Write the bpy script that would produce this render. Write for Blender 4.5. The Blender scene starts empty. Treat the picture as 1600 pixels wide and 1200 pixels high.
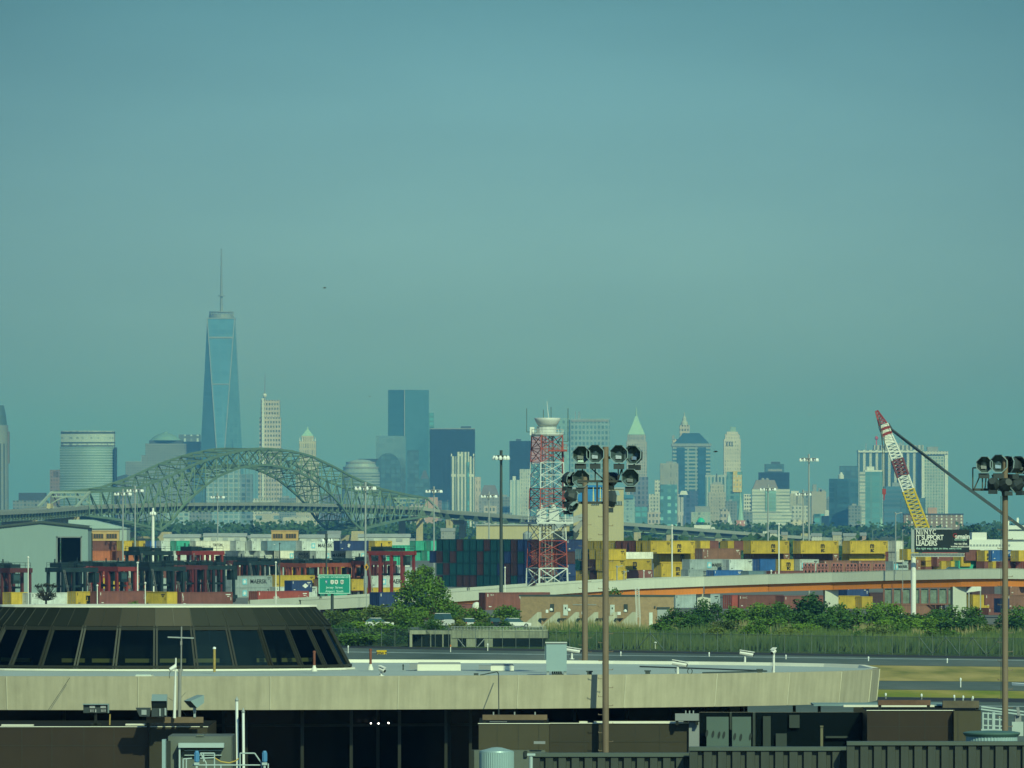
import bpy, math, random
from math import sin, cos, radians, pi
from mathutils import Vector, Matrix
random.seed(7)
SC = bpy.context.scene
C = SC.collection
# ---------------------------------------------------------------- camera frame
F = 11400.0      # focal length in photograph pixels (1600 wide)
Y0 = 812.0       # eye level in the photograph
H = 17.5         # eye height above the airfield, metres
def P(px, py, d):
    return Vector(((px - 800) * d / F, d, H + (Y0 - py) * d / F))
def X(px, d): return (px - 800) * d / F
def Z(py, d): return H + (Y0 - py) * d / F
def M(px, d): return px * d / F            # pixels -> metres at distance d

cam = bpy.data.cameras.new('camera')
cam.sensor_fit = 'HORIZONTAL'; cam.sensor_width = 36.0
cam.lens = 36.0 * F / 1600.0
cam.shift_y = (Y0 - 600.0) / 1600.0
cam.clip_start = 1.0; cam.clip_end = 90000.0
co = bpy.data.objects.new('camera', cam); C.objects.link(co)
co.location = (0, 0, H); co.rotation_euler = (radians(90), 0, 0)
SC.camera = co

# ---------------------------------------------------------------- materials
MATS = {}
def _new(name):
    m = bpy.data.materials.new(name); m.use_nodes = True
    nt = m.node_tree
    return m, nt, nt.nodes['Principled BSDF']
def mat(key, col, rough=0.7, metal=0.0, var=0.18, scale=0.6, emit=None, streak=0.0, spec=0.4, bump=0.0, objvar=0.0):
    """plain procedural surface: base colour broken up by noise, optional vertical rain streaks"""
    if key in MATS: return MATS[key]
    m, nt, b = _new(key)
    L = nt.links.new
    tc = nt.nodes.new('ShaderNodeTexCoord')
    nz = nt.nodes.new('ShaderNodeTexNoise'); nz.inputs['Scale'].default_value = scale; nz.inputs['Detail'].default_value = 6
    nz.inputs['Roughness'].default_value = 0.65
    L(tc.outputs['Object'], nz.inputs['Vector'])
    mr = nt.nodes.new('ShaderNodeMapRange'); mr.inputs[1].default_value = 0.25; mr.inputs[2].default_value = 0.75
    mr.inputs[3].default_value = 1 - var; mr.inputs[4].default_value = 1 + var
    L(nz.outputs['Fac'], mr.inputs[0])
    val = mr.outputs[0]
    if streak:
        mp = nt.nodes.new('ShaderNodeMapping'); mp.inputs['Scale'].default_value = (3.2, 3.2, 0.12)
        L(tc.outputs['Object'], mp.inputs['Vector'])
        n2 = nt.nodes.new('ShaderNodeTexNoise'); n2.inputs['Scale'].default_value = 1.3; n2.inputs['Detail'].default_value = 4
        L(mp.outputs[0], n2.inputs['Vector'])
        r2 = nt.nodes.new('ShaderNodeMapRange'); r2.inputs[1].default_value = 0.3; r2.inputs[2].default_value = 0.7
        r2.inputs[3].default_value = 1 - streak; r2.inputs[4].default_value = 1 + streak * 0.6
        L(n2.outputs['Fac'], r2.inputs[0])
        mm = nt.nodes.new('ShaderNodeMath'); mm.operation = 'MULTIPLY'
        L(val, mm.inputs[0]); L(r2.outputs[0], mm.inputs[1]); val = mm.outputs[0]
    if objvar:      # each object of the kind a little lighter or darker than the next
        oi = nt.nodes.new('ShaderNodeObjectInfo'); r3 = nt.nodes.new('ShaderNodeMapRange'); r3.inputs[3].default_value = 1 - objvar; r3.inputs[4].default_value = 1 + objvar
        L(oi.outputs['Random'], r3.inputs[0]); m3 = nt.nodes.new('ShaderNodeMath'); m3.operation = 'MULTIPLY'; L(val, m3.inputs[0]); L(r3.outputs[0], m3.inputs[1]); val = m3.outputs[0]
    vm = nt.nodes.new('ShaderNodeVectorMath'); vm.operation = 'SCALE'
    vm.inputs[0].default_value = col[:3]
    L(val, vm.inputs['Scale']); L(vm.outputs[0], b.inputs['Base Color'])
    b.inputs['Roughness'].default_value = rough; b.inputs['Metallic'].default_value = metal
    b.inputs['Specular IOR Level'].default_value = spec
    if bump:
        bp = nt.nodes.new('ShaderNodeBump'); bp.inputs['Strength'].default_value = bump
        L(nz.outputs['Fac'], bp.inputs['Height']); L(bp.outputs[0], b.inputs['Normal'])
    if emit:
        b.inputs['Emission Color'].default_value = (*col[:3], 1); b.inputs['Emission Strength'].default_value = emit
    MATS[key] = m
    return m

def facade(key, wall, win, bay=6.0, floor=6.0, fx=0.5, fz=0.5, rough=0.25, metal=0.0, rnd=0.5, wr=0.75, ox=0.0):
    """building front: wall colour with a grid of window bays laid out in metres on the building itself.
    fx / fz = share of a bay / storey that is window (1 = continuous strip)"""
    if key in MATS: return MATS[key]
    m, nt, b = _new(key)
    L = nt.links.new; N = nt.nodes.new
    tc = N('ShaderNodeTexCoord'); sp = N('ShaderNodeSeparateXYZ'); L(tc.outputs['Object'], sp.inputs[0])
    def mth(op, a, bb=None):
        n = N('ShaderNodeMath'); n.operation = op
        for i, v in enumerate((a, bb)):
            if v is None: continue
            if isinstance(v, (int, float)): n.inputs[i].default_value = v
            else: L(v, n.inputs[i])
        return n.outputs[0]
    u = mth('ADD', mth('MULTIPLY', mth('ADD', mth('ADD', sp.outputs[0], sp.outputs[1]), ox), 1.0 / bay), 500.0)
    v = mth('ADD', mth('MULTIPLY', sp.outputs[2], 1.0 / floor), 0.5)
    mu = mth('LESS_THAN', mth('FRACT', u), fx); mv = mth('LESS_THAN', mth('FRACT', v), fz)
    mask = mth('MULTIPLY', mu, mv)
    cv = N('ShaderNodeCombineXYZ'); L(mth('FLOOR', u), cv.inputs[0]); L(mth('FLOOR', v), cv.inputs[1])
    wn = N('ShaderNodeTexWhiteNoise'); wn.noise_dimensions = '3D'; L(cv.outputs[0], wn.inputs['Vector'])
    mr = N('ShaderNodeMapRange'); mr.inputs[3].default_value = 1 - rnd; mr.inputs[4].default_value = 1 + rnd
    L(wn.outputs['Value'], mr.inputs[0])
    sc = N('ShaderNodeVectorMath'); sc.operation = 'SCALE'; sc.inputs[0].default_value = win[:3]; L(mr.outputs[0], sc.inputs['Scale'])
    nz = N('ShaderNodeTexNoise'); nz.inputs['Scale'].default_value = 0.03; nz.inputs['Detail'].default_value = 5; L(tc.outputs['Object'], nz.inputs['Vector'])
    m2 = N('ShaderNodeMapRange'); m2.inputs[1].default_value = .3; m2.inputs[2].default_value = .7; m2.inputs[3].default_value = .82; m2.inputs[4].default_value = 1.15
    L(nz.outputs['Fac'], m2.inputs[0])
    s2 = N('ShaderNodeVectorMath'); s2.operation = 'SCALE'; s2.inputs[0].default_value = wall[:3]; L(m2.outputs[0], s2.inputs['Scale'])
    mx = N('ShaderNodeMix'); mx.data_type = 'RGBA'
    L(mask, mx.inputs['Factor']); L(s2.outputs[0], mx.inputs['A']); L(sc.outputs[0], mx.inputs['B'])
    L(mx.outputs['Result'], b.inputs['Base Color'])
    rr = N('ShaderNodeMapRange'); rr.inputs[3].default_value = wr; rr.inputs[4].default_value = rough
    L(mask, rr.inputs[0]); L(rr.outputs[0], b.inputs['Roughness'])
    b.inputs['Metallic'].default_value = metal
    MATS[key] = m
    return m

# ---------------------------------------------------------------- mesh builder
BASE = {}      # world position an object's local frame starts at (parts are unrotated under their thing)
class MB:
    def __init__(s): s.v = []; s.f = []; s.smooth = False
    def add(s, vs, fs):
        o = len(s.v); s.v += [tuple(v) for v in vs]; s.f += [tuple(i + o for i in f) for f in fs]; return s
    def box(s, c, sz, rz=0.0):
        hx, hy, hz = sz[0] / 2, sz[1] / 2, sz[2] / 2; cr, sr = cos(rz), sin(rz); vs = []
        for z in (-hz, hz):
            for x, y in ((-hx, -hy), (hx, -hy), (hx, hy), (-hx, hy)):
                vs.append((c[0] + x * cr - y * sr, c[1] + x * sr + y * cr, c[2] + z))
        return s.add(vs, [(3, 2, 1, 0), (4, 5, 6, 7), (0, 1, 5, 4), (1, 2, 6, 5), (2, 3, 7, 6), (3, 0, 4, 7)])
    def box2(s, a, b):   # min corner, max corner
        return s.box([(a[i] + b[i]) / 2 for i in range(3)], [abs(b[i] - a[i]) for i in range(3)])
    def bar(s, p, q, w, h=None, n=4, w2=None):
        p = Vector(p); q = Vector(q); d = q - p
        if d.length < 1e-6: return s
        d.normalize(); h = w if h is None else h
        up = Vector((0, 0, 1)) if abs(d.z) < 0.95 else Vector((0, 1, 0))
        a = d.cross(up).normalized(); b = a.cross(d).normalized()
        k = 1.0 if w2 is None else w2 / w
        vs = []; off = pi / 4 if n == 4 else 0; r = 0.7071 if n == 4 else 0.5
        for e, kk in ((p, 1.0), (q, k)):
            for i in range(n):
                t = off + 2 * pi * i / n
                vs.append(e + a * (cos(t) * w * r * kk) + b * (sin(t) * h * r * kk))
        fs = [(i, (i + 1) % n, n + (i + 1) % n, n + i) for i in range(n)]
        fs += [tuple(range(n - 1, -1, -1)), tuple(range(n, 2 * n))]
        return s.add(vs, fs)
    def tube(s, pts, r, n=8, r2=None):
        r2 = r if r2 is None else r2; k = len(pts) - 1
        for i in range(k):
            ra = r + (r2 - r) * i / k; rb = r + (r2 - r) * (i + 1) / k
            s.bar(pts[i], pts[i + 1], 2 * ra, n=n, w2=2 * rb)
        return s
    def prism(s, poly, z0, z1, poly2=None):   # poly: (x,y) counter-clockwise; poly2 at the top if tapered
        n = len(poly); t = poly2 or poly
        zt = z1 if isinstance(z1, (list, tuple)) else [z1] * n
        vs = [(x, y, z0) for x, y in poly] + [(t[i][0], t[i][1], zt[i]) for i in range(n)]
        return s.add(vs, [(i, (i + 1) % n, n + (i + 1) % n, n + i) for i in range(n)] + [tuple(range(n - 1, -1, -1)), tuple(range(n, 2 * n))])
    def lathe(s, c, prof, n=24, sx=1.0, sy=1.0, cap=True, a0=0.0, a1=2 * pi):
        full = abs(a1 - a0 - 2 * pi) < 1e-6; k = n if full else n + 1; vs = []; fs = []
        for r, z in prof:
            for i in range(k):
                t = a0 + (a1 - a0) * i / n
                vs.append((c[0] + r * cos(t) * sx, c[1] + r * sin(t) * sy, c[2] + z))
        for j in range(len(prof) - 1):
            for i in range(n):
                i2 = (i + 1) % k
                fs.append((j * k + i, j * k + i2, (j + 1) * k + i2, (j + 1) * k + i))
        if cap and full:
            fs.append(tuple(range(k - 1, -1, -1))); fs.append(tuple(range((len(prof) - 1) * k, len(prof) * k)))
        return s.add(vs, fs)
    def build(s, name, m, parent=None, at=None, local=False, smooth=False):
        me = bpy.data.meshes.new(name)
        base = Vector((0, 0, 0))
        if not local:
            if parent is not None: base = BASE[parent.name]
            elif at is not None: base = Vector(at)
        me.from_pydata([(v[0] - base.x, v[1] - base.y, v[2] - base.z) for v in s.v], [], s.f)
        me.update()
        o = bpy.data.objects.new(name, me); C.objects.link(o)
        ms = m if isinstance(m, (list, tuple)) else [m]
        for x in ms: me.materials.append(x)
        if smooth: me.shade_smooth()
        if parent is not None: o.parent = parent
        else: o.location = base
        BASE[o.name] = base
        return o
def tag(o, label=None, cat=None, group=None, kind=None):
    if label: o['label'] = label
    if cat: o['category'] = cat
    if group: o['group'] = group
    if kind: o['kind'] = kind
    return o
def thing(name, label, cat, loc=(0, 0, 0), rz=0.0, group=None):
    o = bpy.data.objects.new(name, None); C.objects.link(o); o.empty_display_size = 0.2
    o.location = loc; o.rotation_euler = (0, 0, rz); BASE[o.name] = Vector(loc)
    return tag(o, label, cat, group)
KIDS = {}
def kids(o): return o.children
def dup(root, loc, rz=0.0, label=None, group=None, scale=None, cat=None):
    def cp(o, par):
        c = o.copy(); C.objects.link(c); c.parent = par
        for ch in list(o.children): cp(ch, c)
        return c
    r = cp(root, None); r.location = loc; r.rotation_euler = (0, 0, rz)
    if scale: r.scale = scale if isinstance(scale, (tuple, list)) else (scale,) * 3
    if label: r['label'] = label
    if group: r['group'] = group
    BASE[r.name] = Vector(loc)
    return r
def text(s, size, m, parent, loc, rot=(pi / 2, 0, 0), name='lettering', bold=0.0, align='CENTER', sx=1.0, spacing=1.0, line=1.0):
    cu = bpy.data.curves.new(name, 'FONT'); cu.body = s; cu.size = size; cu.align_x = align; cu.align_y = 'CENTER'
    cu.offset = bold; cu.space_character = spacing; cu.space_line = line
    cu.resolution_u = 3; cu.extrude = 0.004
    cu.materials.append(m)
    o = bpy.data.objects.new(name, cu); C.objects.link(o)
    o.parent = parent; o.location = loc; o.rotation_euler = rot; o.scale = (sx, 1, 1)
    return o

# ---------------------------------------------------------------- light, sky, air
SUN_AZ = radians(23)      # to the right of straight behind the camera
SUN_EL = radians(36)
sd = Vector((sin(SUN_AZ) * cos(SUN_EL), -cos(SUN_AZ) * cos(SUN_EL), sin(SUN_EL)))
su = bpy.data.lights.new('sun', 'SUN'); su.energy = 3.55; su.angle = radians(0.53); su.color = (0.84, 1.0, 0.60)
so = bpy.data.objects.new('sun', su); C.objects.link(so)
so.rotation_euler = sd.to_track_quat('Z', 'Y').to_euler()
w = bpy.data.worlds.new('World'); SC.world = w; w.use_nodes = True
nt = w.node_tree; bg = nt.nodes['Background']
sk = nt.nodes.new('ShaderNodeTexSky'); sk.sky_type = 'NISHITA'; sk.sun_disc = False
sk.sun_elevation = SUN_EL; sk.sun_rotation = math.atan2(sd.x, sd.y)
sk.air_density = 1.0; sk.dust_density = 2.0; sk.ozone_density = 1.0
tc = nt.nodes.new('ShaderNodeTexCoord'); sp = nt.nodes.new('ShaderNodeSeparateXYZ'); nt.links.new(tc.outputs['Generated'], sp.inputs[0])
rp = nt.nodes.new('ShaderNodeValToRGB'); rp.color_ramp.elements[0].position = 0.0; rp.color_ramp.elements[0].color = (1.52, 2.45, 3.6, 1)
rp.color_ramp.elements[1].position = 0.075; rp.color_ramp.elements[1].color = (0.50, 1.02, 1.30, 1)
e3 = rp.color_ramp.elements.new(0.2); e3.color = (0.42, 1.15, 1.85, 1)
nt.links.new(sp.outputs[2], rp.inputs[0])
mp = nt.nodes.new('ShaderNodeMapping'); mp.inputs['Scale'].default_value = (7, 7, 26); nt.links.new(tc.outputs['Generated'], mp.inputs[0])
cn = nt.nodes.new('ShaderNodeTexNoise'); cn.inputs['Scale'].default_value = 2.2; cn.inputs['Detail'].default_value = 5; nt.links.new(mp.outputs[0], cn.inputs['Vector'])
cr = nt.nodes.new('ShaderNodeMapRange'); cr.inputs[1].default_value = .35; cr.inputs[2].default_value = .7; cr.inputs[3].default_value = .94; cr.inputs[4].default_value = 1.05
nt.links.new(cn.outputs['Fac'], cr.inputs[0])
# lens vignette put into the sky: brightness falls off away from the view direction
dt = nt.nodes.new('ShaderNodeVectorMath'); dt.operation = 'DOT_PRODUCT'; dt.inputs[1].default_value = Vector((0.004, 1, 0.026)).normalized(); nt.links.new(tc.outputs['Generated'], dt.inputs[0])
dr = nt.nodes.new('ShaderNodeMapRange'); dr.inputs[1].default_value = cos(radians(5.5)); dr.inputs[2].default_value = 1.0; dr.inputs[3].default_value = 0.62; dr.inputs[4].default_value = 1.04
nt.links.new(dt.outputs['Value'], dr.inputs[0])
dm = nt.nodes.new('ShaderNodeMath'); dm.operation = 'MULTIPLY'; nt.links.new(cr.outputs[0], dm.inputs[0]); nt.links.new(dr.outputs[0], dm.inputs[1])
mx = nt.nodes.new('ShaderNodeMix'); mx.data_type = 'RGBA'; mx.blend_type = 'MULTIPLY'; mx.inputs['Factor'].default_value = 1
nt.links.new(sk.outputs[0], mx.inputs['A']); nt.links.new(rp.outputs[0], mx.inputs['B'])
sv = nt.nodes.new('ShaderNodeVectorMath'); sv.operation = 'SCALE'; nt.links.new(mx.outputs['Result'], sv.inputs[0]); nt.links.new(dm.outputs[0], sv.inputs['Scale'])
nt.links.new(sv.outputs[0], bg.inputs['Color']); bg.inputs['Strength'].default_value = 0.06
SC.view_settings.view_transform = 'Standard'; SC.view_settings.look = 'None'; SC.view_settings.exposure = 0.0; SC.view_settings.gamma = 1.0
try:
    SC.cycles.use_denoising = True; SC.cycles.denoiser = 'OPENIMAGEDENOISE'
except Exception: pass
SC.cycles.max_bounces = 6; SC.cycles.diffuse_bounces = 2; SC.cycles.glossy_bounces = 3; SC.cycles.transmission_bounces = 4
SC.cycles.volume_bounces = 0; SC.cycles.transparent_max_bounces = 8

hm = bpy.data.materials.new('haze_air'); hm.use_nodes = True; n2 = hm.node_tree
n2.nodes.clear(); ou = n2.nodes.new('ShaderNodeOutputMaterial'); pv = n2.nodes.new('ShaderNodeVolumePrincipled')
pv.inputs['Color'].default_value = (0.14, 0.46, 1.0, 1); pv.inputs['Absorption Color'].default_value = (0.55, 1, 1, 1); pv.inputs['Density'].default_value = 6.2e-5
n2.links.new(pv.outputs[0], ou.inputs['Volume'])
hz = MB().box2((-9000, -400, -2), (9000, 42000, 580)).build('haze', hm)
tag(hz, 'thin blue green summer haze filling the air over the harbour', None, kind='stuff')
# ================================================================ ground
def grass_mat(key, cols, s1, s2):
    if key in MATS: return MATS[key]
    m, nt, b = _new(key); L = nt.links.new; N = nt.nodes.new
    tc = N('ShaderNodeTexCoord'); a = N('ShaderNodeTexNoise'); a.inputs['Scale'].default_value = s1; a.inputs['Detail'].default_value = 8
    mp = N('ShaderNodeMapping'); mp.inputs['Scale'].default_value = (1, .14, 1); L(tc.outputs['Object'], mp.inputs[0])
    L(mp.outputs[0], a.inputs['Vector']); r = N('ShaderNodeValToRGB')
    r.color_ramp.elements[0].position = .32; r.color_ramp.elements[0].color = (*cols[0], 1)
    r.color_ramp.elements[1].position = .7; r.color_ramp.elements[1].color = (*cols[-1], 1)
    for i, c in enumerate(cols[1:-1]):
        e = r.color_ramp.elements.new(.32 + .38 * (i + 1) / (len(cols) - 1)); e.color = (*c, 1)
    L(a.outputs['Fac'], r.inputs[0])
    c2 = N('ShaderNodeTexNoise'); c2.inputs['Scale'].default_value = s2; c2.inputs['Detail'].default_value = 4; L(tc.outputs['Object'], c2.inputs['Vector'])
    mr = N('ShaderNodeMapRange'); mr.inputs[3].default_value = .6; mr.inputs[4].default_value = 1.4; L(c2.outputs['Fac'], mr.inputs[0])
    sv = N('ShaderNodeVectorMath'); sv.operation = 'SCALE'; L(r.outputs[0], sv.inputs[0]); L(mr.outputs[0], sv.inputs['Scale']); L(sv.outputs[0], b.inputs['Base Color'])
    b.inputs['Roughness'].default_value = .95; b.inputs['Specular IOR Level'].default_value = .1
    MATS[key] = m; return m
def sheet(name, pts, z, m, kind='structure', label=None):
    o = MB().add([(x, y, z) for x, y in pts], [tuple(range(len(pts)))]).build(name, m)
    return tag(o, label, None, kind=kind)
m_ground = grass_mat('ground_soil', [(.05, .07, .03), (.10, .11, .06), (.17, .16, .10)], .02, .3)
sheet('ground', [(-9000, 60), (9000, 60), (9000, 41900), (-9000, 41900)], 0, m_ground)
# ================================================================ far skyline
G_SKY = 'towers of the far skyline'
def rect(x0, x1, d, depth):       # axis-aligned footprint whose front face spans px x0..x1
    return [(X(x0, d), d), (X(x1, d), d), (X(x1, d), d + depth), (X(x0, d), d + depth)]
def corner(x0, xc, x1, d, t=0.5): # footprint turned so that two fronts show: x0..xc and xc..x1
    a = (X(x0, d), d + M(xc - x0, d) * t); b = (X(xc, d), d); c = (X(x1, d), d + M(x1 - xc, d) * t)
    return [a, b, c, (a[0] + c[0] - b[0], a[1] + c[1] - b[1])]
def centre(poly):
    return (sum(p[0] for p in poly) / len(poly), sum(p[1] for p in poly) / len(poly))
def inset(poly, k):
    c = centre(poly); return [(c[0] + (x - c[0]) * k, c[1] + (y - c[1]) * k) for x, y in poly]
def tower(name, label, cat, poly, ytop, m, d, parts=True, ybase=None):
    c = centre(poly); t = thing(name, label, cat, (c[0], c[1], 0), 0, G_SKY)
    z0 = 0 if ybase is None else Z(ybase, d)
    MB().prism(poly, z0, Z(ytop, d)).build('wall', m, t)
    return t
def add_box(t, nm, x0, x1, y0, y1, d, depth, m, dd=0.0):   # a block on / in a tower, px extents, y0 above y1
    MB().box2((X(x0, d), d + dd, Z(y1, d)), (X(x1, d), d + dd + depth, Z(y0, d))).build(nm, m, t)
# wall palette (real base colours)
c_stone = (.50, .44, .36); c_white = (.72, .70, .62); c_grey = (.34, .36, .36); c_glass = (.06, .12, .16); c_dark = (.020, .035, .055)
f_beige = facade('f_beige', (.46, .41, .37), (.09, .10, .11), 5.2, 8.5, .5, .5)
f_white = facade('f_white', (.52, .52, .48), (.16, .18, .19), 5, 6, .45, .5)
f_stripe = facade('f_stripe', (.62, .64, .58), (.05, .08, .10), 13, 400, .55, .97)
f_grid = facade('f_grid', (.55, .58, .55), (.10, .15, .18), 9, 9, .66, .6)
f_band = facade('f_band', (.60, .62, .57), (.06, .10, .12), 400, 8, 1, .45)
f_glassA = facade('f_glassA', (.05, .10, .14), (.07, .14, .19), 9, 8, .8, .8, rough=.25, wr=.3, rnd=.25)
f_glassT = facade('f_glassT', (.10, .22, .24), (.08, .24, .28), 10, 9, .8, .7, rough=.2, wr=.3, rnd=.7)
f_dark = facade('f_dark', (.004, .018, .045), (.003, .014, .036), 8, 8, .6, .6, rough=.35, wr=.5, rnd=.4)
f_wfc = facade('f_wfc', (.20, .23, .24), (.09, .13, .16), 4.5, 4.6, .55, .55)
f_brown = facade('f_brown', (.20, .16, .17), (.12, .11, .12), 4, 5, .5, .5)
f_slate = facade('f_slate', (.16, .17, .22), (.07, .09, .13), 7, 8, .5, .6)
m_copper = mat('copper_roof', (.30, .50, .43), .6, var=.12, scale=.05)
m_roofd = mat('roof_dark', (.05, .07, .10), .5, var=.15, scale=.05)
m_mech = mat('mech_grey', (.25, .27, .28), .7, var=.2, scale=.1)
m_steel = mat('far_steel', (.30, .34, .36), .4, metal=.3, var=.1, scale=.1)
m_whitef = mat('white_far', (.60, .62, .60), .6, var=.06, scale=.05)
m_brickr = mat('brick_red_far', (.40, .20, .16), .8, var=.2, scale=.05)
m_yel = mat('scaffold_yellow', (.62, .47, .14), .7, var=.3, scale=.2)

# --- the tallest: chamfered glass tower with a mast
d = 14000.
cx = 344.5
t = thing('glass_tower', 'tallest tapering blue glass tower with chamfered facets and a tall mast', 'skyscraper', (X(cx, d), d + 30, 0), 0, G_SKY)
hb = M(37, d); ht = M(21.3, d); zb = Z(790, d); zt = Z(497, d); cyy = d + 44
ax = X(cx, d)
B = [(ax, cyy - hb), (ax + hb, cyy), (ax, cyy + hb), (ax - hb, cyy)]            # base corners (turned 45 degrees)
T = [(ax - ht, cyy - ht), (ax + ht, cyy - ht), (ax + ht, cyy + ht), (ax - ht, cyy + ht)]
m_g1 = facade('f_onewtc', (.18, .38, .52), (.15, .35, .50), 16, 10, .8, .8, rough=.14, wr=.2, rnd=.1, metal=.45)
mb = MB().prism(B, 0, zb)
vs = [(x, y, zb) for x, y in B] + [(x, y, zt) for x, y in T]
mb.add(vs, [(0, 5, 4), (0, 1, 5), (1, 6, 5), (1, 2, 6), (2, 7, 6), (2, 3, 7), (3, 4, 7), (3, 0, 4), (4, 5, 6, 7)])
mb.build('wall', m_g1, t)
eb = MB()
for p, q in ((0, 4), (0, 5)): eb.bar(vs[p], vs[q], 1.7)
for p, q in ((4, 5), (5, 6), (6, 7), (7, 4)): eb.bar(vs[p], vs[q], 2.2)
eb.build('edge_trim', m_steel, t)
MB().lathe((ax, cyy, zt), [(ht * .93, 0), (ht * .93, 5), (ht * .85, 5.5), (ht * .85, 9)], 24).build('roof_ring', m_steel, t)
rr = MB()
for i in range(20):
    a = 2 * pi * i / 20
    rr.bar((ax + ht * .88 * cos(a), cyy + ht * .88 * sin(a), zt + 5), (ax + ht * .88 * cos(a), cyy + ht * .88 * sin(a), zt + 13), 1.2)
rr.lathe((ax, cyy, zt + 12), [(ht * .9, 0), (ht * .9, 1.6)], 24)
rr.build('parapet_frame', m_steel, t)
ms = MB(); zr = Z(488, d); zm = Z(388, d)
for k in range(7):
    za = zr + (zm - zr) * k / 7; zb2 = zr + (zm - zr) * (k + 1) / 7
    ms.bar((ax, cyy, za), (ax, cyy, zb2), 5.6 - k * .55, n=8)
    ms.lathe((ax, cyy, zb2 - 1), [(3.4 - k * .3, 0), (3.4 - k * .3, 1.6)], 8)
ms.lathe((ax, cyy, Z(462, d)), [(6.5, 0), (6.5, 2)], 10)
ms.build('mast', m_steel, t)
for yy, k in ((527, 1), (600, .6)):
    f = (Z(yy, d) - Z(790, d)) / (zt - Z(790, d)); half = ht * f
    yf = cyy - hb + (hb - ht) * f
    MB().box((ax, yf - .3, Z(yy, d)), (2 * half - 2, 1.0, 3.2 * k)).build('mechanical_band', m_steel, t)

# --- left of the tallest
d = 9800.
t = thing('apartment_tower', 'pale rounded tower with dark sloping top, cut by the edge of the view', 'skyscraper', (X(-12, d), d + 25, 0), 0, G_SKY)
MB().lathe((X(-12, d), d + 25, 0), [(M(24, d), 0), (M(23, d), Z(664, d))], 28).build('wall', facade('f_left', (.20, .24, .24), (.12, .16, .17), 9, 300, .4, .9), t)
MB().lathe((X(-12, d), d + 25, Z(664, d)), [(M(21, d), 0), (M(19.5, d), M(14, d)), (M(16, d), M(31, d))], 28).build('roof', mat('roof_slate_green', (.07, .13, .15), .5, scale=.05), t)
MB().box2((X(10.6, d), d + 20, Z(724, d)), (X(12.8, d), d + 30, Z(674, d))).build('hoist', mat('hoist', (.16, .13, .13), .8), t)
t = tower('office_block', 'low grey block with a dark upper floor left of the brown slab', 'building', rect(20, 74, 9000, 30), 782, f_wfc, 9000)
MB().prism(inset(rect(29, 71, 9000, 24), 1), Z(782, 9000), Z(770, 9000)).build('upper_floor', m_roofd, t)
t = tower('slab_tower', 'narrow brown slab tower with slotted top beside the round glass tower', 'building', rect(78, 93.5, 10400, 20), 734, f_brown, 10400)
mbx = MB()
for x in (84, 87, 90): mbx.box2((X(x, 10400), 10399.2, Z(745, 10400)), (X(x + 1.3, 10400), 10399.9, Z(736, 10400)))
mbx.build('slot', m_roofd, t)
# round fronted glass tower
d = 10200.
t = thing('round_glass_tower', 'wide glass tower with bowed banded front and recessed crown', 'skyscraper', (X(136, d), d + 30, 0), 0, G_SKY)
f_gs = facade('f_goldman', (.34, .46, .45), (.24, .37, .38), 400, 3.6, 1, .55, rough=.2, wr=.35, rnd=.15, metal=.35)
w2 = M(43.5, d); r2 = w2 * 1.12
def bow(cxp, half, yb, bulge):
    n = 16; c0 = X(cxp, d); pts = []
    for i in range(n + 1):
        u = -1 + 2 * i / n; pts.append((c0 + u * half, yb - bulge * (1 - u * u)))
    return pts + [(c0 + half, yb + 34), (c0 - half, yb + 34)]
MB().prism(bow(136, w2, d + 14, 15), 0, Z(698, d)).build('wall', f_gs, t)
MB().prism(bow(135.5, w2 * .955, d + 15, 14), Z(698, d), Z(673, d)).build('crown', facade('f_gcrown', (.40, .48, .46), (.30, .38, .38), 6, 9, .4, .3, rough=.3), t)
kb = MB()
for yy in (691.5, 696.5): kb.prism(bow(135.5, w2 * .957, d + 14.6, 14.2), Z(yy + .9, d), Z(yy - .9, d))
kb.prism(bow(135.5, w2 * .958, d + 14.5, 14.4), Z(677, d), Z(674.5, d))
kb.build('louvre_band', m_roofd, t)
MB().prism(rect(178, 181.5, d + 6, 26), 0, Z(699, d)).build('side_fin', f_dark, t)
d = 12000.
t = tower('stepped_block', 'dark sloping roofed block partly hidden behind the arch bridge', 'building', rect(160, 200, d, 30), 752, f_slate, d)
MB().prism(rect(160, 200, d, 30), Z(752, d), Z(752, d), None).build('cornice', m_roofd, t)
MB().prism(rect(160, 200, d, 30), Z(752, d), [Z(750, d), Z(741, d), Z(741, d), Z(750, d)], inset(rect(166, 197, d, 26), 1)).build('roof', m_roofd, t)
# domed granite group
d = 13600.
t = tower('domed_granite_tower', 'stepped grey granite tower with a pale green dome', 'skyscraper', rect(227, 290, d, 50), 693, f_wfc, d)
add_box(t, 'lower_wing', 196, 222, 721, 826, d - 8, 40, f_wfc); add_box(t, 'middle_wing', 221, 230, 711, 826, d - 4, 40, f_wfc)
add_box(t, 'roof_step', 233, 285, 688, 693, d + 5, 40, m_roofd)
MB().lathe((X(258, d), d + 25, Z(688, d)), [(M(25, d), 0), (M(19, d), M(5.5, d)), (M(12, d), M(9.5, d)), (M(5, d), M(11.5, d)), (M(4.5, d), M(12.4, d)), (M(.4, d), M(14.5, d))], 28).build('dome', mat('dome_green', (.17, .30, .29), .6, var=.1, scale=.04), t)
t = tower('framed_tower', 'dark framed tower immediately left of the tallest glass tower', 'skyscraper', rect(281, 313, d + 150, 45), 690, f_dark, d + 150)
add_box(t, 'open_crown', 279, 312, 679, 690, d + 148, 40, facade('f_fr', (.10, .14, .18), (.34, .42, .44), 12, 14, .3, .7))
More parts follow.
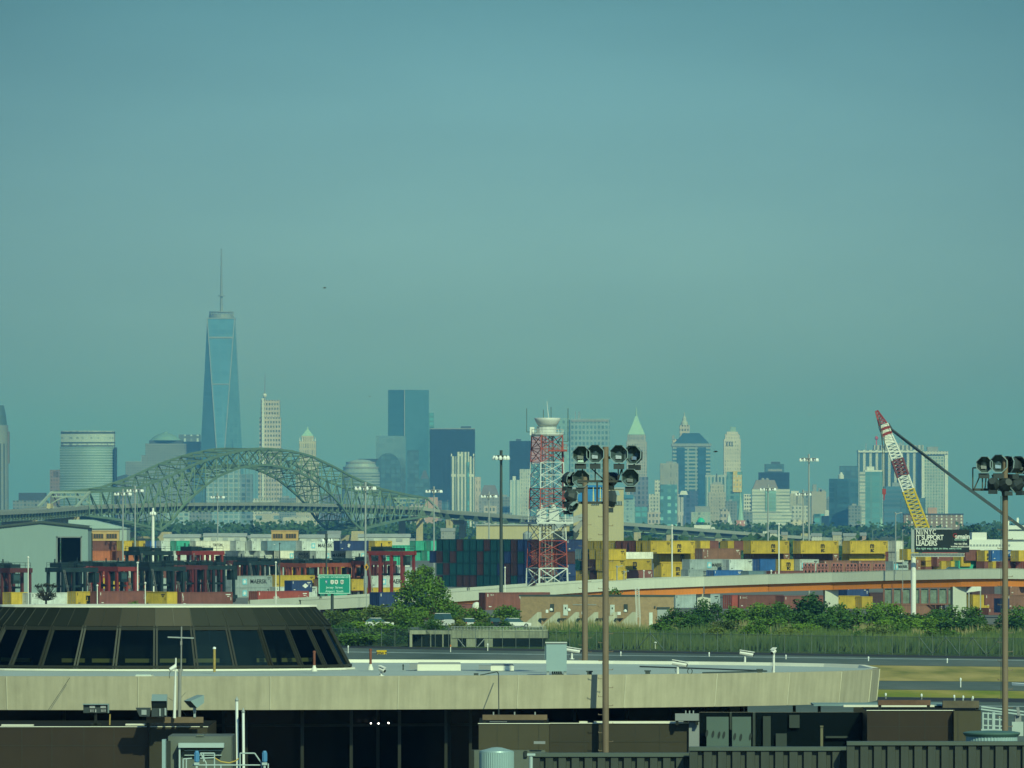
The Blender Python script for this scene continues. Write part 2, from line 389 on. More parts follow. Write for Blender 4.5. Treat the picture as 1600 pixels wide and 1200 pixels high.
# big fronts seen through the bridge arch
d = 13000.
t = tower('waterfront_office', 'broad blue glass office with a window grid, seen through the bridge arch', 'building', rect(322, 375, d, 40), 733, facade('f_wf', (.30, .38, .41), (.14, .24, .30), 9, 8, .72, .68, rnd=.3), d)
add_box(t, 'blue_wing', 302, 322, 747, 826, d + 6, 30, f_glassA); add_box(t, 'right_wing', 375, 394.5, 741, 826, d + 5, 30, facade('f_wf2', (.16, .22, .27), (.09, .15, .20), 9, 8, .7, .65))
add_box(t, 'low_wing', 258, 302, 792, 826, d - 20, 30, facade('f_wf3', (.34, .42, .43), (.16, .26, .30), 9, 7, .7, .6))
t = tower('grey_granite_office', 'wide grey granite office block behind the left half of the bridge', 'building', rect(222, 300, d + 100, 40), 738, f_wfc, d + 100)
# beige residential tower
d = 13800.
t = tower('beige_tower', 'slender beige residential tower with dark window slots beside the tallest tower', 'skyscraper', rect(407.5, 437, d, 36), 625, f_beige, d)
add_box(t, 'lower_tower', 403.5, 440.5, 700, 826, d - 6, 36, f_beige); add_box(t, 'shoulder', 405.5, 438.8, 652, 700, d - 3, 36, f_beige)
add_box(t, 'pilaster', 409, 412.5, 622, 826, d - 9, 6, m_whitef)
t = thing('broadcast_mast', 'thin mast above the beige residential tower', 'mast', (X(412, d), d + 60, 0), 0, G_SKY)
MB().bar((X(412, d), d + 60, 0), (X(412, d), d + 60, Z(617, d)), 6, n=8).bar((X(412, d), d + 60, Z(617, d)), (X(412.6, d), d + 60, Z(583, d)), 2.4, n=6, w2=1).build('pole', m_steel, t)
MB().lathe((X(412, d), d + 60, Z(619, d)), [(3.5, 0), (4, 3), (3, 6)], 10).build('drum', m_whitef, t)
# gothic tower with green peak
t = tower('gothic_tower', 'cream gothic tower with green pyramid peak behind the arch bridge', 'skyscraper', rect(467.5, 493.5, 13500, 32), 689, facade('f_goth', (.46, .42, .32), (.26, .25, .21), 4, 12, .4, .7), 13500)
d = 13500.
add_box(t, 'lower_block', 462, 498, 722, 826, d - 10, 40, facade('f_goth', 0, 0))
add_box(t, 'crown', 471, 490, 681, 689, d + 4, 24, facade('f_goth', 0, 0))
MB().prism(rect(471.5, 489.5, d + 5, 22), Z(681, d), Z(672, d), inset(rect(471.5, 489.5, d + 5, 22), .25)).prism(inset(rect(471.5, 489.5, d + 5, 22), .18), Z(672, d), Z(666, d), inset(rect(471.5, 489.5, d + 5, 22), .02)).build('peak', m_copper, t)
for x in (468.5, 472.5, 488.5, 492.5): MB().bar((X(x, d), d + 3, Z(690, d)), (X(x, d), d + 3, Z(683, d)), 2.2, w2=.6).build('pinnacle', m_whitef, t)
# round stepped
d = 12800.
t = thing('round_stepped_office', 'round shouldered grey office with stepped curved roof right of the bridge crown', 'building', (X(563, d), d + 40, 0), 0, G_SKY)
MB().lathe((X(563, d), d + 40, 0), [(M(30, d), 0), (M(30, d), Z(738, d))], 30, sy=.7).build('wall', facade('f_rs', (.26, .32, .34), (.16, .23, .27), 300, 5, 1, .5), t)
MB().lathe((X(563, d), d + 40, Z(738, d)), [(M(28, d), 0), (M(27, d), M(7, d)), (M(25, d), M(8, d)), (M(22, d), M(15, d)), (M(14, d), M(19, d)), (M(5, d), M(20.5, d))], 30, sy=.7).build('roof', mat('pale_roof', (.26, .34, .35), .5, var=.1, scale=.04), t)
kb = MB()
for z, r in ((M(6.2, d), 27.8), (M(14, d), 23)): kb.lathe((X(563, d), d + 40, Z(738, d) + z), [(M(r, d), 0), (M(r, d), 3)], 30, sy=.7)
kb.build('roof_band', m_mech, t)
t = tower('flared_tower', 'dark tower with overhanging flared crown behind the round shouldered office', 'building', rect(574, 590, 13100, 30), 736, f_slate, 13100)
MB().prism(rect(574, 590, 13100, 30), Z(736, 13100), Z(717, 13100), rect(560, 592, 13095, 42)).build('crown', m_roofd, t)
# pale glass block, tall twin facet, dark slab
d = 13300.
t = tower('pale_glass_tower', 'pale see-through looking glass tower in front of the tall faceted tower', 'skyscraper', rect(587.5, 634, d, 40), 681, facade('f_pg', (.34, .50, .58), (.30, .48, .57), 14, 9, .85, .85, rough=.12, wr=.16, rnd=.1, metal=.8), d)
d2 = 12900.
t = tower('arched_reflection', 'blue arched shape standing in for a reflection in the pale glass tower', 'building', rect(586, 626, d2, 30), 732, f_glassA, d2)  # solid block built in place of a domed reflection in the pale glass
MB().add([(X(606 + 20 * cos(a * pi / 12), d2), d2 + yo, Z(732 - 24 * sin(a * pi / 12), d2)) for yo in (0, 30) for a in range(13)],
         [tuple(range(13)), tuple(range(25, 12, -1))] + [(a + 1, a, 13 + a, 14 + a) for a in range(12)]).build('reflection_arch', f_glassA, t)
d = 13900.
t = tower('faceted_tower', 'tall plain blue glass tower with a sharp front corner', 'skyscraper', corner(606, 632, 670, d, .55), 609, facade('f_4wtc', (.11, .27, .38), (.10, .255, .375), 14, 9, .85, .85, rough=.12, wr=.16, rnd=.08, metal=.5), d)
MB().box2((X(631.3, d), d - 1.5, 0), (X(632.7, d), d - .2, Z(609, d))).build('edge_trim', m_steel, t)  # pale strip put on the front corner as its highlight
t = tower('blue_setback_tower', 'dark blue setback tower at the foot of the tall faceted tower', 'building', rect(636, 654, 13000, 25), 703, f_glassA, 13000)
add_box(t, 'side_wing', 654, 672, 748, 826, 13010, 25, f_glassA)
MB().prism(rect(657, 670, 13012, 20), Z(748, 13010), Z(735, 13010), inset(rect(657, 670, 13012, 20), .3)).build('roof', m_roofd, t)
tower('slim_tower', 'slim pale tower peeking out behind the tall faceted tower', 'skyscraper', rect(669, 678, 14300, 14), 645, f_glassT, 14300)
d = 13200.
t = tower('dark_slab', 'big plain dark blue slab tower behind the white residential tower', 'skyscraper', rect(671.5, 742, d, 45), 670, f_dark, d)
add_box(t, 'roof_plant', 720, 736, 666, 670, d + 6, 20, m_roofd)
add_box(t, 'roof_edge', 671.5, 742, 669.2, 670.6, d - .5, 46, m_mech)
t = tower('brick_block', 'low pinkish brick block at the right end of the arch bridge', 'building', rect(664, 684, 11000, 20), 777, mat('pink_brick', (.48, .30, .25), .85, scale=.05), 11000)
add_box(t, 'side_wing', 684, 690, 782, 826, 11002, 18, f_brown)
tower('low_glass_block', 'low blue block between the pink brick block and the white tower', 'building', rect(686, 702, 11500, 20), 784, f_glassA, 11500)
d = 11600.
f_wt = facade('f_wt', (.60, .60, .54), (.11, .15, .15), 5.6, 60, .5, .93, rnd=.3)
t = tower('white_residential_tower', 'white apartment tower with dark window columns in front of the dark slab', 'skyscraper', rect(705, 741, d, 28), 713, f_wt, d)
add_box(t, 'corner_bay', 714, 733, 706, 826, d - 3, 28, f_wt)
for x in (705.5, 719, 727, 740): MB().box2((X(x - 1, d), d - 3.6, Z(713, d)), (X(x + 1, d), d + 2, Z(709, d))).build('parapet_turret', m_whitef, t)
MB().box2((X(728.5, d), d - 3.8, 0), (X(733, d), d - 3.1, Z(722, d))).build('glass_bay', f_glassT, t)
tower('slim_beige_tower', 'slim pale pink tower just right of the white apartment tower', 'building', rect(742, 751, 12500, 15), 745, facade('f_sb', (.50, .42, .38), (.3, .27, .26), 5, 12, .3, .5), 12500)
d = 11200.
t = tower('mansard_tower', 'grey stone tower with a dark mansard roof behind the lamp mast', 'building', rect(748, 782, d, 25), 774, facade('f_mans', (.27, .27, .28), (.17, .18, .20), 4, 5, .5, .6), d)
MB().prism(rect(750, 780, d + 2, 22), Z(774, d), Z(758, d), inset(rect(750, 780, d + 2, 22), .58)).build('mansard_roof', mat('mansard', (.15, .14, .16), .7, scale=.05), t)
d = 13000.
t = tower('navy_tower', 'navy blue flat topped tower behind the red and white lattice tower', 'skyscraper', rect(796, 832, d, 30), 689, f_dark, d)
add_box(t, 'roof_plant', 806, 814, 686, 689, d + 5, 12, m_roofd)
d = 12300.
t = tower('white_stepped_tower', 'white stepped tower in front of the navy tower', 'building', rect(812, 828, d, 20), 733, facade('f_ws', (.46, .48, .46), (.28, .33, .34), 4, 6, .4, .6), d)
add_box(t, 'left_step', 797, 812, 750, 826, d - 4, 18, facade('f_ws2', (.48, .54, .53), (.27, .36, .38), 6, 300, .5, .9)); add_box(t, 'turret', 801, 806, 744, 751, d - 2, 12, m_whitef)
t = tower('red_topped_tower', 'teal tower with a pinkish red upper part directly behind the lattice tower', 'building', rect(829.5, 851, 12100, 20), 724, facade('f_rt', (.10, .26, .30), (.07, .20, .26), 6, 300, .5, .9), 12100)
add_box(t, 'red_upper', 829.5, 855, 682, 724, 12100, 20, facade('f_rt2', (.42, .19, .20), (.36, .16, .18), 300, 4, 1, .5, rough=.7))
d = 12700.
t = tower('gridded_tower', 'wide pale tower with an even window grid behind the floodlights', 'skyscraper', rect(891, 953, d, 40), 654, facade('f_gr', (.22, .32, .36), (.10, .20, .26), 6.6, 9.5, .6, .6, rnd=.25), d)
add_box(t, 'teal_wing', 873, 891, 653, 826, d + 4, 34, facade('f_gr2', (.20, .34, .37), (.17, .31, .35), 8, 10, .5, .5))
rpp = MB()
for x in (899, 904, 906): rpp.bar((X(x, d), d + 15, Z(654, d)), (X(x, d), d + 15, Z(643, d)), 1.4)
rpp.build('roof_antenna', m_steel, t)
add_box(t, 'louvre_crown', 893, 951, 655.5, 659, d - .8, 2, m_mech)
# green pyramid tower
d = 13100.
f_40 = facade('f_40', (.38, .36, .34), (.19, .20, .21), 4.2, 5.5, .45, .55)
t = tower('pyramid_roof_tower', 'stone tower with steep pale green pyramid roof and spire', 'skyscraper', rect(979, 1011, d, 34), 690, f_40, d)
add_box(t, 'crown', 980.5, 1009, 679, 690, d + 2, 30, f_40)
cy = d + 17; c0 = X(994.5, d)
def sq(h): return [(c0 - M(h, d), cy - M(h, d)), (c0 + M(h, d), cy - M(h, d)), (c0 + M(h, d), cy + M(h, d)), (c0 - M(h, d), cy + M(h, d))]
MB().prism(sq(13.5), Z(679, d), Z(662, d), sq(6)).prism(sq(6), Z(662, d), Z(650, d), sq(1.6)).build('pyramid_roof', m_copper, t)
MB().bar((c0, cy, Z(651, d)), (c0, cy, Z(635, d)), 4.0, n=6, w2=.8).build('spire', m_copper, t)
ab = MB()
for i in range(4): ab.box2((X(982 + i * 7, d), d + 1.2, Z(687, d)), (X(985.5 + i * 7, d), d + 1.9, Z(681.5, d)))
ab.build('arched_window', m_mech, t)
d = 12200.
t = tower('slate_tower', 'dull purple tower below the green pyramid roofed tower', 'building', rect(985, 1012.5, d, 24), 745, f_slate, d)
tower('teal_office', 'pale teal office block with blue top beside the tan hangar', 'building', rect(974, 1012, 11700, 20), 792, f_glassT, 11700)
t = tower('blue_topped_office', 'small office block with a solid blue upper floor beside the tan hangar', 'building', rect(972, 992, 11600, 18), 776, facade('f_bt', (.30, .42, .44), (.2, .3, .34), 6, 6, .5, .5), 11600)
add_box(t, 'upper_floor', 975, 990, 773, 779, 11598, 14, mat('blue_panel', (.06, .19, .30), .4))
t = tower('white_slit_tower', 'narrow white tower with dark slit windows left of the banded corner tower', 'building', rect(1013.5, 1031, 11900, 18), 772, f_white, 11900)
add_box(t, 'upper_block', 1023, 1031, 750, 772, 11902, 12, f_white)
d = 12500.
t = tower('grey_stone_tower', 'plain grey stone tower above a teal glass block', 'building', rect(1031.5, 1060, d, 24), 724, facade('f_gs2', (.30, .30, .28), (.25, .26, .25), 5, 14, .3, .5), d)
add_box(t, 'roof_plant', 1041, 1052, 721, 724, d + 6, 10, m_mech)
tower('teal_glass_block', 'bright teal glass block with scattered pale panes', 'building', rect(1032, 1058, 11500, 20), 757, facade('f_tg', (.07, .20, .26), (.16, .36, .38), 12, 11, .45, .45, rnd=.8), 11500)
# ornate domed spire tower behind the trapezoid roof
d = 13600.
t = tower('ornate_spire_tower', 'ornate pale stone tower with lantern spire behind the dark trapezoid roof', 'skyscraper', rect(1051, 1080, d, 30), 686, f_beige, d)
add_box(t, 'upper_stage', 1062, 1077.5, 664, 686, d + 5, 20, f_beige); 
MB().lathe((X(1069.6, d), d + 15, Z(664, d)), [(M(6, d), 0), (M(5.4, d), M(4, d)), (M(3.4, d), M(7, d)), (M(3, d), M(11, d)), (M(1.2, d), M(14, d)), (M(.8, d), M(18, d)), (M(.2, d), M(21, d))], 12).build('lantern', mat('lantern_grey', (.38, .42, .38), .6, scale=.05), t)
MB().box2((X(1050, d), d + 4, Z(686, d)), (X(1054, d), d + 10, Z(680, d))).build('corner_turret', m_mech, t)
# banded corner tower with trapezoid roof
d = 12700.
f_60 = facade('f_60', (.28, .34, .36), (.05, .13, .20), 14, 6.4, .84, .52, rough=.2, rnd=.25)
t = tower('banded_corner_tower', 'blue banded office tower with dark trapezoid hipped roof', 'skyscraper', rect(1051, 1110, d, 46), 695, f_60, d)
fr = rect(1053, 1109, d + 1, 44); c_ = centre(fr)
MB().prism(fr, Z(693.5, d), Z(676.5, d), [(X(1068, d), d + 16), (X(1093, d), d + 16), (X(1093, d), d + 28), (X(1068, d), d + 28)]).build('hipped_roof', mat('roof_blue', (.03, .09, .15), .4, scale=.04), t)
add_box(t, 'cornice', 1049.5, 1111.5, 693, 697.5, d - 1.5, 49, m_steel)
gb = MB()
for a, b_ in ((1057.5, 1070), (1090.5, 1103)): gb.box2((X(a, d), d - 1.0, 0), (X(b_, d), d - .1, Z(699, d)))
gb.build('glass_bay', facade('f_60g', (.03, .09, .16), (.03, .10, .19), 12, 8.4, .9, .8, rough=.15, wr=.2, rnd=.2), t)
t = tower('indigo_block', 'dark indigo block in front of the banded corner tower', 'building', rect(1067, 1090, 11800, 20), 767, facade('f_ind', (.06, .10, .20), (.05, .09, .18), 8, 7, .6, .6), 11800)
t = tower('white_finned_block', 'slim white finned block beside the teal glass block', 'building', rect(1059, 1068, 11600, 14), 772, facade('f_wfin', (.52, .50, .50), (.3, .33, .36), 4, 60, .4, .9), 11600)
MB().prism(rect(1062, 1075, 11595, 14), Z(773, 11595), Z(767, 11595), inset(rect(1063, 1074, 11595, 12), .8)).build('white_cap', m_whitef, t)
# stone stepped block
d = 11900.
f_st = facade('f_st', (.40, .37, .32), (.24, .24, .22), 4.4, 6, .4, .5)
t = tower('stone_setback_block', 'warm stone setback block with a small dark roof pole', 'building', rect(1107, 1134, d, 24), 769, f_st, d)
add_box(t, 'upper_stage', 1110, 1131, 757, 769, d + 2, 18, f_st)
MB().prism(rect(1112, 1129, d + 3, 16), Z(757, d), Z(753, d), inset(rect(1112, 1129, d + 3, 16), .7)).build('roof', m_mech, t)
MB().bar((X(1120, d), d + 10, Z(754, d)), (X(1120, d), d + 10, Z(740, d)), 3.0, w2=1.6).build('roof_pole', m_roofd, t)
tower('striped_block', 'teal block with pale vertical stripes behind the stone setback block', 'building', rect(1102, 1137, 12400, 20), 742, facade('f_sp2', (.36, .42, .42), (.12, .23, .28), 6, 200, .55, .95), 12400)
t = tower('green_grey_block', 'low grey green block with a small bright green dome', 'building', rect(1080, 1110, 10600, 20), 800, facade('f_ggb', (.36, .42, .38), (.24, .31, .30), 7, 7, .5, .5), 10600)
add_box(t, 'upper_floor', 1086, 1110, 791, 800, 10604, 15, m_mech)
MB().lathe((X(1095, 10600), 10596, Z(816, 10600)), [(M(6.5, 10600), 0), (M(6, 10600), 2.5), (M(4, 10600), 5), (M(1, 10600), 6.6)], 16).build('dome', mat('dome_bright', (.02, .50, .33), .4, scale=.2), t)
# white art deco tower
d = 13300.
f_wl = facade('f_wl', (.54, .50, .45), (.30, .30, .28), 4.6, 7, .33, .5)
t = tower('cream_tower', 'tall cream stone tower with rounded shoulders and a green roof house', 'skyscraper', rect(1131, 1157.5, d, 28), 686, f_wl, d)
add_box(t, 'upper_stage', 1133, 1156, 678, 686, d + 2, 24, f_wl); add_box(t, 'shoulder', 1135.5, 1153, 674.5, 678, d + 4, 20, f_wl)
add_box(t, 'roof_house', 1141, 1150, 667, 674.5, d + 8, 12, mat('roof_house', (.25, .38, .36), .6, scale=.05))
ab = MB()
for x in (1135, 1139, 1143): ab.box2((X(x, d), d - .9, Z(697, d)), (X(x + 1.7, d), d - .2, Z(690, d)))
ab.build('slot_window', m_roofd, t)
d = 12000.
t = tower('teal_slab', 'teal slab with scaffold wrapped in yellow on its right corner', 'building', rect(1136, 1160, d, 22), 737, facade('f_tsl', (.12, .26, .30), (.09, .22, .27), 9, 8, .6, .6), d)
add_box(t, 'yellow_scaffold', 1145, 1159, 742, 769, d - 2, 3, facade('f_scaf', (.62, .45, .16), (.38, .42, .36), 5, 7, .45, .45, rough=.8)); add_box(t, 'scaffold_top', 1145.5, 1152, 736, 742, d - 1.8, 5, m_yel)
d = 9000.
t = thing('church_steeple', 'slender pale green church steeple below the yellow scaffold', 'steeple', (X(1157, d), d, 0), 0, G_SKY)
MB().lathe((X(1157, d), d, Z(814, d)), [(M(5.2, d), 0), (M(2.4, d), M(25, d)), (M(.3, d), M(45, d))], 8).build('spire', m_copper, t)
MB().box2((X(1150, d), d - 4, 0), (X(1164, d), d + 6, Z(813, d))).build('tower_base', facade('f_ch', (.50, .22, .20), (.62, .55, .50), 5, 5, .3, .5), t)
t = thing('white_spire_church', 'small pale twin pointed spire beside the red based steeple', 'steeple', (X(1139, d), d, 0), 0, G_SKY)
MB().lathe((X(1139, d), d, Z(818, d)), [(M(5.5, d), 0), (M(.4, d), M(16, d))], 6).build('spire', mat('pale_spire', (.50, .55, .54), .6, scale=.1), t)
MB().box2((X(1134, d), d - 4, 0), (X(1145, d), d + 5, Z(818, d))).build('tower_base', f_white, t)
d = 11000.
t = tower('black_striped_block', 'narrow white block striped with black balconies', 'building', rect(1162, 1173, d, 14), 772, facade('f_bs', (.70, .70, .66), (.07, .09, .10), 3.6, 5.5, .55, .5), d)
d = 10900.
f_wb = facade('f_wb', (.52, .54, .49), (.27, .31, .30), 300, 5.0, 1, .42)
t = tower('white_banded_office', 'wide white banded office with a teal centre bay and brown roof', 'building', rect(1175, 1234, d, 26), 764, f_wb, d)
add_box(t, 'centre_bay', 1196, 1212.5, 766, 826, d - 1.5, 6, facade('f_cb', (.20, .36, .34), (.18, .33, .33), 300, 6, 1, .4)); add_box(t, 'low_wing', 1169, 1240, 799, 826, d - 3, 20, f_wb)
MB().prism(rect(1176, 1216, d + 4, 20), Z(764, d), Z(750, d), inset(rect(1176, 1216, d + 4, 20), .72)).build('hipped_roof', mat('brown_roof', (.22, .19, .18), .7, scale=.06), t)
rf = MB()
for x in (1192, 1199): rf.lathe((X(x, d), d + 10, Z(753, d)), [(M(3, d), 0), (M(3.2, d), M(4, d)), (M(1.5, d), M(6, d))], 10)
rf.build('water_tank', m_mech, t)
d = 12600.
t = tower('navy_stepped_tower', 'navy glass tower with a smaller stepped top behind the white banded office', 'skyscraper', rect(1186, 1233.5, d, 34), 738, f_dark, d)
add_box(t, 'upper_stage', 1195, 1225, 725, 738, d + 4, 24, f_glassA); add_box(t, 'roof_plant', 1205, 1219, 721.5, 725, d + 8, 12, m_roofd); add_box(t, 'pale_band', 1200, 1222, 733, 736.5, d + 3, 2, m_steel)
d = 11300.
t = tower('cream_block', 'cream masonry block with vertical windows right of the white banded office', 'building', rect(1234.5, 1254, d, 20), 771, facade('f_cr', (.45, .43, .36), (.28, .28, .25), 5, 60, .4, .9), d)
add_box(t, 'upper_floor', 1236, 1248, 767, 771, d + 2, 14, m_whitef)
tower('grey_slot_block', 'dim grey block behind the tall lamp mast', 'building', rect(1255, 1268, 11800, 16), 767, facade('f_gsl', (.24, .28, .29), (.18, .23, .25), 5, 7, .5, .5), 11800)
d = 11500.
t = tower('pinkish_block', 'plain pinkish stone block with small roof houses right of the lamp mast', 'building', rect(1268, 1291, d, 20), 768, mat('plain_stone', (.37, .34, .29), .8, var=.12, scale=.05), d)
rf = MB()
for a, b_, y in ((1270, 1276, 757), (1279, 1284, 763), (1281, 1289, 765)): rf.box2((X(a, d), d + 4, Z(769, d)), (X(b_, d), d + 12, Z(y, d)))
rf.build('roof_house', m_mech, t)
add_box(t, 'teal_podium', 1272, 1288, 803, 826, d - 3, 3, f_glassT)
t = tower('navy_podium_block', 'low navy block with pale rooftop boxes between the pinkish block and the dark glass office', 'building', rect(1284, 1297, 11200, 14), 806, f_dark, 11200)
add_box(t, 'roof_house', 1289, 1296, 797, 806, 11203, 8, m_whitef)
# dark glass office
d = 11100.
t = tower('dark_glass_office', 'broad dark blue glass office with cut corner', 'skyscraper', corner(1296, 1326, 1341, d, .5), 748, facade('f_dgo', (.04, .10, .15), (.045, .115, .17), 12, 8, .8, .75, rough=.2, wr=.3, rnd=.35), d)
t = tower('blue_back_tower', 'plain blue tower rising behind the dark glass office', 'skyscraper', rect(1312.5, 1341, 12300, 24), 728, f_glassA, 12300)
MB().lathe((X(1314.5, 12290), 12296, Z(748, 12290)), [(M(4.5, 12290), 0), (M(4.2, 12290), M(6, 12290)), (M(2.4, 12290), M(7, 12290)), (M(2, 12290), M(10, 12290))], 12).build('roof_drum', m_whitef, t)
# striped twin block
d = 12400.
f_55 = facade('f_55', (.47, .49, .46), (.045, .09, .13), 10.6, 500, .6, .985, ox=3)
t = tower('striped_slab', 'huge slab with white vertical stripes behind the crane boom', 'skyscraper', rect(1341.5, 1440, d, 50), 703, f_55, d)
add_box(t, 'cornice', 1341, 1440.5, 704, 707, d - 2, 54, m_whitef)
add_box(t, 'upper_stage', 1365.5, 1443, 695.5, 704, d + 6, 40, facade('f_55c', (.46, .46, .41), (.12, .15, .15), 7, 30, .5, .3, ox=2))
add_box(t, 'dark_return', 1434, 1440.6, 707, 826, d - 1, 4, f_dark)
MB().bar((X(1370, d), d + 12, Z(696, d)), (X(1370, d), d + 12, Z(684, d)), 1.8).lathe((X(1370, d), d + 12, Z(685, d)), [(1, -3), (3, -1), (3, 2), (1, 4)], 10).build('red_beacon', mat('beacon_red', (.5, .06, .07), .5), t)
rb = MB()
for x, y in ((1354, 692), (1408, 690), (1412, 686)): rb.bar((X(x, d), d + 20, Z(704, d)), (X(x, d), d + 20, Z(y, d)), 1.5)
rb.box2((X(1400, d), d + 18, Z(696, d)), (X(1410, d), d + 26, Z(692, d)))
rb.build('roof_antenna', m_steel, t)
d = 11000.
t = tower('curved_glass_tower', 'teal glass tower with a white left edge in front of the striped slab', 'skyscraper', rect(1344, 1379, d, 30), 737, facade('f_cgt', (.14, .28, .31), (.10, .26, .31), 14, 8, .8, .85, rough=.15, wr=.2, rnd=.15), d)
add_box(t, 'white_balcony_edge', 1343.2, 1352, 737, 826, d - 2.5, 6, facade('f_cgw', (.46, .48, .46), (.24, .30, .32), 300, 5.4, 1, .45))
add_box(t, 'roof_cap', 1351, 1378, 734.5, 737, d + 1, 26, m_whitef); add_box(t, 'roof_house', 1354, 1366, 729, 734.5, d + 4, 14, m_whitef)
t = tower('dusky_block', 'dusky blue block with faint floor bands behind the crane boom', 'building', rect(1381, 1413, 11600, 24), 760, facade('f_dus', (.07, .15, .22), (.05, .12, .19), 300, 7, 1, .5), 11600)
add_box(t, 'roof_house', 1394, 1407, 754, 760, 11606, 12, m_steel)
d = 12000.
t = tower('gridded_slab', 'pale slab with a fine window grid and white corner piers at the far right', 'skyscraper', rect(1441, 1480, d, 40), 708, facade('f_gsb', (.38, .43, .41), (.17, .26, .27), 4.6, 5.0, .55, .62, rnd=.3), d)
pb = MB()
for a, b_ in ((1440, 1444.5), (1476, 1481.2)): pb.box2((X(a, d), d - 2.2, 0), (X(b_, d), d - .4, Z(710, d)))
pb.build('corner_pier', m_whitef, t)
add_box(t, 'cornice', 1439.5, 1481.7, 705, 710, d - 3, 44, f_white)
add_box(t, 'roof_plant', 1449, 1466, 698, 705, d + 6, 20, m_mech)
# obelisk-like steeple, brick apartment slab
d = 8600.
t = thing('green_steeple', 'small pale green pointed steeple above the trees by the crane hook', 'steeple', (X(1376.5, d), d, 0), 0, G_SKY)
MB().lathe((X(1376.5, d), d, Z(828, d)), [(M(5, d), 0), (M(4.2, d), M(4, d)), (M(.3, d), M(20, d))], 8).build('spire', m_copper, t)
MB().box2((X(1372, d), d - 3, 0), (X(1381, d), d + 3, Z(827, d))).build('tower_base', m_brickr, t)
d = 6800.
f_apt = facade('f_apt', (.24, .17, .14), (.58, .58, .52), 4.6, 3.1, .30, .62, rough=.8)
t = tower('brick_apartment_slab', 'long brown brick apartment slab with white balcony columns above the billboard', 'building', rect(1412, 1505, d, 14), 804, f_apt, d)
add_box(t, 'lift_house', 1450, 1464, 793, 804, d + 3, 8, mat('pink_brick', 0)); add_box(t, 'parapet', 1411.5, 1505.5, 802.4, 804.4, d - .5, 15, m_roofd)
# low buildings seen under the arch and in front of the skyline
lows = [
 ('low_office', 'cream low block with blue window band under the arch bridge deck', 'building', 400, 436, 803, 9500, facade('f_lo1', (.42, .40, .34), (.18, .28, .36), 30, 12, .5, .4)),
 ('columned_block', 'white columned low block above the trees under the arch', 'building', 442, 486, 808, 9300, facade('f_lo2', (.48, .46, .40), (.25, .32, .32), 5.2, 40, .45, .9)),
 ('low_hall', 'pale low hall just above the deck left of centre of the arch', 'building', 395, 424, 779, 12700, f_white),
 ('low_mill', 'low teal grey block under the deck at the left of the arch', 'building', 296, 330, 800, 9800, f_wfc),
 ('small_stone_block', 'small stone block at the foot of the slate tower', 'building', 1012, 1032, 800, 10400, f_beige),
 ('grey_annex', 'grey annex below the striped block beside the stone setback block', 'building', 1134, 1152, 783, 11400, f_wfc),
 ('pale_block', 'pale low block just above the deck right of the lattice tower', 'building', 1236, 1262, 812, 9700, facade('f_lo3', (.60, .54, .42), (.3, .3, .27), 6, 6, .4, .5)),
 ('glass_podium', 'low blue glass podium right of the white tower', 'building', 742, 800, 801, 10800, f_wfc),
]
for nm, lb, ct, x0, x1, yt, d, m in lows:
    t = tower(nm, lb, ct, rect(x0, x1, d, 16), yt, m, d)
    add_box(t, 'roof_house', x0 + (x1 - x0) * .3, x0 + (x1 - x0) * .55, yt - 2.5, yt, d + 4, 6, m_mech)

fill = [(958, 974, 802, 10900, 'f_beige', 'small pale block just right of the tall tan building'), (1000, 1016, 786, 12800, 'f_slate', 'dim slate block behind the teal office beside the tan building'), (1022, 1036, 790, 12900, 'f_wfc', 'grey block behind the narrow white slit tower'), (1088, 1108, 772, 13100, 'f_glassA', 'blue grey block between the indigo block and the stone setback block'),
 (1126, 1140, 796, 10700, 'f_beige', 'low tan block below the stone setback block'), (1158, 1176, 800, 10500, 'f_wfc', 'low grey block at the foot of the black striped block'), (1166, 1186, 781, 12900, 'f_slate', 'slate block behind the black striped block'), (1238, 1262, 790, 10600, 'f_white', 'low pale block in front of the cream masonry block'), (1258, 1282, 783, 12600, 'f_glassA', 'blue block behind the plain pinkish stone block'),
 (1290, 1302, 779, 12900, 'f_wfc', 'grey block behind the low navy block'), (1378, 1392, 775, 12900, 'f_glassT', 'teal block behind the dusky blue block'), (1408, 1446, 778, 11000, 'f_glassA', 'blue block low behind the yellow part of the crane boom'), (1326, 1346, 790, 10400, 'f_wfc', 'low grey block at the right foot of the dark glass office'), (780, 800, 776, 12400, 'f_wfc', 'grey block behind the dark thick lamp mast'), (855, 880, 770, 12300, 'f_glassT', 'teal block behind the lattice tower'),
 (756, 776, 790, 10300, 'f_beige', 'low tan block at the foot of the mansard roofed tower'), (436, 462, 778, 13000, 'f_wfc', 'grey block behind the arch right of the beige tower'), (500, 536, 772, 13000, 'f_slate', 'slate block behind the arch left of the round shouldered office'), (40, 80, 800, 9300, 'f_wfc', 'low grey block just above the bridge deck at the far left'), (640, 664, 788, 11000, 'f_beige', 'low tan block behind the right portal of the bridge')]
FM = dict(f_beige=f_beige, f_slate=f_slate, f_wfc=f_wfc, f_glassA=f_glassA, f_glassT=f_glassT, f_white=f_white)
for x0, x1, yt, d, k, lb in fill:
    t = tower('office_block', lb, 'building', rect(x0, x1, d, 18), yt, FM[k], d); add_box(t, 'roof_plant', x0 + (x1 - x0) * .25, x0 + (x1 - x0) * .6, yt - 3, yt, d + 4, 8, m_mech)
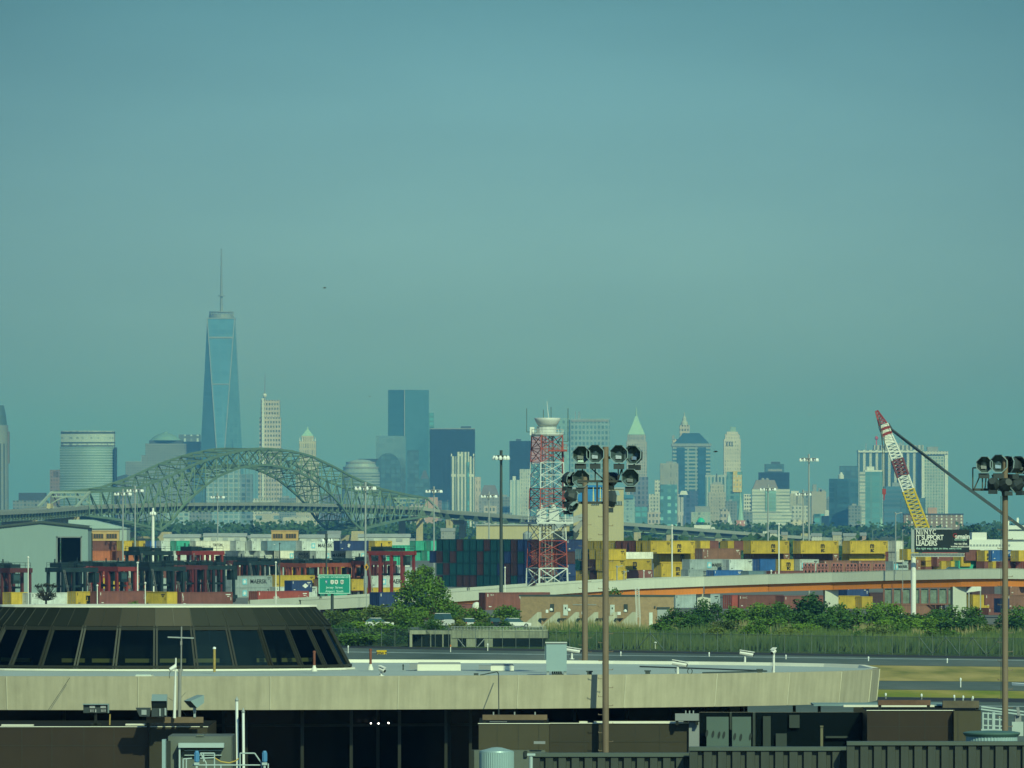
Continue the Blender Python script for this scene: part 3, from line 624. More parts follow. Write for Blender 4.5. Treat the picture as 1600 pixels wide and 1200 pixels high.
# ================================================================ steel arch bridge over the bay
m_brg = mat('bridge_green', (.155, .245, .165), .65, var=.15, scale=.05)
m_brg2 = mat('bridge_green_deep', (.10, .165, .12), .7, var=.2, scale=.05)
m_deck = mat('bridge_deck', (.29, .32, .29), .8, var=.12, scale=.05)
m_girder = mat('bridge_girder', (.035, .05, .045), .7, var=.2, scale=.1)
m_pier = mat('bridge_pier', (.42, .36, .22), .85, var=.18, scale=.08, streak=.25)
def lerp(a, b, t): return a + (b - a) * t
def table(tb, s):
    for (a, va), (b, vb) in zip(tb, tb[1:]):
        if s <= b: return lerp(va, vb, (s - a) / (b - a))
    return tb[-1][1]
Rn = P(140, 800, 4900); Rf = P(668, 800, 5630)      # near / far ends of the right-hand truss
ax_ = Vector((Rf.x - Rn.x, Rf.y - Rn.y, 0)); Lb = ax_.length; ax_.normalize()
vx = Vector((ax_.y, -ax_.x, 0))                      # from the left truss to the right truss
WB = 27.0
BR0 = Vector((Rn.x, Rn.y, 0))
TOP = [(0, 36), (.06, 37), (.12, 39), (.2, 46), (.28, 56), (.36, 63.5), (.44, 68), (.485, 69), (.56, 67.5), (.62, 64.5), (.70, 56), (.76, 48.5), (.84, 41), (.93, 36.5), (1, 34)]
DECK = [(-.6, 21.5), (0, 25.7), (.25, 28.2), (.485, 29), (.75, 28), (1, 25.9)]
BOT = [(0, 20), (.08, 17.5), (.15, 13), (.2, 9.5), (.245, 26), (.29, 37), (.34, 47), (.40, 54), (.485, 57.5), (.57, 54), (.63, 47), (.68, 37.5), (.725, 26), (.77, 9.5), (.83, 13), (.90, 17), (1, 20)]
def bp(s, side, z):   # side 0 = right truss, 1 = left truss
    p = BR0 + ax_ * (Lb * s) - vx * (WB * side); return Vector((p.x, p.y, z))
br = thing('arch_bridge', 'long green steel truss arch bridge crossing the bay before the skyline', 'bridge', tuple(bp(.485, .5, 0)))
NP = 32
S = [i / NP for i in range(NP + 1)]
ip = [min(range(NP + 1), key=lambda i: abs(S[i] - q)) for q in (.2, .77)]
for side in (0, 1):
    tr = MB(); web = MB()
    for i in range(NP):
        a, b = S[i], S[i + 1]
        tr.bar(bp(a, side, table(TOP, a)), bp(b, side, table(TOP, b)), 1.25, 1.5)
        tr.bar(bp(a, side, table(BOT, a)), bp(b, side, table(BOT, b)), 1.2, 1.5)
    for i in range(NP + 1):
        a = S[i]; zt = table(TOP, a); zb = table(BOT, a)
        web.bar(bp(a, side, zb), bp(a, side, zt), 0.65)
        if i < NP:
            b = S[i + 1]
            # diagonals lean away from mid span
            if i < NP / 2: p, q = bp(a, side, zt), bp(b, side, table(BOT, b))
            else: p, q = bp(a, side, zb), bp(b, side, table(TOP, b))
            web.bar(p, q, 0.65)
            if .1 < a < .9 and zt - zb > 9: web.bar(bp(a, side, zb if i < NP / 2 else zt), bp(b, side, table(TOP if i < NP / 2 else BOT, b)), .5)
            if abs(zt - zb) > 22:     # subdivided panels near the piers
                mid = (p + q) / 2
                web.bar(mid, bp(a if i >= NP / 2 else b, side, (zt + zb) / 2 if False else table(TOP, a if i >= NP / 2 else b)), .6)
                web.bar(mid, bp((a + b) / 2, side, table(BOT, (a + b) / 2)), .5)
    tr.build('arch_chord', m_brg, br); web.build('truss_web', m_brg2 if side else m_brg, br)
lat = MB()
for i in range(NP):
    a, b = S[i], S[i + 1]
    lat.bar(bp(a, 0, table(TOP, a)), bp(a, 1, table(TOP, a)), .8)
    if i % 2 == 0: lat.bar(bp(a, 0, table(TOP, a)), bp(b, 1, table(TOP, b)), .5)
    else: lat.bar(bp(a, 1, table(TOP, a)), bp(b, 0, table(TOP, b)), .5)
    z1, z2 = table(BOT, a), table(BOT, b)
    lat.bar(bp(a, 0, z1), bp(a, 1, z1), .8)
    lat.bar(bp(a, 0, z1), bp(b, 1, z2), .5); lat.bar(bp(a, 1, z1), bp(b, 0, z2), .5)
    if table(TOP, a) - table(BOT, a) < 19 or z1 > table(DECK, a) + 8:      # sway frames between the two arches
        zz = max(z1, table(DECK, a) + 7)
        if table(TOP, a) - zz > 4:
            lat.bar(bp(a, 0, table(TOP, a)), bp(a, .5, zz), .55); lat.bar(bp(a, 1, table(TOP, a)), bp(a, .5, zz), .55)
            lat.bar(bp(a, 0, zz), bp(a, 1, zz), .6)
lat.build('sway_bracing', m_brg2, br)
for s in (0, 1):
    pf = MB(); zt = table(TOP, s); zd = table(DECK, s)
    pf.bar(bp(s, 0, zt - .2), bp(s, 1, zt - .2), 1.3); pf.bar(bp(s, 0, zt - 3), bp(s, 1, zt - 3), .9)
    for k in range(9): pf.bar(bp(s, k / 8, zt - 3), bp(s, k / 8, zt), .5)
    e = -.035 if s == 0 else .035
    for sd_ in (0, 1): pf.bar(bp(s, sd_, zt), bp(s + e, sd_, zd), 1.4)
    for k in range(8):
        f0 = k / 8; f1 = (k + 1) / 8; h0 = 4.5 * (2 * f0 - 1) ** 2; h1 = 4.5 * (2 * f1 - 1) ** 2
        pf.bar(bp(s, f0, zt - 3 - h0), bp(s, f1, zt - 3 - h1), .8)
    pf.build('portal_frame', mat('portal_pale', (.32, .40, .34), .6, scale=.05), br)
# deck: path of points (xy, z) right along the crossing
path = []
def pxy(px, py, d): v = P(px, py, d); return (Vector((v.x, v.y, 0)), v.z)
cl0 = bp(0, .5, 0); 
for px, py, d in ((-160, 806, 4300), (-60, 803, 4480), (40, 798.5, 4720)): path.append(pxy(px, py, d))
for s in (0, .125, .25, .375, .5, .625, .75, .875, 1): path.append((bp(s, .5, 0), table(DECK, s)))
for px, py, d in ((690, 798.5, 5645), (735, 802, 5630), (800, 807, 5610), (900, 813.5, 5590), (1000, 820, 5575), (1100, 828, 5565), (1200, 836, 5558), (1320, 843.5, 5550), (1400, 848, 5380)): path.append(pxy(px, py, d))
# resample
dense = []
for (p, z), (q, z2) in zip(path, path[1:]):
    n = max(1, int((q - p).length / 12))
    for k in range(n): dense.append((p.lerp(q, k / n), lerp(z, z2, k / n)))
dense.append(path[-1])
dk = MB(); rl = MB(); rl2 = MB(); gd = MB(); gs = MB()
def nrm(i):
    a = dense[max(0, i - 1)][0]; b = dense[min(len(dense) - 1, i + 1)][0]; t = (b - a).normalized(); return Vector((t.y, -t.x, 0))
HW = 12.0
for i in range(len(dense) - 1):
    (p, z), (q, z2) = dense[i], dense[i + 1]; n1, n2_ = nrm(i), nrm(i + 1)
    def V(pp, nn, k, zz): return (pp.x + nn.x * k, pp.y + nn.y * k, zz)
    ring = lambda pp, nn, zz, a, b, t0, t1: [V(pp, nn, a, zz + t0), V(pp, nn, b, zz + t0), V(pp, nn, b, zz + t1), V(pp, nn, a, zz + t1)]
    def seg(m_, a, b, t0, t1):
        m_.add(ring(p, n1, z, a, b, t0, t1) + ring(q, n2_, z2, a, b, t0, t1), [(0, 4, 5, 1), (1, 5, 6, 2), (2, 6, 7, 3), (3, 7, 4, 0)])
    seg(dk, -HW, HW, -.9, 0)
    seg(rl, HW + .02, HW + .4, -1.3, 1.1); seg(rl2, -HW, -HW + .4, 0, .9)
    for k in (HW - 2.2, 0, -HW + 2.2): seg(gd, k - .5, k + .5, -4.6, -.9)
    # floor beam with flared bracket every panel
    if True:
        b = V(p, n1, HW + .3, z - 1.35); c1 = V(p, n1, HW - .3, z - 5.0)
        t = (q - p).normalized() * 2.0
        vs = []
        for sg in (-1, 1):
            for (x, y, zz), k in ((b, .55), (c1, 1.5)):
                vs.append((x + t.x * sg * k, y + t.y * sg * k, zz))
        gs.add(vs, [(0, 2, 3, 1), (1, 3, 2, 0)])
        gs.bar(V(p, n1, -HW, z - 2.8), V(p, n1, HW - 1, z - 2.8), .9, 3.2)
    seg(gs, HW - 1.4, HW - .9, -5.6, -4.9)
dk.build('deck', m_deck, br); rl.build('railing', m_deck, br); rl2.build('railing', m_deck, br); gd.build('girder', m_girder, br); gs.build('floor_beam', mat('floor_beam_green', (.25, .35, .23), .65, var=.15, scale=.05), br)
# hangers from the arch to the deck
hg = MB()
for i in range(NP + 1):
    a = S[i]; zb = table(BOT, a); zd = table(DECK, a)
    for side in (0, 1):
        if zb > zd + 1.5: hg.bar(bp(a, side, zd), bp(a, side, zb), .18)
        elif zb < zd - 3: hg.bar(bp(a, side, zb), bp(a, side, zd), .7)
hg.build('hanger', m_brg2, br)
# main piers, approach piers
for q in (.2, .77):
    pr = MB()
    for side in (0, 1):
        b = bp(q, side, 0); pr.prism([(b.x - 5.5, b.y - 5.5), (b.x + 5.5, b.y - 5.5), (b.x + 5.5, b.y + 5.5), (b.x - 5.5, b.y + 5.5)], 0, 9, [(b.x - 4.5, b.y - 4.5), (b.x + 4.5, b.y - 4.5), (b.x + 4.5, b.y + 4.5), (b.x - 4.5, b.y + 4.5)])
    pr.bar(bp(q, 0, 3.5), bp(q, 1, 3.5), 5, 5)
    pr.build('main_pier', m_pier, br)
def bent(i, cap=4.0):
    p, z = dense[i]; n = nrm(i); pr = MB()
    for k in (-9, 9): pr.prism([(p.x + n.x * k - 2.6, p.y + n.y * k - 2.6), (p.x + n.x * k + 2.6, p.y + n.y * k - 2.6), (p.x + n.x * k + 2.6, p.y + n.y * k + 2.6), (p.x + n.x * k - 2.6, p.y + n.y * k + 2.6)], 0, z - 5.7)
    pr.bar((p.x - n.x * 11.5, p.y - n.y * 11.5, z - 5.7 - cap / 2), (p.x + n.x * 11.5, p.y + n.y * 11.5, z - 5.7 - cap / 2), 4.6, cap)
    pr.build('approach_pier', m_pier, br)
def near_px(px):
    return min(range(len(dense)), key=lambda i: abs(800 + dense[i][0].x * F / dense[i][0].y - px))
for px in (-90, 30, 96, 640, 712, 790, 880, 993, 1056, 1130, 1210, 1290, 1370): bent(near_px(px))
ch = MB()
lm = MB()
for px in range(150, 1400, 62):
    i = near_px(px); p, z = dense[i]; n = nrm(i)
    lm.bar((p.x + n.x * HW, p.y + n.y * HW, z), (p.x + n.x * HW, p.y + n.y * HW, z + 9), .22); lm.bar((p.x + n.x * HW, p.y + n.y * HW, z + 9), (p.x + n.x * (HW - 2.5), p.y + n.y * (HW - 2.5), z + 9.4), .2)
lm.build('deck_lamp', m_steel, br)
# vehicles on the deck
m_truck = mat('truck_white', (.72, .72, .66), .5, var=.05)
def truck(px, lane, L, hgt, m, label, name='box_truck', cat='truck', group='traffic on the arch bridge'):
    i = near_px(px); p, z = dense[i]; q, z2 = dense[min(i + 1, len(dense) - 1)]; t = (q - p).normalized(); n = nrm(i)
    c = p + n * lane; r = thing(name, label, cat, (c.x, c.y, z), math.atan2(t.y, t.x), group)
    MB().box((0, 0, .9 + hgt / 2), (L * .74, 2.5, hgt)).build('cargo_box' if name == 'box_truck' else 'body', m, r, local=True)
    MB().prism([(L * .40, -1.2), (L * .58, -1.2), (L * .58, 1.2), (L * .40, 1.2)], .6, hgt * .8, [(L * .40, -1.2), (L * .53, -1.2), (L * .53, 1.2), (L * .40, 1.2)]).build('cab', m_truck, r, local=True)
    for x in (-L * .28, -L * .18, L * .48):
        wv = MB()
        for y in (-1.25, 1.25): wv.bar((x, y - .15, .5), (x, y + .15, .5), 1.0, n=10)
        wv.build('wheel', m_girder, r, local=True)
    return r
truck(64, 6, 16, 3.2, mat('truck_tan', (.50, .44, .25), .6), 'tan tarpaulin truck on the bridge deck near the left portal')
truck(1095, 8, 17, 2.8, m_truck, 'long white truck on the bridge deck right of the tan hangar')
truck(1192, 8, 8, 2.0, m_truck, 'small white van on the descending bridge ramp', name='delivery_van', cat='van')
truck(1268, 7, 9, 2.2, mat('truck_tan', 0), 'cream van on the lower end of the bridge ramp', name='delivery_van', cat='van')
# ================================================================ container port
m_galv = mat('galvanised', (.36, .40, .40), .5, metal=.2, var=.15, scale=.3)
YAW = radians(43)
CCOL = dict(Y=('yellow', (.52, .36, .045)), M=('maroon', (.20, .075, .065)), R=('red', (.36, .075, .06)), G=('grey', (.34, .41, .42)),
            W=('white', (.68, .66, .56)), T=('sea green', (.05, .40, .29)), D=('dark green', (.011, .085, .098)), N=('navy', (.022, .05, .15)),
            B=('blue', (.03, .13, .38)), O=('orange red', (.42, .13, .06)), K=('brown', (.24, .12, .085)), P=('pale grey', (.52, .57, .54)),
            S=('slate blue', (.16, .26, .31)), V=('deep plum', (.075, .038, .045)))
m_bar = mat('lock_bar', (.32, .32, .30), .5, metal=.3, var=.2, scale=1)
m_black = mat('letter_black', (.02, .025, .03), .7, var=.1)
m_lwhite = mat('letter_white', (.75, .75, .70), .7, var=.1)
m_lcyan = mat('letter_cyan', (.20, .55, .66), .7, var=.1)
PROTO = {}
def cmat(k): return mat('container_' + CCOL[k][0].replace(' ', '_'), CCOL[k][1], .6, var=.26, scale=.45, streak=.16, objvar=.16)
def container_mesh(k, L, hc):
    key = (k, L, hc)
    if key in PROTO: return PROTO[key]
    W_ = 2.44; m = cmat(k); mb = MB()
    # frame
    for x in (.08, L - .08):
        for y in (.08, W_ - .08): mb.box((x, y, hc / 2), (.16, .16, hc))
    for y in (.06, W_ - .06):
        mb.box((L / 2, y, .09), (L - .32, .12, .18)); mb.box((L / 2, y, hc - .06), (L - .32, .12, .12))
    for x in (.06, L - .06):
        mb.box((x, W_ / 2, .08), (.12, W_ - .32, .16)); mb.box((x, W_ / 2, hc - .06), (.12, W_ - .32, .12))
    # corrugated long sides
    for y, s in ((.03, 1), (W_ - .03, -1)):
        n = int((L - .32) / .28) * 2; vs = []; fs = []
        for i in range(n + 1):
            x = .16 + (L - .32) * i / n; dd = .055 * ((i // 1) % 2) * s
            vs += [(x, y + dd, .18), (x, y + dd, hc - .12)]
        for i in range(n): fs.append((2 * i, 2 * i + 2, 2 * i + 3, 2 * i + 1) if s > 0 else (2 * i, 2 * i + 1, 2 * i + 3, 2 * i + 2))
        mb.add(vs, fs)
    mb.add([(.1, .1, hc - .02), (L - .1, .1, hc - .02), (L - .1, W_ - .1, hc - .02), (.1, W_ - .1, hc - .02)], [(0, 1, 2, 3)])
    mb.add([(L - .05, .16, .16), (L - .05, W_ - .16, .16), (L - .05, W_ - .16, hc - .12), (L - .05, .16, hc - .12)], [(0, 1, 2, 3)])
    me_o = mb.build('proto', m, None, local=True); me = me_o.data; me.name = 'container'
    ds = []
    for j in (0, 1):
        d_ = MB(); y0 = .17 + j * 1.055; d_.box2((.03, y0, .18), (.08, y0 + 1.035, hc - .14))
        nf = len(d_.f)
        for yy in (y0 + .28, y0 + .78): d_.bar((.0, yy, .12), (.0, yy, hc - .1), .05, n=6)
        d_.box2((.0, y0 + .2, 1.0), (.03, y0 + .9, 1.05))
        o = d_.build('proto', [m, m_bar], None, local=True)
        for i, p in enumerate(o.data.polygons): p.material_index = 0 if i < nf or k in 'DVNM' else 1
        o.data.name = 'door'; ds.append(o.data); bpy.data.objects.remove(o)
    bpy.data.objects.remove(me_o)
    PROTO[key] = (me, ds); return PROTO[key]
def cont(k, x, yt, d, label, L=12.2, hc=2.6, group=None, logo=None, yaw=YAW, z=None, doors=True):
    """container whose leftmost corner is at photo px x and whose roof is at py yt, d metres out"""
    me, ds = container_mesh(k, L, hc)
    o = bpy.data.objects.new('shipping_container', me); C.objects.link(o)
    off = 2.44 * sin(yaw) if yaw > 0 else 0.0
    o.location = (X(x, d) + off, d, (Z(yt, d) - hc) if z is None else z); o.rotation_euler = (0, 0, yaw)
    tag(o, label, 'container', group or 'shipping containers in the port')
    if doors:
        for dm in ds:
            c = bpy.data.objects.new('door', dm); C.objects.link(c); c.parent = o
    if k in 'MKRBNOGPY' and L > 5 and doors:
        c = bpy.data.objects.new('marking', mark_mesh(L, hc, k)); C.objects.link(c); c.parent = o
    if logo:
        for (s, size, fx, fz, mm, bold) in logo:
            text(s, size, mm, o, (L * fx, -.03, hc * fz), bold=bold, line=.8)
    return o
MARKS = {}
def mark_mesh(L, hc, k):      # small stencilled identification dashes every container side carries
    key = (L, hc, k in 'GPY')
    if key not in MARKS:
        mb = MB()
        for a, b, w_, h_ in ((L - 1.5, hc - .55, 1.0, .16), (L - 1.3, hc - .85, .5, .12), (.35, hc - .7, .14, .5), (L - .5, hc * .42, .12, .6), (.6, .5, .5, .14)): mb.add([(a, -.004, b), (a + w_, -.004, b), (a + w_, -.004, b + h_), (a, -.004, b + h_)], [(0, 1, 2, 3)])
        o = mb.build('proto', m_lwhite if k not in 'GPY' else m_black, None, local=True); o.data.name = 'marking'; MARKS[key] = o.data; bpy.data.objects.remove(o)
    return MARKS[key]
def maersk(fx=.62, s=1.25, star=.30):
    return [('MAERSK', s, fx, .48, m_black, .03), ('★', .1, star, .5, m_lcyan, 0)]
STAR = MB()
def star_badge(o, fx, fz, size, m):
    mb = MB(); mb.box((0, -.015, 0), (size, .02, size)); b = mb.build('emblem_panel', m, None, local=True); b.parent = o
    b.location = (fx, -.03, fz)
    vs = []
    for i in range(14):
        r = size * (.42 if i % 2 == 0 else .2); a = pi / 2 + 2 * pi * i / 14; vs.append((r * cos(a), -.03, r * sin(a)))
    s = MB().add(vs, [tuple(range(13, -1, -1))]).build('emblem', m_lwhite, None, local=True); s.parent = b
def mk(o, L=12.2, hc=2.6, s=1.35, t='MAERSK', fx=.66, ex=.32):
    text(t, s, m_black, o, (L * fx, -.03, hc * .5), bold=.012, line=.75)
    star_badge(o, L * ex, hc * .5, 1.3, m_lcyan)
def msc(o, L, hc, fx=.5, s=1.5):
    # stacked mark: m over sc
    text('m', s, m_black, o, (L * fx, -.03, hc * .62), bold=.06); text('sc', s * .8, m_black, o, (L * fx, -.03, hc * .28), bold=.05)
ORD = ['first', 'second', 'third', 'fourth', 'fifth', 'sixth', 'seventh', 'eighth', 'ninth', 'tenth', 'eleventh', 'twelfth', 'thirteenth', 'fourteenth', 'fifteenth', 'sixteenth', 'seventeenth', 'eighteenth', 'nineteenth', 'twentieth']
TIER = {0: 'top', 1: 'second', 2: 'third', 3: 'fourth', 4: 'fifth'}

# --- nearest row along the yard edge
d = 1300.; gA = 'containers in the nearest row along the yard edge'
cont('Y', 3, 925.5, d, 'yellow container at the far left end of the nearest row', L=2.99 * 1.3, hc=2.6, group=gA)
o = cont('P', 34, 926.5, d, 'pale reefer container half hidden by a bare bush in the nearest row', hc=2.6, group=gA)
text('REEFER', .4, m_black, o, (3.0, -.03, 1.9)) if False else None
o = cont('P', 82, 926, d + 6, 'second pale container, with ribbed end, beside the yellow one with black mark', L=6.06, group=gA)
o = cont('Y', 104, 924.5, d + 4, 'yellow container with black letter mark in the nearest row', L=6.06, hc=2.6, group=gA); msc(o, 6.06, 2.6, .48, 1.5)
o = cont('M', 140, 924, d + 3, 'long maroon container above the bright roof edge in the nearest row', group=gA)
for q in (.86, .93): text('1\n2', .5, m_lwhite, o, (12.2 * q, -.03, 1.6), line=.9)
cont('Y', 226, 924.5, d - 2, 'dented yellow container with its end turned to the right in the nearest row', L=6.06, group=gA, yaw=YAW - pi / 2)
o = cont('M', 268, 925.5, d, 'long maroon container in front of the grey lettered stack', group=gA)
text('8\n7', .7, m_lwhite, o, (.5, -.03, 1.4), line=.8); text('=', .6, m_lwhite, o, (10.6, -.03, 2.1)); 
o = cont('R', 388, 924, d, 'bright red container with small white crest in the nearest row', hc=2.7, group=gA)
text('S\nSUD', .7, m_lwhite, o, (12.2 * .36, -.03, 1.7), bold=.02, line=.7)
for q in (.80, .95): text('I\nII\nI', .45, m_lwhite, o, (12.2 * q, -.03, 1.4), line=.9)
o = cont('N', 577, 925.5, 1222., 'navy container with white swoosh mark behind the big tree', group=gA)
text('CMA CGM', 1.0, m_lwhite, o, (12.2 * .48, -.03, 1.15), bold=.03); text('~', 2.4, m_lwhite, o, (12.2 * .42, -.03, 2.0), bold=.02)
o = cont('M', 748, 926, 1215., 'maroon container with stacked white letters left of the brick pump house', hc=2.9, group=gA, yaw=radians(28))
text('UASC', .75, m_lwhite, o, (12.2 * .60, -.03, 2.1), bold=.03); text('LINE', .75, m_lwhite, o, (12.2 * .60, -.03, 1.3), bold=.03); text('88 0', .35, m_lwhite, o, (12.2 * .1, -.03, 2.5))

# --- grey lettered stack and its neighbours
d = 1640.; gB = 'containers stacked behind the nearest row'
for i, yt in enumerate((900, 918, 936)):
    o = cont('G', 350, yt, d, f'grey container with black lettering, {TIER[i]} tier of the stack behind the maroon one', group=gB); mk(o)
    cont('G', 336, yt, d + 22, f'grey container end peeking out behind the lettered {TIER[i]} tier', L=6.06, group=gB)
cont('Y', 418, 899, d + 25, 'yellow container behind the navy one with the white diamond mark', group=gB)
o = cont('N', 444, 907, d - 30, 'navy container with white diamond mark left of the green highway sign', L=6.06, group=gB)
text('◆', 1.2, m_lwhite, o, (4.2, -.03, 1.4)) if False else None
MB().add([(4.0 + a, -.03, 1.4 + b) for a, b in ((-.9, 0), (0, -.55), (.9, 0), (0, .55))], [(0, 1, 2, 3)]).build('emblem', m_lwhite, None, local=True).parent = o
cont('P', 420, 917, d - 10, 'pale container under the yellow one beside the grey lettered stack', group=gB)
cont('K', 490, 905, d + 30, 'brown container just behind the green highway sign', group=gB)
cont('Y', 538, 905, d + 20, 'yellow container at the right edge of the green highway sign', L=6.06, group=gB)
o = cont('P', 568, 900, d, 'pale container with black lettering seen between red carrier legs', group=gB); mk(o)
cont('Y', 568, 918, d, 'yellow container under the pale lettered one left of the big tree', group=gB)
cont('T', 500, 920, d + 12, 'sea green container low behind the post of the green highway sign', L=6.06, group=gB)

# --- back row of the yard
d = 1912.; gC = 'containers in the far back row of the yard'
row1 = [('M', 130, 12.2, 'maroon container, top of the pair beside the warehouse wall', None), ('Y', 182, 6.06, 'yellow container on the orange red one beside the warehouse', None), ('Y', 207, 4.2, 'second yellow container, with a black mark, by the tall lamp masts', 'msc'),
        ('B', 225, 4.2, 'small blue container between the yellow pair and the pale reefers', None), ('P', 242, 6.06, 'pale ribbed container right of the small blue one', None), ('T', 266, 6.06, 'sea green container among the pale ones in the back row', None),
        ('W', 296, 12.2, 'white container with small dark lettering in the top tier of the back row', 'TRITON'), ('P', 359, 6.06, 'pale ribbed container between the white lettered one and the slate blue one', None), ('P', 384, 6.06, 'pale container beside the slate blue one, under the trees', None),
        ('S', 408, 12.2, 'slate blue container below the tan cabin in the back row', 'HYUN'), ('P', 462, 12.2, 'pale container with black lettering, top tier, right of the slate blue one', 'MK'),
        ('N', 521, 12.2, 'long navy container with a small white star in the top tier', 'STAR'), ('Y', 576, 6.06, 'yellow container at the end of the navy one in the top tier', None)]
for k, x, L, lb, lg in row1:
    o = cont(k, x, 845, d, lb, L=L, group=gC)
    if lg == 'TRITON': text('TRITON', .9, m_black, o, (L * .62, -.03, 1.5), bold=.01)
    if lg == 'HYUN': text('■ ZIM', .8, m_lwhite, o, (L * .6, -.03, 1.1)) if False else text('▬', .5, m_lwhite, o, (2.4, -.03, 1.7))
    if lg == 'MK': mk(o)
    if lg == 'STAR': text('*', 2.2, m_lwhite, o, (3.2, -.03, .9), bold=.05)
    if lg == 'msc': msc(o, L, 2.6)
row2 = [('O', 130, 12.2, 'orange red container below the maroon one beside the warehouse', None), ('O', 180, 6.06, 'orange red container below the yellow one beside the warehouse', None),
        ('P', 262, 12.2, 'pale container under the sea green one', None), ('W', 309, 12.2, 'white container with blue lettering below the white lettered one', 'TRI2'), ('P', 372, 6.06, 'pale ribbed container in the second tier beside the white lettered pair', None),
        ('P', 396, 6.06, 'pale container below the slate blue one', None), ('W', 428, 12.2, 'whitish container with faint black lettering in the second tier', 'MK2'), ('P', 484, 12.2, 'pale container with large black lettering behind the small dark lamp', 'MK'),
        ('P', 540, 12.2, 'pale container with two lines of lettering below the navy one', 'MK2')]
for k, x, L, lb, lg in row2:
    o = cont(k, x, 860.6, d, lb, L=L, group=gC)
    if lg == 'TRI2': text('TRITON', .9, mat('letter_blue', (.03, .12, .25), .7), o, (L * .5, -.03, 1.5), bold=.01)
    if lg == 'MK': mk(o)
    if lg == 'MK2': mk(o, t='MAERSK\nSEALAND', s=.95)
for i, (x, L) in enumerate(((585, 12.2), (640, 6.06), (664, 6.06))):
    cont('T', x, 852 if i == 0 else 845, d + 60, ('long sea green container behind the tall red carrier', 'sea green container stacked left of the dark green stack', 'sea green container touching the dark green stack')[i], L=L, group=gC)
    cont('T', x - 6, 868 if i == 0 else 861, d + 60, ('sea green container under the long sea green one', 'sea green container, second tier, behind the big tree crown', 'sea green container in the second tier against the dark green stack')[i], L=L, group=gC)
for x0, x1, yt, lb in ((256, 312, 840, 'long low white shed behind the back row beside the left pier of the bridge'), (318, 384, 838.5, 'long low white shed behind the white lettered containers'), (392, 424, 840, 'short low white shed left of the right tan cabin'), (468, 530, 840.5, 'long low white shed behind the pale lettered container'), (560, 640, 839.5, 'long low white shed behind the long sea green container')):
    t = thing('low_shed', lb, 'shed', (X((x0 + x1) / 2, 2500), 2500, 0), 0, 'low white sheds behind the yard')
    MB().box2((X(x0, 2500), 2500, 0), (X(x1, 2500), 2512, Z(yt, 2500))).build('wall', mat('shed_white', (.52, .55, .50), .8, var=.2, scale=.15), t)
    MB().prism([(X(x0, 2500) - .3, 2499.7), (X(x1, 2500) + .3, 2499.7), (X(x1, 2500) + .3, 2512.3), (X(x0, 2500) - .3, 2512.3)], Z(yt, 2500), Z(yt, 2500) + 1.2, [(X(x0, 2500) - .3, 2505.8), (X(x1, 2500) + .3, 2505.8), (X(x1, 2500) + .3, 2506.2), (X(x0, 2500) - .3, 2506.2)]).build('roof', mat('shed_roof', (.40, .44, .42), .6, var=.2, scale=.2), t)
    for k in range(3): MB().box2((X(x0 + (x1 - x0) * (.18 + .28 * k), 2500), 2499.8, Z(yt + 6, 2500)), (X(x0 + (x1 - x0) * (.30 + .28 * k), 2500), 2499.95, Z(yt + 1.6, 2500))).build('dock_door', m_galv, t)
# mixed stacks glimpsed between the carriers' legs
d = 1760.; gM = 'containers glimpsed between the carrier legs'
mix = 'GYMOPRYGMOYPRGMPYOGPRYMPGYOP'
for i in range(27):
    x = 128 + i * 18.6
    cl = CCOL[mix[i]][0]
    for j, yt in enumerate((886, 903)):
        k = mix[(i * 5 + j * 11) % len(mix)]
        cont(k, x, yt, d, f'{CCOL[k][0]} container between carrier legs, {ORD[i] if i < 20 else ORD[i - 20] + " past the sign,"} from the warehouse, {("upper", "lower")[j]} tier', L=6.06, group=gM, doors=(j == 0))

# --- dark stack with all the door ends towards us
d0 = 1560.; gD = 'containers of the dark block with their ends to us'
rows = [' DDDVDDDMDDDMNNMMMMN', 'NMDVDDDVDDDNVDNRRRRM', ' DMDDDDVDDNVVNNRRRRN', ' MDDVMMMDDDDMDNNMMDN']
rows = [' DDDVDDDVDDDVNNVVVVN', 'NVDVDDDVDDDNVDNRMRRV', ' DVDDDDVDDNVVNNVRRRN', ' VDDVVVDDDDVDNNVVDDN']
for r, line in enumerate(rows):
    for i, k in enumerate(line):
        if k == ' ': continue
        dd = d0 - i * 1.79
        x = 671 + i * 10.62
        o = cont(k, x, 0, dd, f'{CCOL[k][0]} container end, {ORD[i]} along the dark block from the big tree, {TIER[r]} tier', L=12.2 if i < 17 else 6.06, group=gD, z=Z(842, d0) - 2.56 * (r + 1), hc=2.51)
# --- yellow and mixed stacks behind the floodlight poles
d = 1655.; gE = 'containers stacked between the lattice tower and the billboard'
def E(k, x, y, lb, L=12.2, hc=2.9, dd=0, lg=None, **kw):
    o = cont(k, x, y, d + dd, lb, L=L, hc=hc, group=gE, **kw)
    if lg == 'm': msc(o, L, hc, .58, 1.7)
    if lg == 'mk': mk(o, L, hc, s=1.0 if L < 8 else 1.35, fx=.6 if L > 8 else .68, ex=.2)
    return o
for i, (x, k) in enumerate(((918, 'Y'), (929, 'Y'), (940, 'Y'), (951, 'Y'), (962, 'M'), (973, 'M'), (983, 'M'), (994, 'Y'), (1004, 'Y'))):
    E(k, x, 845, f'{CCOL[k][0]} container end, {ORD[i]} along the top tier behind the floodlight poles', hc=2.3, dd=-150 - i * 1.8, L=6.06)
E('Y', 1015, 845, 'yellow container with black mark, top tier, under the ramp piers', dd=0, lg='m')
E('Y', 1020, 862, 'yellow container with black mark, middle tier, right of the white reefer', dd=4, lg='m', hc=2.6)
E('Y', 1022, 880, 'yellow container with black mark, bottom tier, left of the grey pair', dd=4, lg='m', L=9.0, hc=3.2)
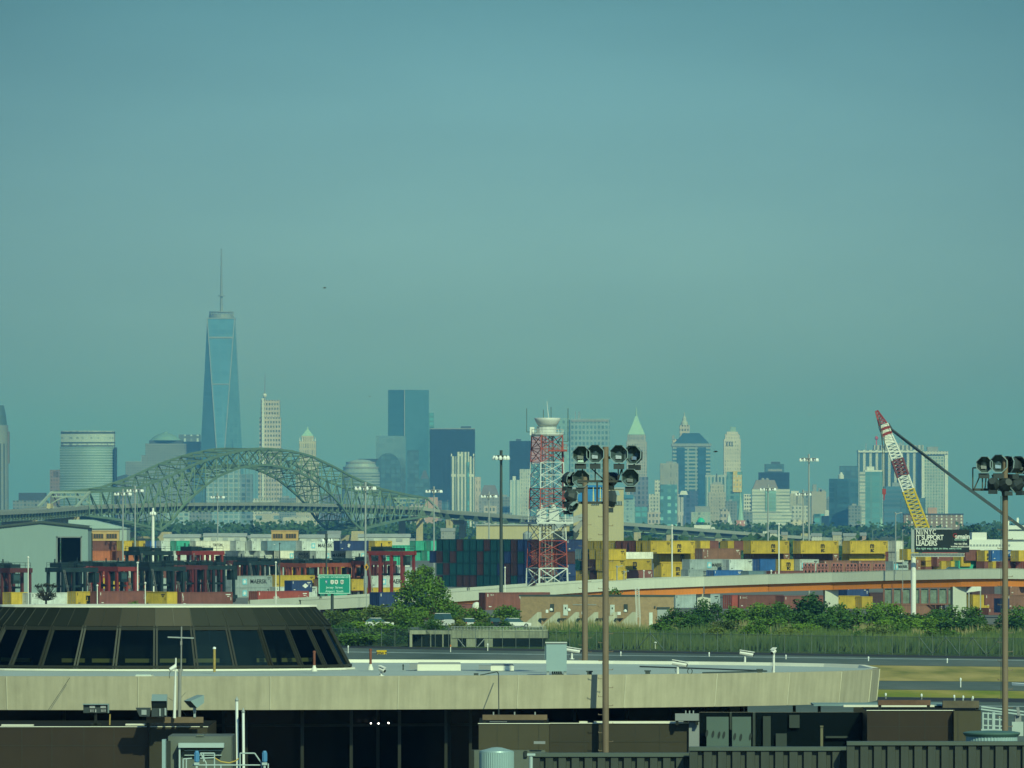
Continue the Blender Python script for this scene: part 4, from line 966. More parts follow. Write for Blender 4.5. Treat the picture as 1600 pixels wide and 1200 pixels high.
E('B', 1022, 901.5, 'blue container just showing over the overpass wall below the yellow column', dd=4, L=6.06)
o = E('W', 946, 857, 'white reefer container lying across the yellow stacks', dd=-60, hc=2.3)
E('Y', 944, 874, 'olive yellow container with black mark below the white reefer', dd=-50, hc=2.4, lg='m')
E('M', 946, 891, 'dusty maroon container below the olive yellow one', dd=-50, hc=2.6)
for i, (x, y, k) in enumerate(((899, 858, 'S'), (910, 858, 'D'), (921, 858, 'Y'), (932, 858, 'Y'), (899, 874, 'D'), (909, 874, 'V'), (920, 874, 'V'), (931, 874, 'Y'), (900, 890, 'Y'), (911, 890, 'Y'), (922, 890, 'V'), (933, 890, 'Y'))):
    E(k, x, y, f'{CCOL[k][0]} container end, {ORD[i % 4]} from the lattice tower, {("second", "third", "bottom")[i // 4]} tier behind the floodlight poles', hc=2.25, dd=-165 - (i % 4) * 1.8, L=6.06)
E('Y', 1083, 845, 'small yellow container between the marked yellow one and the maroon roofs', L=2.99, dd=10, hc=2.2)
E('M', 1097, 845, 'maroon container, top tier, first right of the marked yellow column', L=3.0, dd=20, hc=2.2); E('Y', 1126, 845, 'thin yellow container end between two maroon ones, top tier', L=2.0, dd=24, hc=2.2); E('M', 1136, 845, 'maroon container left of the long bright yellow row', L=3.0, dd=26, hc=2.2)
o = E('K', 1086, 857, 'long brown container with white numbers above the grey pair', dd=-8, hc=2.5)
text('8\n8\n0', .6, m_lwhite, o, (1.6, -.03, 1.35), line=.9); text('▬', .6, m_lwhite, o, (10, -.03, 1)) if False else None
o = E('G', 1066, 874, 'grey container with small lettering on the overpass side', L=12.2, dd=-30, hc=2.6); mk(o, s=1.0, fx=.72, ex=.5)
o = E('P', 1128, 874, 'pale grey container right of the grey lettered one', L=7.5, dd=-28, hc=2.6)
E('G', 1064, 890, 'grey container at the bottom, half hidden by the overpass wall', dd=-34, L=6.06)
o = E('B', 1104, 891, 'navy blue container with white letters low over the overpass wall', dd=-34, L=9.0, hc=2.4)
text('P & O  Nedlloyd', .8, m_lwhite, o, (5, -.03, 1.1), bold=.01) if False else text('E A   Uniglory', .85, m_lwhite, o, (4.7, -.03, 1.2)) if False else None
o = E('S', 1158, 892, 'slate container low over the overpass wall by the roadside post', dd=-36, L=5.0, hc=2.3)
# bright yellow row
for x, lb in ((1162, 'bright yellow container with black mark, first of the long row by the billboard'), (1239.5, 'bright yellow container with black mark, second of the long row by the billboard'), (1317, 'bright yellow container with black mark, third of the long row, beside the white stack')):
    E('Y', x, 845, lb, dd=-10, lg='m')
E('K', 1163, 865, 'brown container below the first bright yellow one', dd=-6, hc=2.9); E('K', 1240, 865, 'brown container below the second bright yellow one', dd=-6, hc=2.9)
E('Y', 1316, 864.8, 'bright yellow container below the third bright yellow one', dd=-8, lg=None, hc=2.6)
E('B', 1176, 873.5, 'bright blue container with white script below the yellow row', dd=-30, L=5.0, hc=2.6)
o = SC.objects[-1] if False else None
E('Y', 1209, 874, 'short yellow container with black mark below the brown ones', dd=-28, L=4.0, hc=2.6, lg='m')
o = E('P', 1238, 874, 'pale container with star panel behind the red racks', dd=-26, L=6.06, hc=2.6); star_badge(o, 1.2, 1.3, 1.1, m_lcyan)
E('K', 1276, 876, 'brown container behind the red racks', dd=-20, hc=2.5); E('K', 1330, 876, 'brown container behind the red racks, next to the grey lettered one', dd=-20, hc=2.5)
E('M', 1198, 892, 'maroon container low over the overpass wall', dd=-36, hc=2.0)
for i in range(2):
    E('W', 1388 + i * 1, 845 + i * 16.5, ('upper white container standing behind the thin lamp post', 'lower white container standing behind the thin lamp post')[i], dd=-40, L=2.4, hc=2.4)
E('R', 1384, 862, 'narrow red container end left of the white stack', dd=-30, L=1.2, hc=2.4)
o = E('G', 1384, 877, 'grey container with black lettering left of the billboard post', dd=-40, L=6.06, hc=2.4); mk(o, 6.06, 2.4, s=.8, fx=.5, ex=.14)
# far right stacks
gF = 'containers stacked beyond the billboard'
def R_(k, x, y, lb, L=6.06, hc=2.4, dd=0, lg=None):
    o = cont(k, x, y, 1600. + dd, lb, L=L, hc=hc, group=gF)
    if lg == 'm': msc(o, L, hc, .5, 1.2)
    return o
for k, x, y, L, lb, lg in [('Y', 1406, 858, 3.5, 'yellow container just left of the billboard post, top tier', None), ('K', 1420, 874, 6, 'brown container right of the grey lettered one, behind the billboard post', None), ('Y', 1434, 868, 4, 'yellow container below the billboard catwalk', None), ('M', 1452, 868, 8, 'maroon container below the billboard catwalk', None),
        ('Y', 1490, 868, 3, 'small yellow container below the right half of the billboard', None), ('M', 1497, 859, 4.6, 'maroon container at the right edge of the billboard', None), ('Y', 1527, 860, 2.2, 'yellow container with black mark right of the billboard', 'm'), ('B', 1538, 859.5, 6.4, 'blue container with a white patch between two yellow ones', None), ('Y', 1580, 860, 5, 'yellow container behind the floodlight pole, top tier', None), ('Y', 1610, 860, 5, 'yellow container cut by the edge of the view, top tier', None),
        ('M', 1434, 876, 5, 'maroon container above the overpass wall left of the yellow pair', None), ('Y', 1459, 876.5, 2.5, 'yellow container, left of the pair beside the dark car', None), ('Y', 1474, 876.5, 2.5, 'yellow container, right of the pair beside the dark car', None), ('T', 1486, 876, 6.06, 'sea green container right behind the dark car', None), ('M', 1526, 877, 3, 'maroon container right of the sea green one', None), ('Y', 1539, 877, 2, 'small yellow container between maroon ones above the overpass end', None), ('M', 1550, 877, 6.06, 'maroon container above the overpass end by the floodlight pole', None), ('R', 1588, 877, 3.5, 'orange red container at the edge of the view', None),
        ('Y', 1566, 895.5, 3.6, 'yellow container with black mark behind the floodlight pole, third tier', 'm'), ('Y', 1592, 895.5, 4, 'yellow container cut by the edge of the view, third tier', None), ('K', 1566, 913, 8, 'brown container under the marked yellow one at the edge of the view', None), ('K', 1540, 895, 5, 'brown container under the end of the overpass', None)]:
    R_(k, x, y, lb, L=L, lg=lg)
# under and below the overpass
gH = 'containers below the overpass'
def Hc(k, x, y, d, lb, L=12.2, hc=2.6): return cont(k, x, y, d, lb, L=L, hc=hc, group=gH)
Hc('G', 1042, 929, 1420, 'dim grey container in the shade under the overpass by the pump house'); 
Hc('R', 1130, 930, 1400, 'red end container in the shade below the overpass', L=1.6); o = Hc('M', 1141, 930, 1402, 'maroon container with small white letters below the overpass'); text('U A C', .5, m_lwhite, o, (1.6, -.03, 2.1)); text('■', .4, m_lwhite, o, (6, -.03, 1.5)) if False else None
Hc('M', 1212, 931, 1402, 'second maroon container below the overpass behind the bushes')
Hc('Y', 1296, 931, 1400, 'yellow container below the overpass between the bushes', L=6.06, hc=2.5); Hc('Y', 1333, 932, 1402, 'second yellow container below the overpass between the bushes', L=2.99, hc=2.4)
Hc('N', 1310, 916, 1420, 'dark navy container in the shade of the overpass', L=6.06); Hc('V', 1346, 926, 1430, 'dark container beside the open rack frames', L=4)
Hc('K', 1390, 945, 1330, 'brown container under the open rack frames', L=12.2, hc=2.2)
Hc('Y', 1506, 929.5, 1340, 'yellow container with black mark below the overpass end', L=2.99); Hc('M', 1525, 928.5, 1345, 'maroon container below the overpass end by the floodlight pole', L=6.06); Hc('Y', 1514, 946, 1342, 'low yellow container behind the bushes', L=3, hc=1.8); Hc('M', 1530, 950, 1338, 'maroon container behind the rightmost bushes', L=6.06); Hc('N', 1554, 935, 1330, 'navy container end beside the floodlight pole', L=1.5)
Hc('V', 1505, 913, 1360, 'dark container in the shade under the overpass end', L=6.06); Hc('K', 1560, 930, 1360, 'brown container right of the floodlight pole', L=6.06)
Hc('M', 655, 944, 1240, 'maroon container behind the shrubs under the left overpass', L=12.2); Hc('M', 500, 943, 1260, 'maroon container behind the shrubs right of the dark window cone', L=12.2); Hc('O', 553, 954, 1256, 'orange container corner behind the shrubs', L=3, hc=2)

# --- straddle carriers
m_sred = mat('carrier_red', (.22, .035, .035), .5, var=.2, scale=.5); m_smar = mat('carrier_maroon', (.085, .022, .028), .6, var=.2, scale=.5); m_sdk = mat('carrier_dark', (.016, .036, .042), .5, var=.3, scale=.5)
m_org = mat('carrier_orange', (.27, .07, .045), .5, var=.2, scale=.5); m_tyre = mat('tyre', (.015, .017, .018), .9)
m_cabg = mat('cab_glass', (.04, .08, .09), .1, var=.1)
def straddle(h, mleg, label):
    r = thing('straddle_carrier', label, 'straddle carrier', group='straddle carriers parked in the yard')
    Lw, W_ = 8.4, 4.8
    for y in (-W_ / 2, W_ / 2):
        for x in (-4.2, -1.5, 1.5, 4.2):
            lg = MB().bar((x, y, 1.0), (x * .98, y, h), .5, .55); l = lg.build('leg', mleg, r, local=True)
        bm = MB().box((0, y, 1.25), (10.0, .6, .75)); bm.build('wheel_beam', mleg, r, local=True)
        for x in (-4.0, -1.4, 1.4, 4.0):
            wv = MB().bar((x, y - .25, .65), (x, y + .25, .65), 1.3, n=12); wv.build('wheel', m_tyre, r, local=True)
        MB().box((0, y, h), (9.4, .62, .9)).build('top_beam', mleg, r, local=True)
    for x in (-4.2, 4.2): MB().box((x, 0, h), (.6, W_ - .62, .85)).build('cross_beam', mleg, r, local=True)
    e = MB().box((-2.6, 0, h + .95), (3.2, 3.6, .9)).box((1.6, 0, h + .85), (2.2, 2.4, .7)); e.bar((-3.4, 1.2, h + 1.4), (-3.4, 1.2, h + 2.2), .2); e.build('engine_housing', m_sdk, r, local=True)
    g = MB()
    for y in (-2.3, 2.3):
        for k in range(6): g.bar((-4.6 + k * 1.84, y, h + .45), (-4.6 + k * 1.84, y, h + 1.5), .06)
        g.bar((-4.6, y, h + 1.5), (4.6, y, h + 1.5), .06); g.bar((-4.6, y, h + 1.0), (4.6, y, h + 1.0), .06)
    g.build('guard_rail', m_sdk, r, local=True)
    c = MB().box((4.5, -1.5, h - 1.6), (1.6, 1.6, 2.0)); cb = c.build('cab', m_sdk, r, local=True)
    MB().box((4.52, -1.5, h - 1.4), (1.62, 1.4, 1.1)).build('window', m_cabg, cb, local=True)
    s = MB().box((0, 0, h * .55), (6.0, 2.3, .4))
    for x in (-2.4, 2.4):
        for y in (-.9, .9): s.bar((x, y, h * .55), (x, y, h - .3), .08)
    s.build('spreader', m_sdk if mleg is not m_org else m_smar, r, local=True)
    ld = MB()
    for yy in (-2.75, -3.15): ld.bar((-3.0, yy, 1.5), (-4.4, yy, h), .08)
    for k in range(12): f_ = k / 12; ld.bar((-3.0 - 1.4 * f_, -2.75, 1.5 + (h - 1.5) * f_), (-3.0 - 1.4 * f_, -3.15, 1.5 + (h - 1.5) * f_), .05)
    ld.build('ladder', m_bar, r, local=True)
    return r
def desc(r, m_):
    pass
ps = {'lowd': straddle(7.5, m_smar, 'x'), 'lowr': straddle(7.5, m_sred, 'x'), 'lowk': straddle(7.4, m_sdk, 'x'), 'lowo': straddle(7.0, m_org, 'x'), 'tallr': straddle(10.2, m_sred, 'x'), 'tallk': straddle(10.2, m_sdk, 'x')}
used = set()
spots = [(12, 1440, 'lowd', -.9, 'maroon straddle carrier in front of the warehouse, cut by the view edge'), (-25, 1500, 'lowk', .7, 'dark straddle carrier at the very edge of the view before the warehouse'),
  (112, 1470, 'lowk', .75, 'dark straddle carrier standing in the warehouse doorway'), (146, 1500, 'lowr', .75, 'red straddle carrier just right of the warehouse'), (176, 1480, 'lowr', -.8, 'bright red straddle carrier below the twin tall lamp masts'),
  (210, 1520, 'lowk', .75, 'dark straddle carrier behind the second white pole'), (232, 1590, 'tallk', .75, 'tall dark straddle carrier below the white topped lamp pole'), (250, 1500, 'lowk', .72, 'low dark straddle carrier in front of the tall dark one'), (285, 1530, 'lowd', .75, 'maroon straddle carrier left of the red topped tall one'),
  (313, 1600, 'tallr', .75, 'tall straddle carrier with red leg behind the white lettered containers'), (330, 1540, 'lowk', .75, 'dark straddle carrier above the grey lettered stack'), (368, 1700, 'lowd', .75, 'maroon straddle carrier behind the grey lettered stack'), (400, 1690, 'lowk', .75, 'dark straddle carrier right behind the grey lettered stack'),
  (436, 1700, 'lowo', .75, 'orange red straddle carrier above the yellow container'), (470, 1680, 'lowo', -.8, 'orange red straddle carrier left of the small dark lamp'), (512, 1690, 'lowo', .75, 'orange red straddle carrier behind the green highway sign'), (548, 1700, 'lowo', -.8, 'orange red straddle carrier right of the green highway sign'), (584, 1690, 'lowd', .75, 'maroon straddle carrier beside the lamp mast with orange marker'),
  (612, 1590, 'tallr', -.55, 'tall bright red straddle carrier left of the big tree')]
for px, d, kind, rz, lb in spots:
    zt = 0.0
    if kind in used: dup(ps[kind], (X(px, d), d, zt), rz, lb)
    else:
        used.add(kind); r = ps[kind]; r.location = (X(px, d), d, zt); r.rotation_euler = (0, 0, rz); r['label'] = lb

# --- lamp masts
m_lampw = mat('lamp_white', (.85, .88, .85), .4, var=.05); m_pdark = mat('pole_dark', (.05, .07, .07), .6, var=.2)
m_pwhite = mat('pole_white', (.80, .80, .74), .5, var=.08)
def mast(px, ytop, d, label, r=.22, m=None, heads=8, ring=1.8, hs=.48, zb=0.0, drop=.6):
    m = m or m_galv; z = Z(ytop, d)
    t = thing('lamp_mast', label, 'lamp mast', (X(px, d), d, zb), 0, 'tall lamp masts of the port')
    x, y = X(px, d), d
    MB().bar((x, y, zb), (x, y, z - .2), 2.4 * r, n=8, w2=1.4 * r).build('pole', m, t)
    g = MB(); g.lathe((x, y, z - drop), [(ring * .9, 0), (ring, .12), (ring * .9, .24)], 16, cap=False); g.bar((x, y, z - 1.4), (x, y, z + .5), .5, n=8)
    for k in range(4): a = pi * k / 4; g.bar((x - ring * cos(a), y - ring * sin(a), z - drop), (x + ring * cos(a), y + ring * sin(a), z - drop), .1)
    g.build('head_frame', m, t)
    for k in range(heads):
        a = 2 * pi * k / heads + .2
        MB().lathe((x + ring * 1.12 * cos(a), y + ring * 1.12 * sin(a), z - drop - .55), [(hs * .5, 0), (hs * .62, .25), (hs * .3, .7)], 8).build('lamp_head', m_lampw, t)
    return t
for a in [(192, 767, 1850, 'lamp mast with white heads, left one of the twin masts before the bridge'), (211, 762, 1900, 'lamp mast with white heads, taller one of the twin masts before the bridge'),
          (340, 773, 2300, 'thin lamp mast with grey heads in front of the arch centre'), (571, 757, 1500, 'lamp mast with white heads right of the arch, rising from the yard'), (678, 763, 1900, 'lamp mast with white heads before the dark slab tower'), (764, 771, 1950, 'lamp mast with white heads before the mansard tower'),
          (1200, 760, 1950, 'lamp mast with white heads before the white banded office'), (1255, 768, 2000, 'short lamp mast with white heads before the pinkish block'), (1264, 713, 1660, 'tallest lamp mast with white heads right of the white banded office')]:
    mast(*a)
mast(783, 708, 1250, 'dark thick lamp mast left of the lattice tower', r=.30, m=m_pdark, heads=10, ring=1.1, hs=.55)
mast(239, 797, 1700, 'white lamp pole with a small head below the bridge pier', r=.42, m=m_pwhite, heads=6, ring=.5, hs=.4)
mast(510, 838, 1450, 'small dark lamp post with round lamps above the green highway sign', r=.2, m=m_pdark, heads=5, ring=.9, hs=.5)
def wpole(px, yt, yb, d, label, r=.1, m=None, arm=0):
    x, y = X(px, d), d; t = thing('slim_pole', label, 'pole', (x, y, Z(yb, d)), 0, 'slim poles in the yard')
    MB().bar((x, y, Z(yb, d)), (x, y, Z(yt, d)), 2 * r, n=8, w2=1.5 * r).build('shaft', m or m_pwhite, t)
    g = MB().lathe((x, y, Z(yt, d)), [(r * 1.6, 0), (r * 1.8, .15), (r * .4, .3)], 8)
    if arm: g.bar((x, y, Z(yt, d) - .1), (x + arm, y, Z(yt, d) + .25), .12).box((x + arm * 1.1, y, Z(yt, d) + .22), (abs(arm) * .35, .3, .16))
    g.build('pole_cap', m or m_pwhite, t)
    return t
for px, yt, yb, d, lb in [(44, 872, 955, 1150, 'slim white pole left of the bare bush'), (152, 916, 955, 1150, 'slim white pole at the left end of the maroon container'), (227, 912, 955, 1150, 'slim white pole beside the dented yellow container'), (431, 880, 955, 1150, 'tall slim white pole in front of the bright red container')]:
    wpole(px, yt, yb, d, lb)
wpole(1050, 822, 910, 1330, 'mottled white pole before the marked yellow column', r=.14); wpole(1217, 820, 903, 1330, 'mottled white pole before the bright yellow row', r=.14)
wpole(1399.5, 803, 897, 1300, 'thin street lamp post left of the billboard', r=.11, m=m_galv, arm=.9); wpole(1410.5, 830, 925, 1300, 'thin wire post just left of the billboard', r=.06, m=m_galv)
wpole(215, 880, 940, 1420, 'white pole between the dark straddle carriers', r=.16); wpole(437, 850, 930, 1400, 'dark thin lamp post above the yellow container', r=.1, m=m_pdark); wpole(571.0, 912, 945, 1300, 'blue pole behind the highway sign', r=.12, m=m_galv)
wpole(1006, 893, 915, 1330, 'short roadside post on the overpass before the dusty maroon container', r=.1); wpole(964, 886, 917, 1330, 'grey roadside post with lamp arms on the overpass', r=.12, m=m_galv, arm=.8); wpole(975, 894, 917, 1330, 'second grey roadside post on the overpass', r=.1, m=m_galv, arm=.7); wpole(789, 888, 925, 1290, 'white roadside post on the overpass before the dark block', r=.1); wpole(1205, 893, 903, 1330, 'stubby white post on the overpass by the maroon container', r=.12)

# --- warehouse with open door
d = 1720.
m_wh = mat('warehouse_wall', (.23, .33, .33), .7, var=.06, scale=.05, streak=.05); m_whd = mat('warehouse_dark', (.03, .04, .04), .9)
t = thing('warehouse', 'big pale gabled warehouse with a tall dark open door', 'warehouse', (X(65, d), d, 0), 0)
xl, xr, xm = X(-8, d), X(137.5, d), X(64, d); ze, zr = Z(824.5, d), Z(817, d); dx0, dx1, dz = X(90, d), X(126, d), Z(840, d)
wl = MB()
def wpoly(pts): wl.add([(x, d, z) for x, z in pts], [tuple(range(len(pts)))])
zrx = lambda x: zr - (zr - ze) * abs(x - xm) / (xr - xm) if x > xm else zr - (zr - ze) * abs(x - xm) / (xm - xl)
wpoly([(xl, 0), (dx0, 0), (dx0, zrx(dx0)), (xm, zr), (xl, ze)]); wpoly([(dx0, dz), (dx1, dz), (dx1, zrx(dx1)), (dx0, zrx(dx0))]); wpoly([(dx1, 0), (xr, 0), (xr, ze), (dx1, zrx(dx1))])
wl.add([(xr, d, 0), (xr, d + 16, 0), (xr, d + 16, ze), (xr, d, ze), (xl, d, 0), (xl, d + 16, 0), (xl, d + 16, ze), (xl, d, ze)], [(0, 1, 2, 3), (4, 7, 6, 5)])
wl.build('wall', m_wh, t)
MB().add([(xl - .4, d - .5, ze - .1), (xm, d - .5, zr), (xm, d + 16, zr), (xl - .4, d + 16, ze - .1), (xr + .4, d - .5, ze - .1), (xr + .4, d + 16, ze - .1), (xl - .4, d - .5, ze + .4), (xm, d - .5, zr + .5), (xm, d + 16, zr + .5), (xl - .4, d + 16, ze + .4), (xr + .4, d - .5, ze + .4), (xr + .4, d + 16, ze + .4)],
         [(0, 1, 7, 6), (1, 4, 10, 7), (6, 7, 8, 9), (7, 10, 11, 8), (0, 3, 2, 1), (1, 2, 5, 4)]).build('roof', mat('warehouse_roof', (.05, .08, .08), .6), t)
MB().box2((dx0 - .02, d + 14, 0), (dx1 + 2, d + 14.3, dz + 1)).box2((dx1 + .3, d + .4, 0), (dx1 + .6, d + 14, dz + 1)).box2((dx0 - .6, d + .4, 0), (dx0 - .3, d + 14, dz + 1)).box2((dx0 - .6, d + .4, dz + 1.01), (dx1 + .6, d + 14, dz + 1.3)).build('door_recess', m_whd, t)
MB().box2((dx0 - .3, d - .12, 0), (dx0, d - .02, dz + .3)).box2((dx1, d - .12, 0), (dx1 + .3, d - .02, dz + .3)).box2((dx0 - .3, d - .12, dz), (dx1 + .3, d - .02, dz + .3)).build('door_frame', mat('frame_grey', (.2, .24, .24), .6), t)
# tan cabins on the stacks
def cabin(px0, px1, yt, yb, d, lb):
    w_ = M(px1 - px0, d); t = thing('tan_cabin', lb, 'cabin', (X((px0 + px1) / 2, d), d, Z(yb, d)), 0, 'tan cabins above the containers')
    x0, x1, z0, z1 = X(px0, d), X(px1, d), Z(yb, d), Z(yt, d); h_ = z1 - z0
    MB().box2((x0, d, z0), (x1, d + 2.5, z1)).build('shell', mat('cabin_tan', (.50, .33, .14), .7, var=.2), t)
    for a, b in ((.06, .42), (.54, .92)):
        wf = MB().box2((x0 + w_ * a, d - .08, z0 + h_ * .25), (x0 + w_ * b, d - .01, z0 + h_ * .72)).build('window', mat('win_dark', (.05, .06, .06), .3), t)
        bars = MB()
        for k in range(5): xx = x0 + w_ * (a + (b - a) * k / 4); bars.bar((xx, d - .12, z0 + h_ * .25), (xx, d - .12, z0 + h_ * .72), .14)
        bars.build('window_bar', mat('cabin_rust', (.30, .16, .09), .8), wf)
    MB().box2((x0 - .1, d - .1, z1), (x1 + .1, d + 2.6, z1 + .25)).build('roof', mat('cabin_roof', (.45, .30, .18), .8), t)
cabin(143.5, 186, 830, 845, 1900, 'tan cabin with two barred windows beside the warehouse roof'); cabin(424, 466, 830, 844.6, 1900, 'tan cabin with two barred windows under the right pier of the arch')
cabin(152, 180, 822, 827, 2300, 'small rusty roofed cabin behind the tan cabin by the warehouse') if False else None
# tent-like light hall at the bridge's foot
d = 2700.
t = thing('pale_hall', 'low pale green hall with sloping roof behind the tan cabin', 'building', (X(150, d), d, 0), 0)
MB().prism([(X(107, d), d), (X(198, d), d), (X(198, d), d + 25), (X(107, d), d + 25)], 0, Z(825, d)).build('wall', mat('pale_hall', (.36, .44, .40), .8, var=.15, scale=.1), t)
MB().add([(X(107, d), d - .5, Z(812, d)), (X(140, d), d - .5, Z(812, d)), (X(199, d), d - .5, Z(826, d)), (X(107, d), d - .5, Z(826, d)), (X(107, d), d + 25, Z(812, d)), (X(140, d), d + 25, Z(812, d)), (X(199, d), d + 25, Z(826, d)), (X(107, d), d + 25, Z(826, d))],
         [(3, 2, 1, 0), (0, 1, 5, 4), (1, 2, 6, 5), (4, 5, 6, 7)]).build('roof', mat('pale_hall_roof', (.34, .46, .44), .6, var=.12, scale=.1), t)
# --- tan hangar with mural
d = 2350.
m_tan = mat('tan_wall', (.46, .41, .25), .8, var=.07, scale=.05, streak=.08)
t = thing('tan_building', 'tall windowless tan building with a blue painted panel high on its wall', 'building', (X(930, d), d, 0), 0)
x0, x1 = X(896, d), X(974.5, d)
MB().box2((x0, d, 0), (x1, d + 20, Z(764, d))).build('wall', m_tan, t)
MB().box2((x0 - .3, d - .3, Z(764, d)), (x1 + .3, d + 20.3, Z(761.5, d))).build('parapet', m_galv, t)
mu = MB().box2((X(903, d), d - .3, Z(785, d)), (X(941, d), d - .05, Z(758, d))).build('mural_panel', mat('mural_blue', (.02, .20, .50), .5, var=.25, scale=.35), t)
ml = MB()
for x in (910, 926, 937): ml.add([(X(x, d), d - .36, Z(783, d)), (X(x + 2.6, d), d - .36, Z(783, d)), (X(x + 1.6, d), d - .36, Z(761, d)), (X(x + .6, d), d - .36, Z(761, d))], [(0, 1, 2, 3)])
ml.build('mural_stripe', mat('mural_yellow', (.55, .55, .25), .6), mu)
for a, b in ((925, 936), (962.5, 972)):
    w_ = MB().box2((X(a, d), d - .2, Z(789, d)), (X(b, d), d - .02, Z(783, d))).build('window', m_cabg, t)
    mu2 = MB()
    for k in range(5): xx = X(a + (b - a) * k / 4, d); mu2.bar((xx, d - .25, Z(789, d)), (xx, d - .25, Z(783, d)), .2)
    mu2.build('mullion', m_galv, w_)
t = thing('low_tan_hall', 'long low tan hall left of the tall tan building', 'building', (X(800, d), d + 5, 0), 0)
MB().box2((X(744, d), d + 3, 0), (X(890, d), d + 22, Z(821, d))).build('wall', m_tan, t)
MB().box2((X(743.5, d), d + 2.6, Z(821, d)), (X(890.5, d), d + 22.4, Z(819, d))).build('roof_edge', m_galv, t)
jb = MB()
for x in (783, 846): jb.box2((X(x, d), d + 2.8, 0), (X(x + .8, d), d + 2.95, Z(821, d)))
jb.build('wall_joint', m_bar, t)
MB().box2((X(865, d), d + 2.4, Z(838, d)), (X(896, d), d + 2.9, Z(830, d))).build('dark_opening', m_whd, t)
t = thing('conveyor_gallery', 'sloping enclosed conveyor rising to the tall tan building', 'conveyor', tuple(P(880, 830, d - 6)), 0)
MB().bar(P(862, 824, d - 6), P(914, 806, d - 6), 2.4, 2.0).build('gallery', m_galv, t)
MB().bar(P(897, 830, d - 6), P(914, 811, d - 6), 1.5).bar(P(880, 822, d - 6), P(880, 850, d - 6), .8).build('support', m_bar, t)
t = thing('silo_tank', 'round grey tank with truss frame left of the lattice tower', 'tank', (X(824, 2000), 2000, 0), 0)
MB().lathe((X(824, 2000), 2000, 0), [(M(7, 2000), 0), (M(7, 2000), Z(834, 2000)), (M(5, 2000), Z(831.5, 2000)), (M(1, 2000), Z(830, 2000))], 20).build('shell', m_galv, t)
# --- white ship superstructure / tanks at the right
d = 2700.
m_ship = mat('ship_white', (.72, .74, .68), .5, var=.05, scale=.1)
t = thing('white_ship', 'white ship with stepped superstructure moored beyond the containers', 'ship', (X(1560, d), d + 8, 0), 0)
MB().box2((X(1508, d), d, 0), (X(1700, d), d + 25, Z(843, d))).build('hull', m_ship, t)
MB().box2((X(1519, d), d + 1, Z(843, d)), (X(1542, d), d + 15, Z(832, d))).build('deckhouse', m_ship, t)
MB().box2((X(1574, d), d - 1, Z(843, d)), (X(1650, d), d + 20, Z(821, d))).build('superstructure', m_ship, t)
MB().box2((X(1576, d), d - 1.4, Z(828.6, d)), (X(1648, d), d - 1.02, Z(827.2, d))).build('window_band', m_cabg, t)
mm = MB()
for x, y in ((1577.5, 813), (1592.5, 809)): mm.bar((X(x, d), d + 8, Z(821, d)), (X(x, d), d + 8, Z(y, d)), .7).bar((X(x - 2, d), d + 8, Z(y + 3, d)), (X(x + 2, d), d + 8, Z(y + 3, d)), .4)
mm.build('mast', m_ship, t)
bk = MB()
for k in range(14): bk.box2((X(1511 + k * 5, d), d - .3, Z(853, d)), (X(1513.5 + k * 5, d), d - .02, Z(850.5, d)))
bk.build('porthole_row', m_galv, t)
t = thing('flat_white_roof', 'long flat white canopy in front of the ship', 'canopy', (X(1540, 2100), 2100, 0), 0)
MB().box2((X(1509, 2100), 2100, Z(861, 2100)), (X(1551, 2100), 2110, Z(857.6, 2100))).build('roof', m_ship, t)
ptt = MB()
for x in (1512, 1530, 1549): ptt.bar((X(x, 2100), 2104, 0), (X(x, 2100), 2104, Z(861, 2100)), .5)
ptt.build('post', m_galv, t)
# --- red racks, tank containers and open frames near the overpass
def rack(px, yt, yb, d, w_, mm, label):
    x = X(px, d); t = thing('rack_frame', label, 'rack', (x, d, Z(yb, d)), 0, 'red steel racks above the overpass wall')
    L = M(w_, d); z0, z1 = Z(yb, d), Z(yt, d); g = MB()
    for k in range(4):
        xx = x + L * k / 3
        for y in (0, 2): g.bar((xx, d + y, z0), (xx, d + y, z1), .18)
    for z in (z0 + .3, (z0 + z1) / 2, z1):
        for y in (0, 2): g.bar((x, d + y, z), (x + L, d + y, z), .16)
    for k in range(3): g.bar((x + L * k / 3, d, z0 + .3), (x + L * (k + 1) / 3, d, z1), .12).bar((x + L * (k + 1) / 3, d, z0 + .3), (x + L * k / 3, d, z1), .12)
    g.build('frame', mm, t)
    a = MB().lathe((0, 0, 0), [(.9, 0), (.95, .1), (.95, L * .8), (.9, L * .85)], 12)
    tk = MB(); tk.add([(x + L * .08 + v[2], d + 1 + v[1], (z0 + z1) / 2 + v[0]) for v in a.v], a.f); tk.build('tank', m_sdk, t)
for i, px in enumerate((1256, 1277, 1300, 1322, 1343, 1366)):
    rack(px, 880 + (i % 2), 898, 1420, 17, [mat('rack_red', (.34, .13, .12), .7), m_bar, mat('rack_red', 0)][i % 3] if i % 3 != 1 else mat('rack_red', 0), f'{ORD[i]} red steel rack with dark tank, counted from the short yellow container')
t = thing('open_frame_stack', 'row of open brown rack frames with pale mesh panels under the overpass', 'rack', (X(1445, 1330), 1330, 0), 0)
d = 1335.
for k in range(9):
    a, b = 1381 + k * 14.2, 1381 + (k + 1) * 14.2
    fr_ = MB().bar(P(a, 945, d), P(a, 918, d), .28).bar(P(a, 918, d), P(b, 918, d), .25).bar(P(a, 944, d), P(b, 944, d), .25)
    fo = fr_.build('frame', mat('rack_brown', (.20, .09, .07), .8), t)
    MB().box2((X(a + 2, d), d + .3, Z(943, d)), (X(b - 2, d), d + .4, Z(920, d))).build('mesh_panel', mat('mesh_panel', (.16, .22, .18), .7, var=.5, scale=1.2), fo)
t = thing('tilted_lid', 'white sloping canopy lid at the end of the overpass', 'canopy', tuple(P(1522, 925, 1320)), 0)
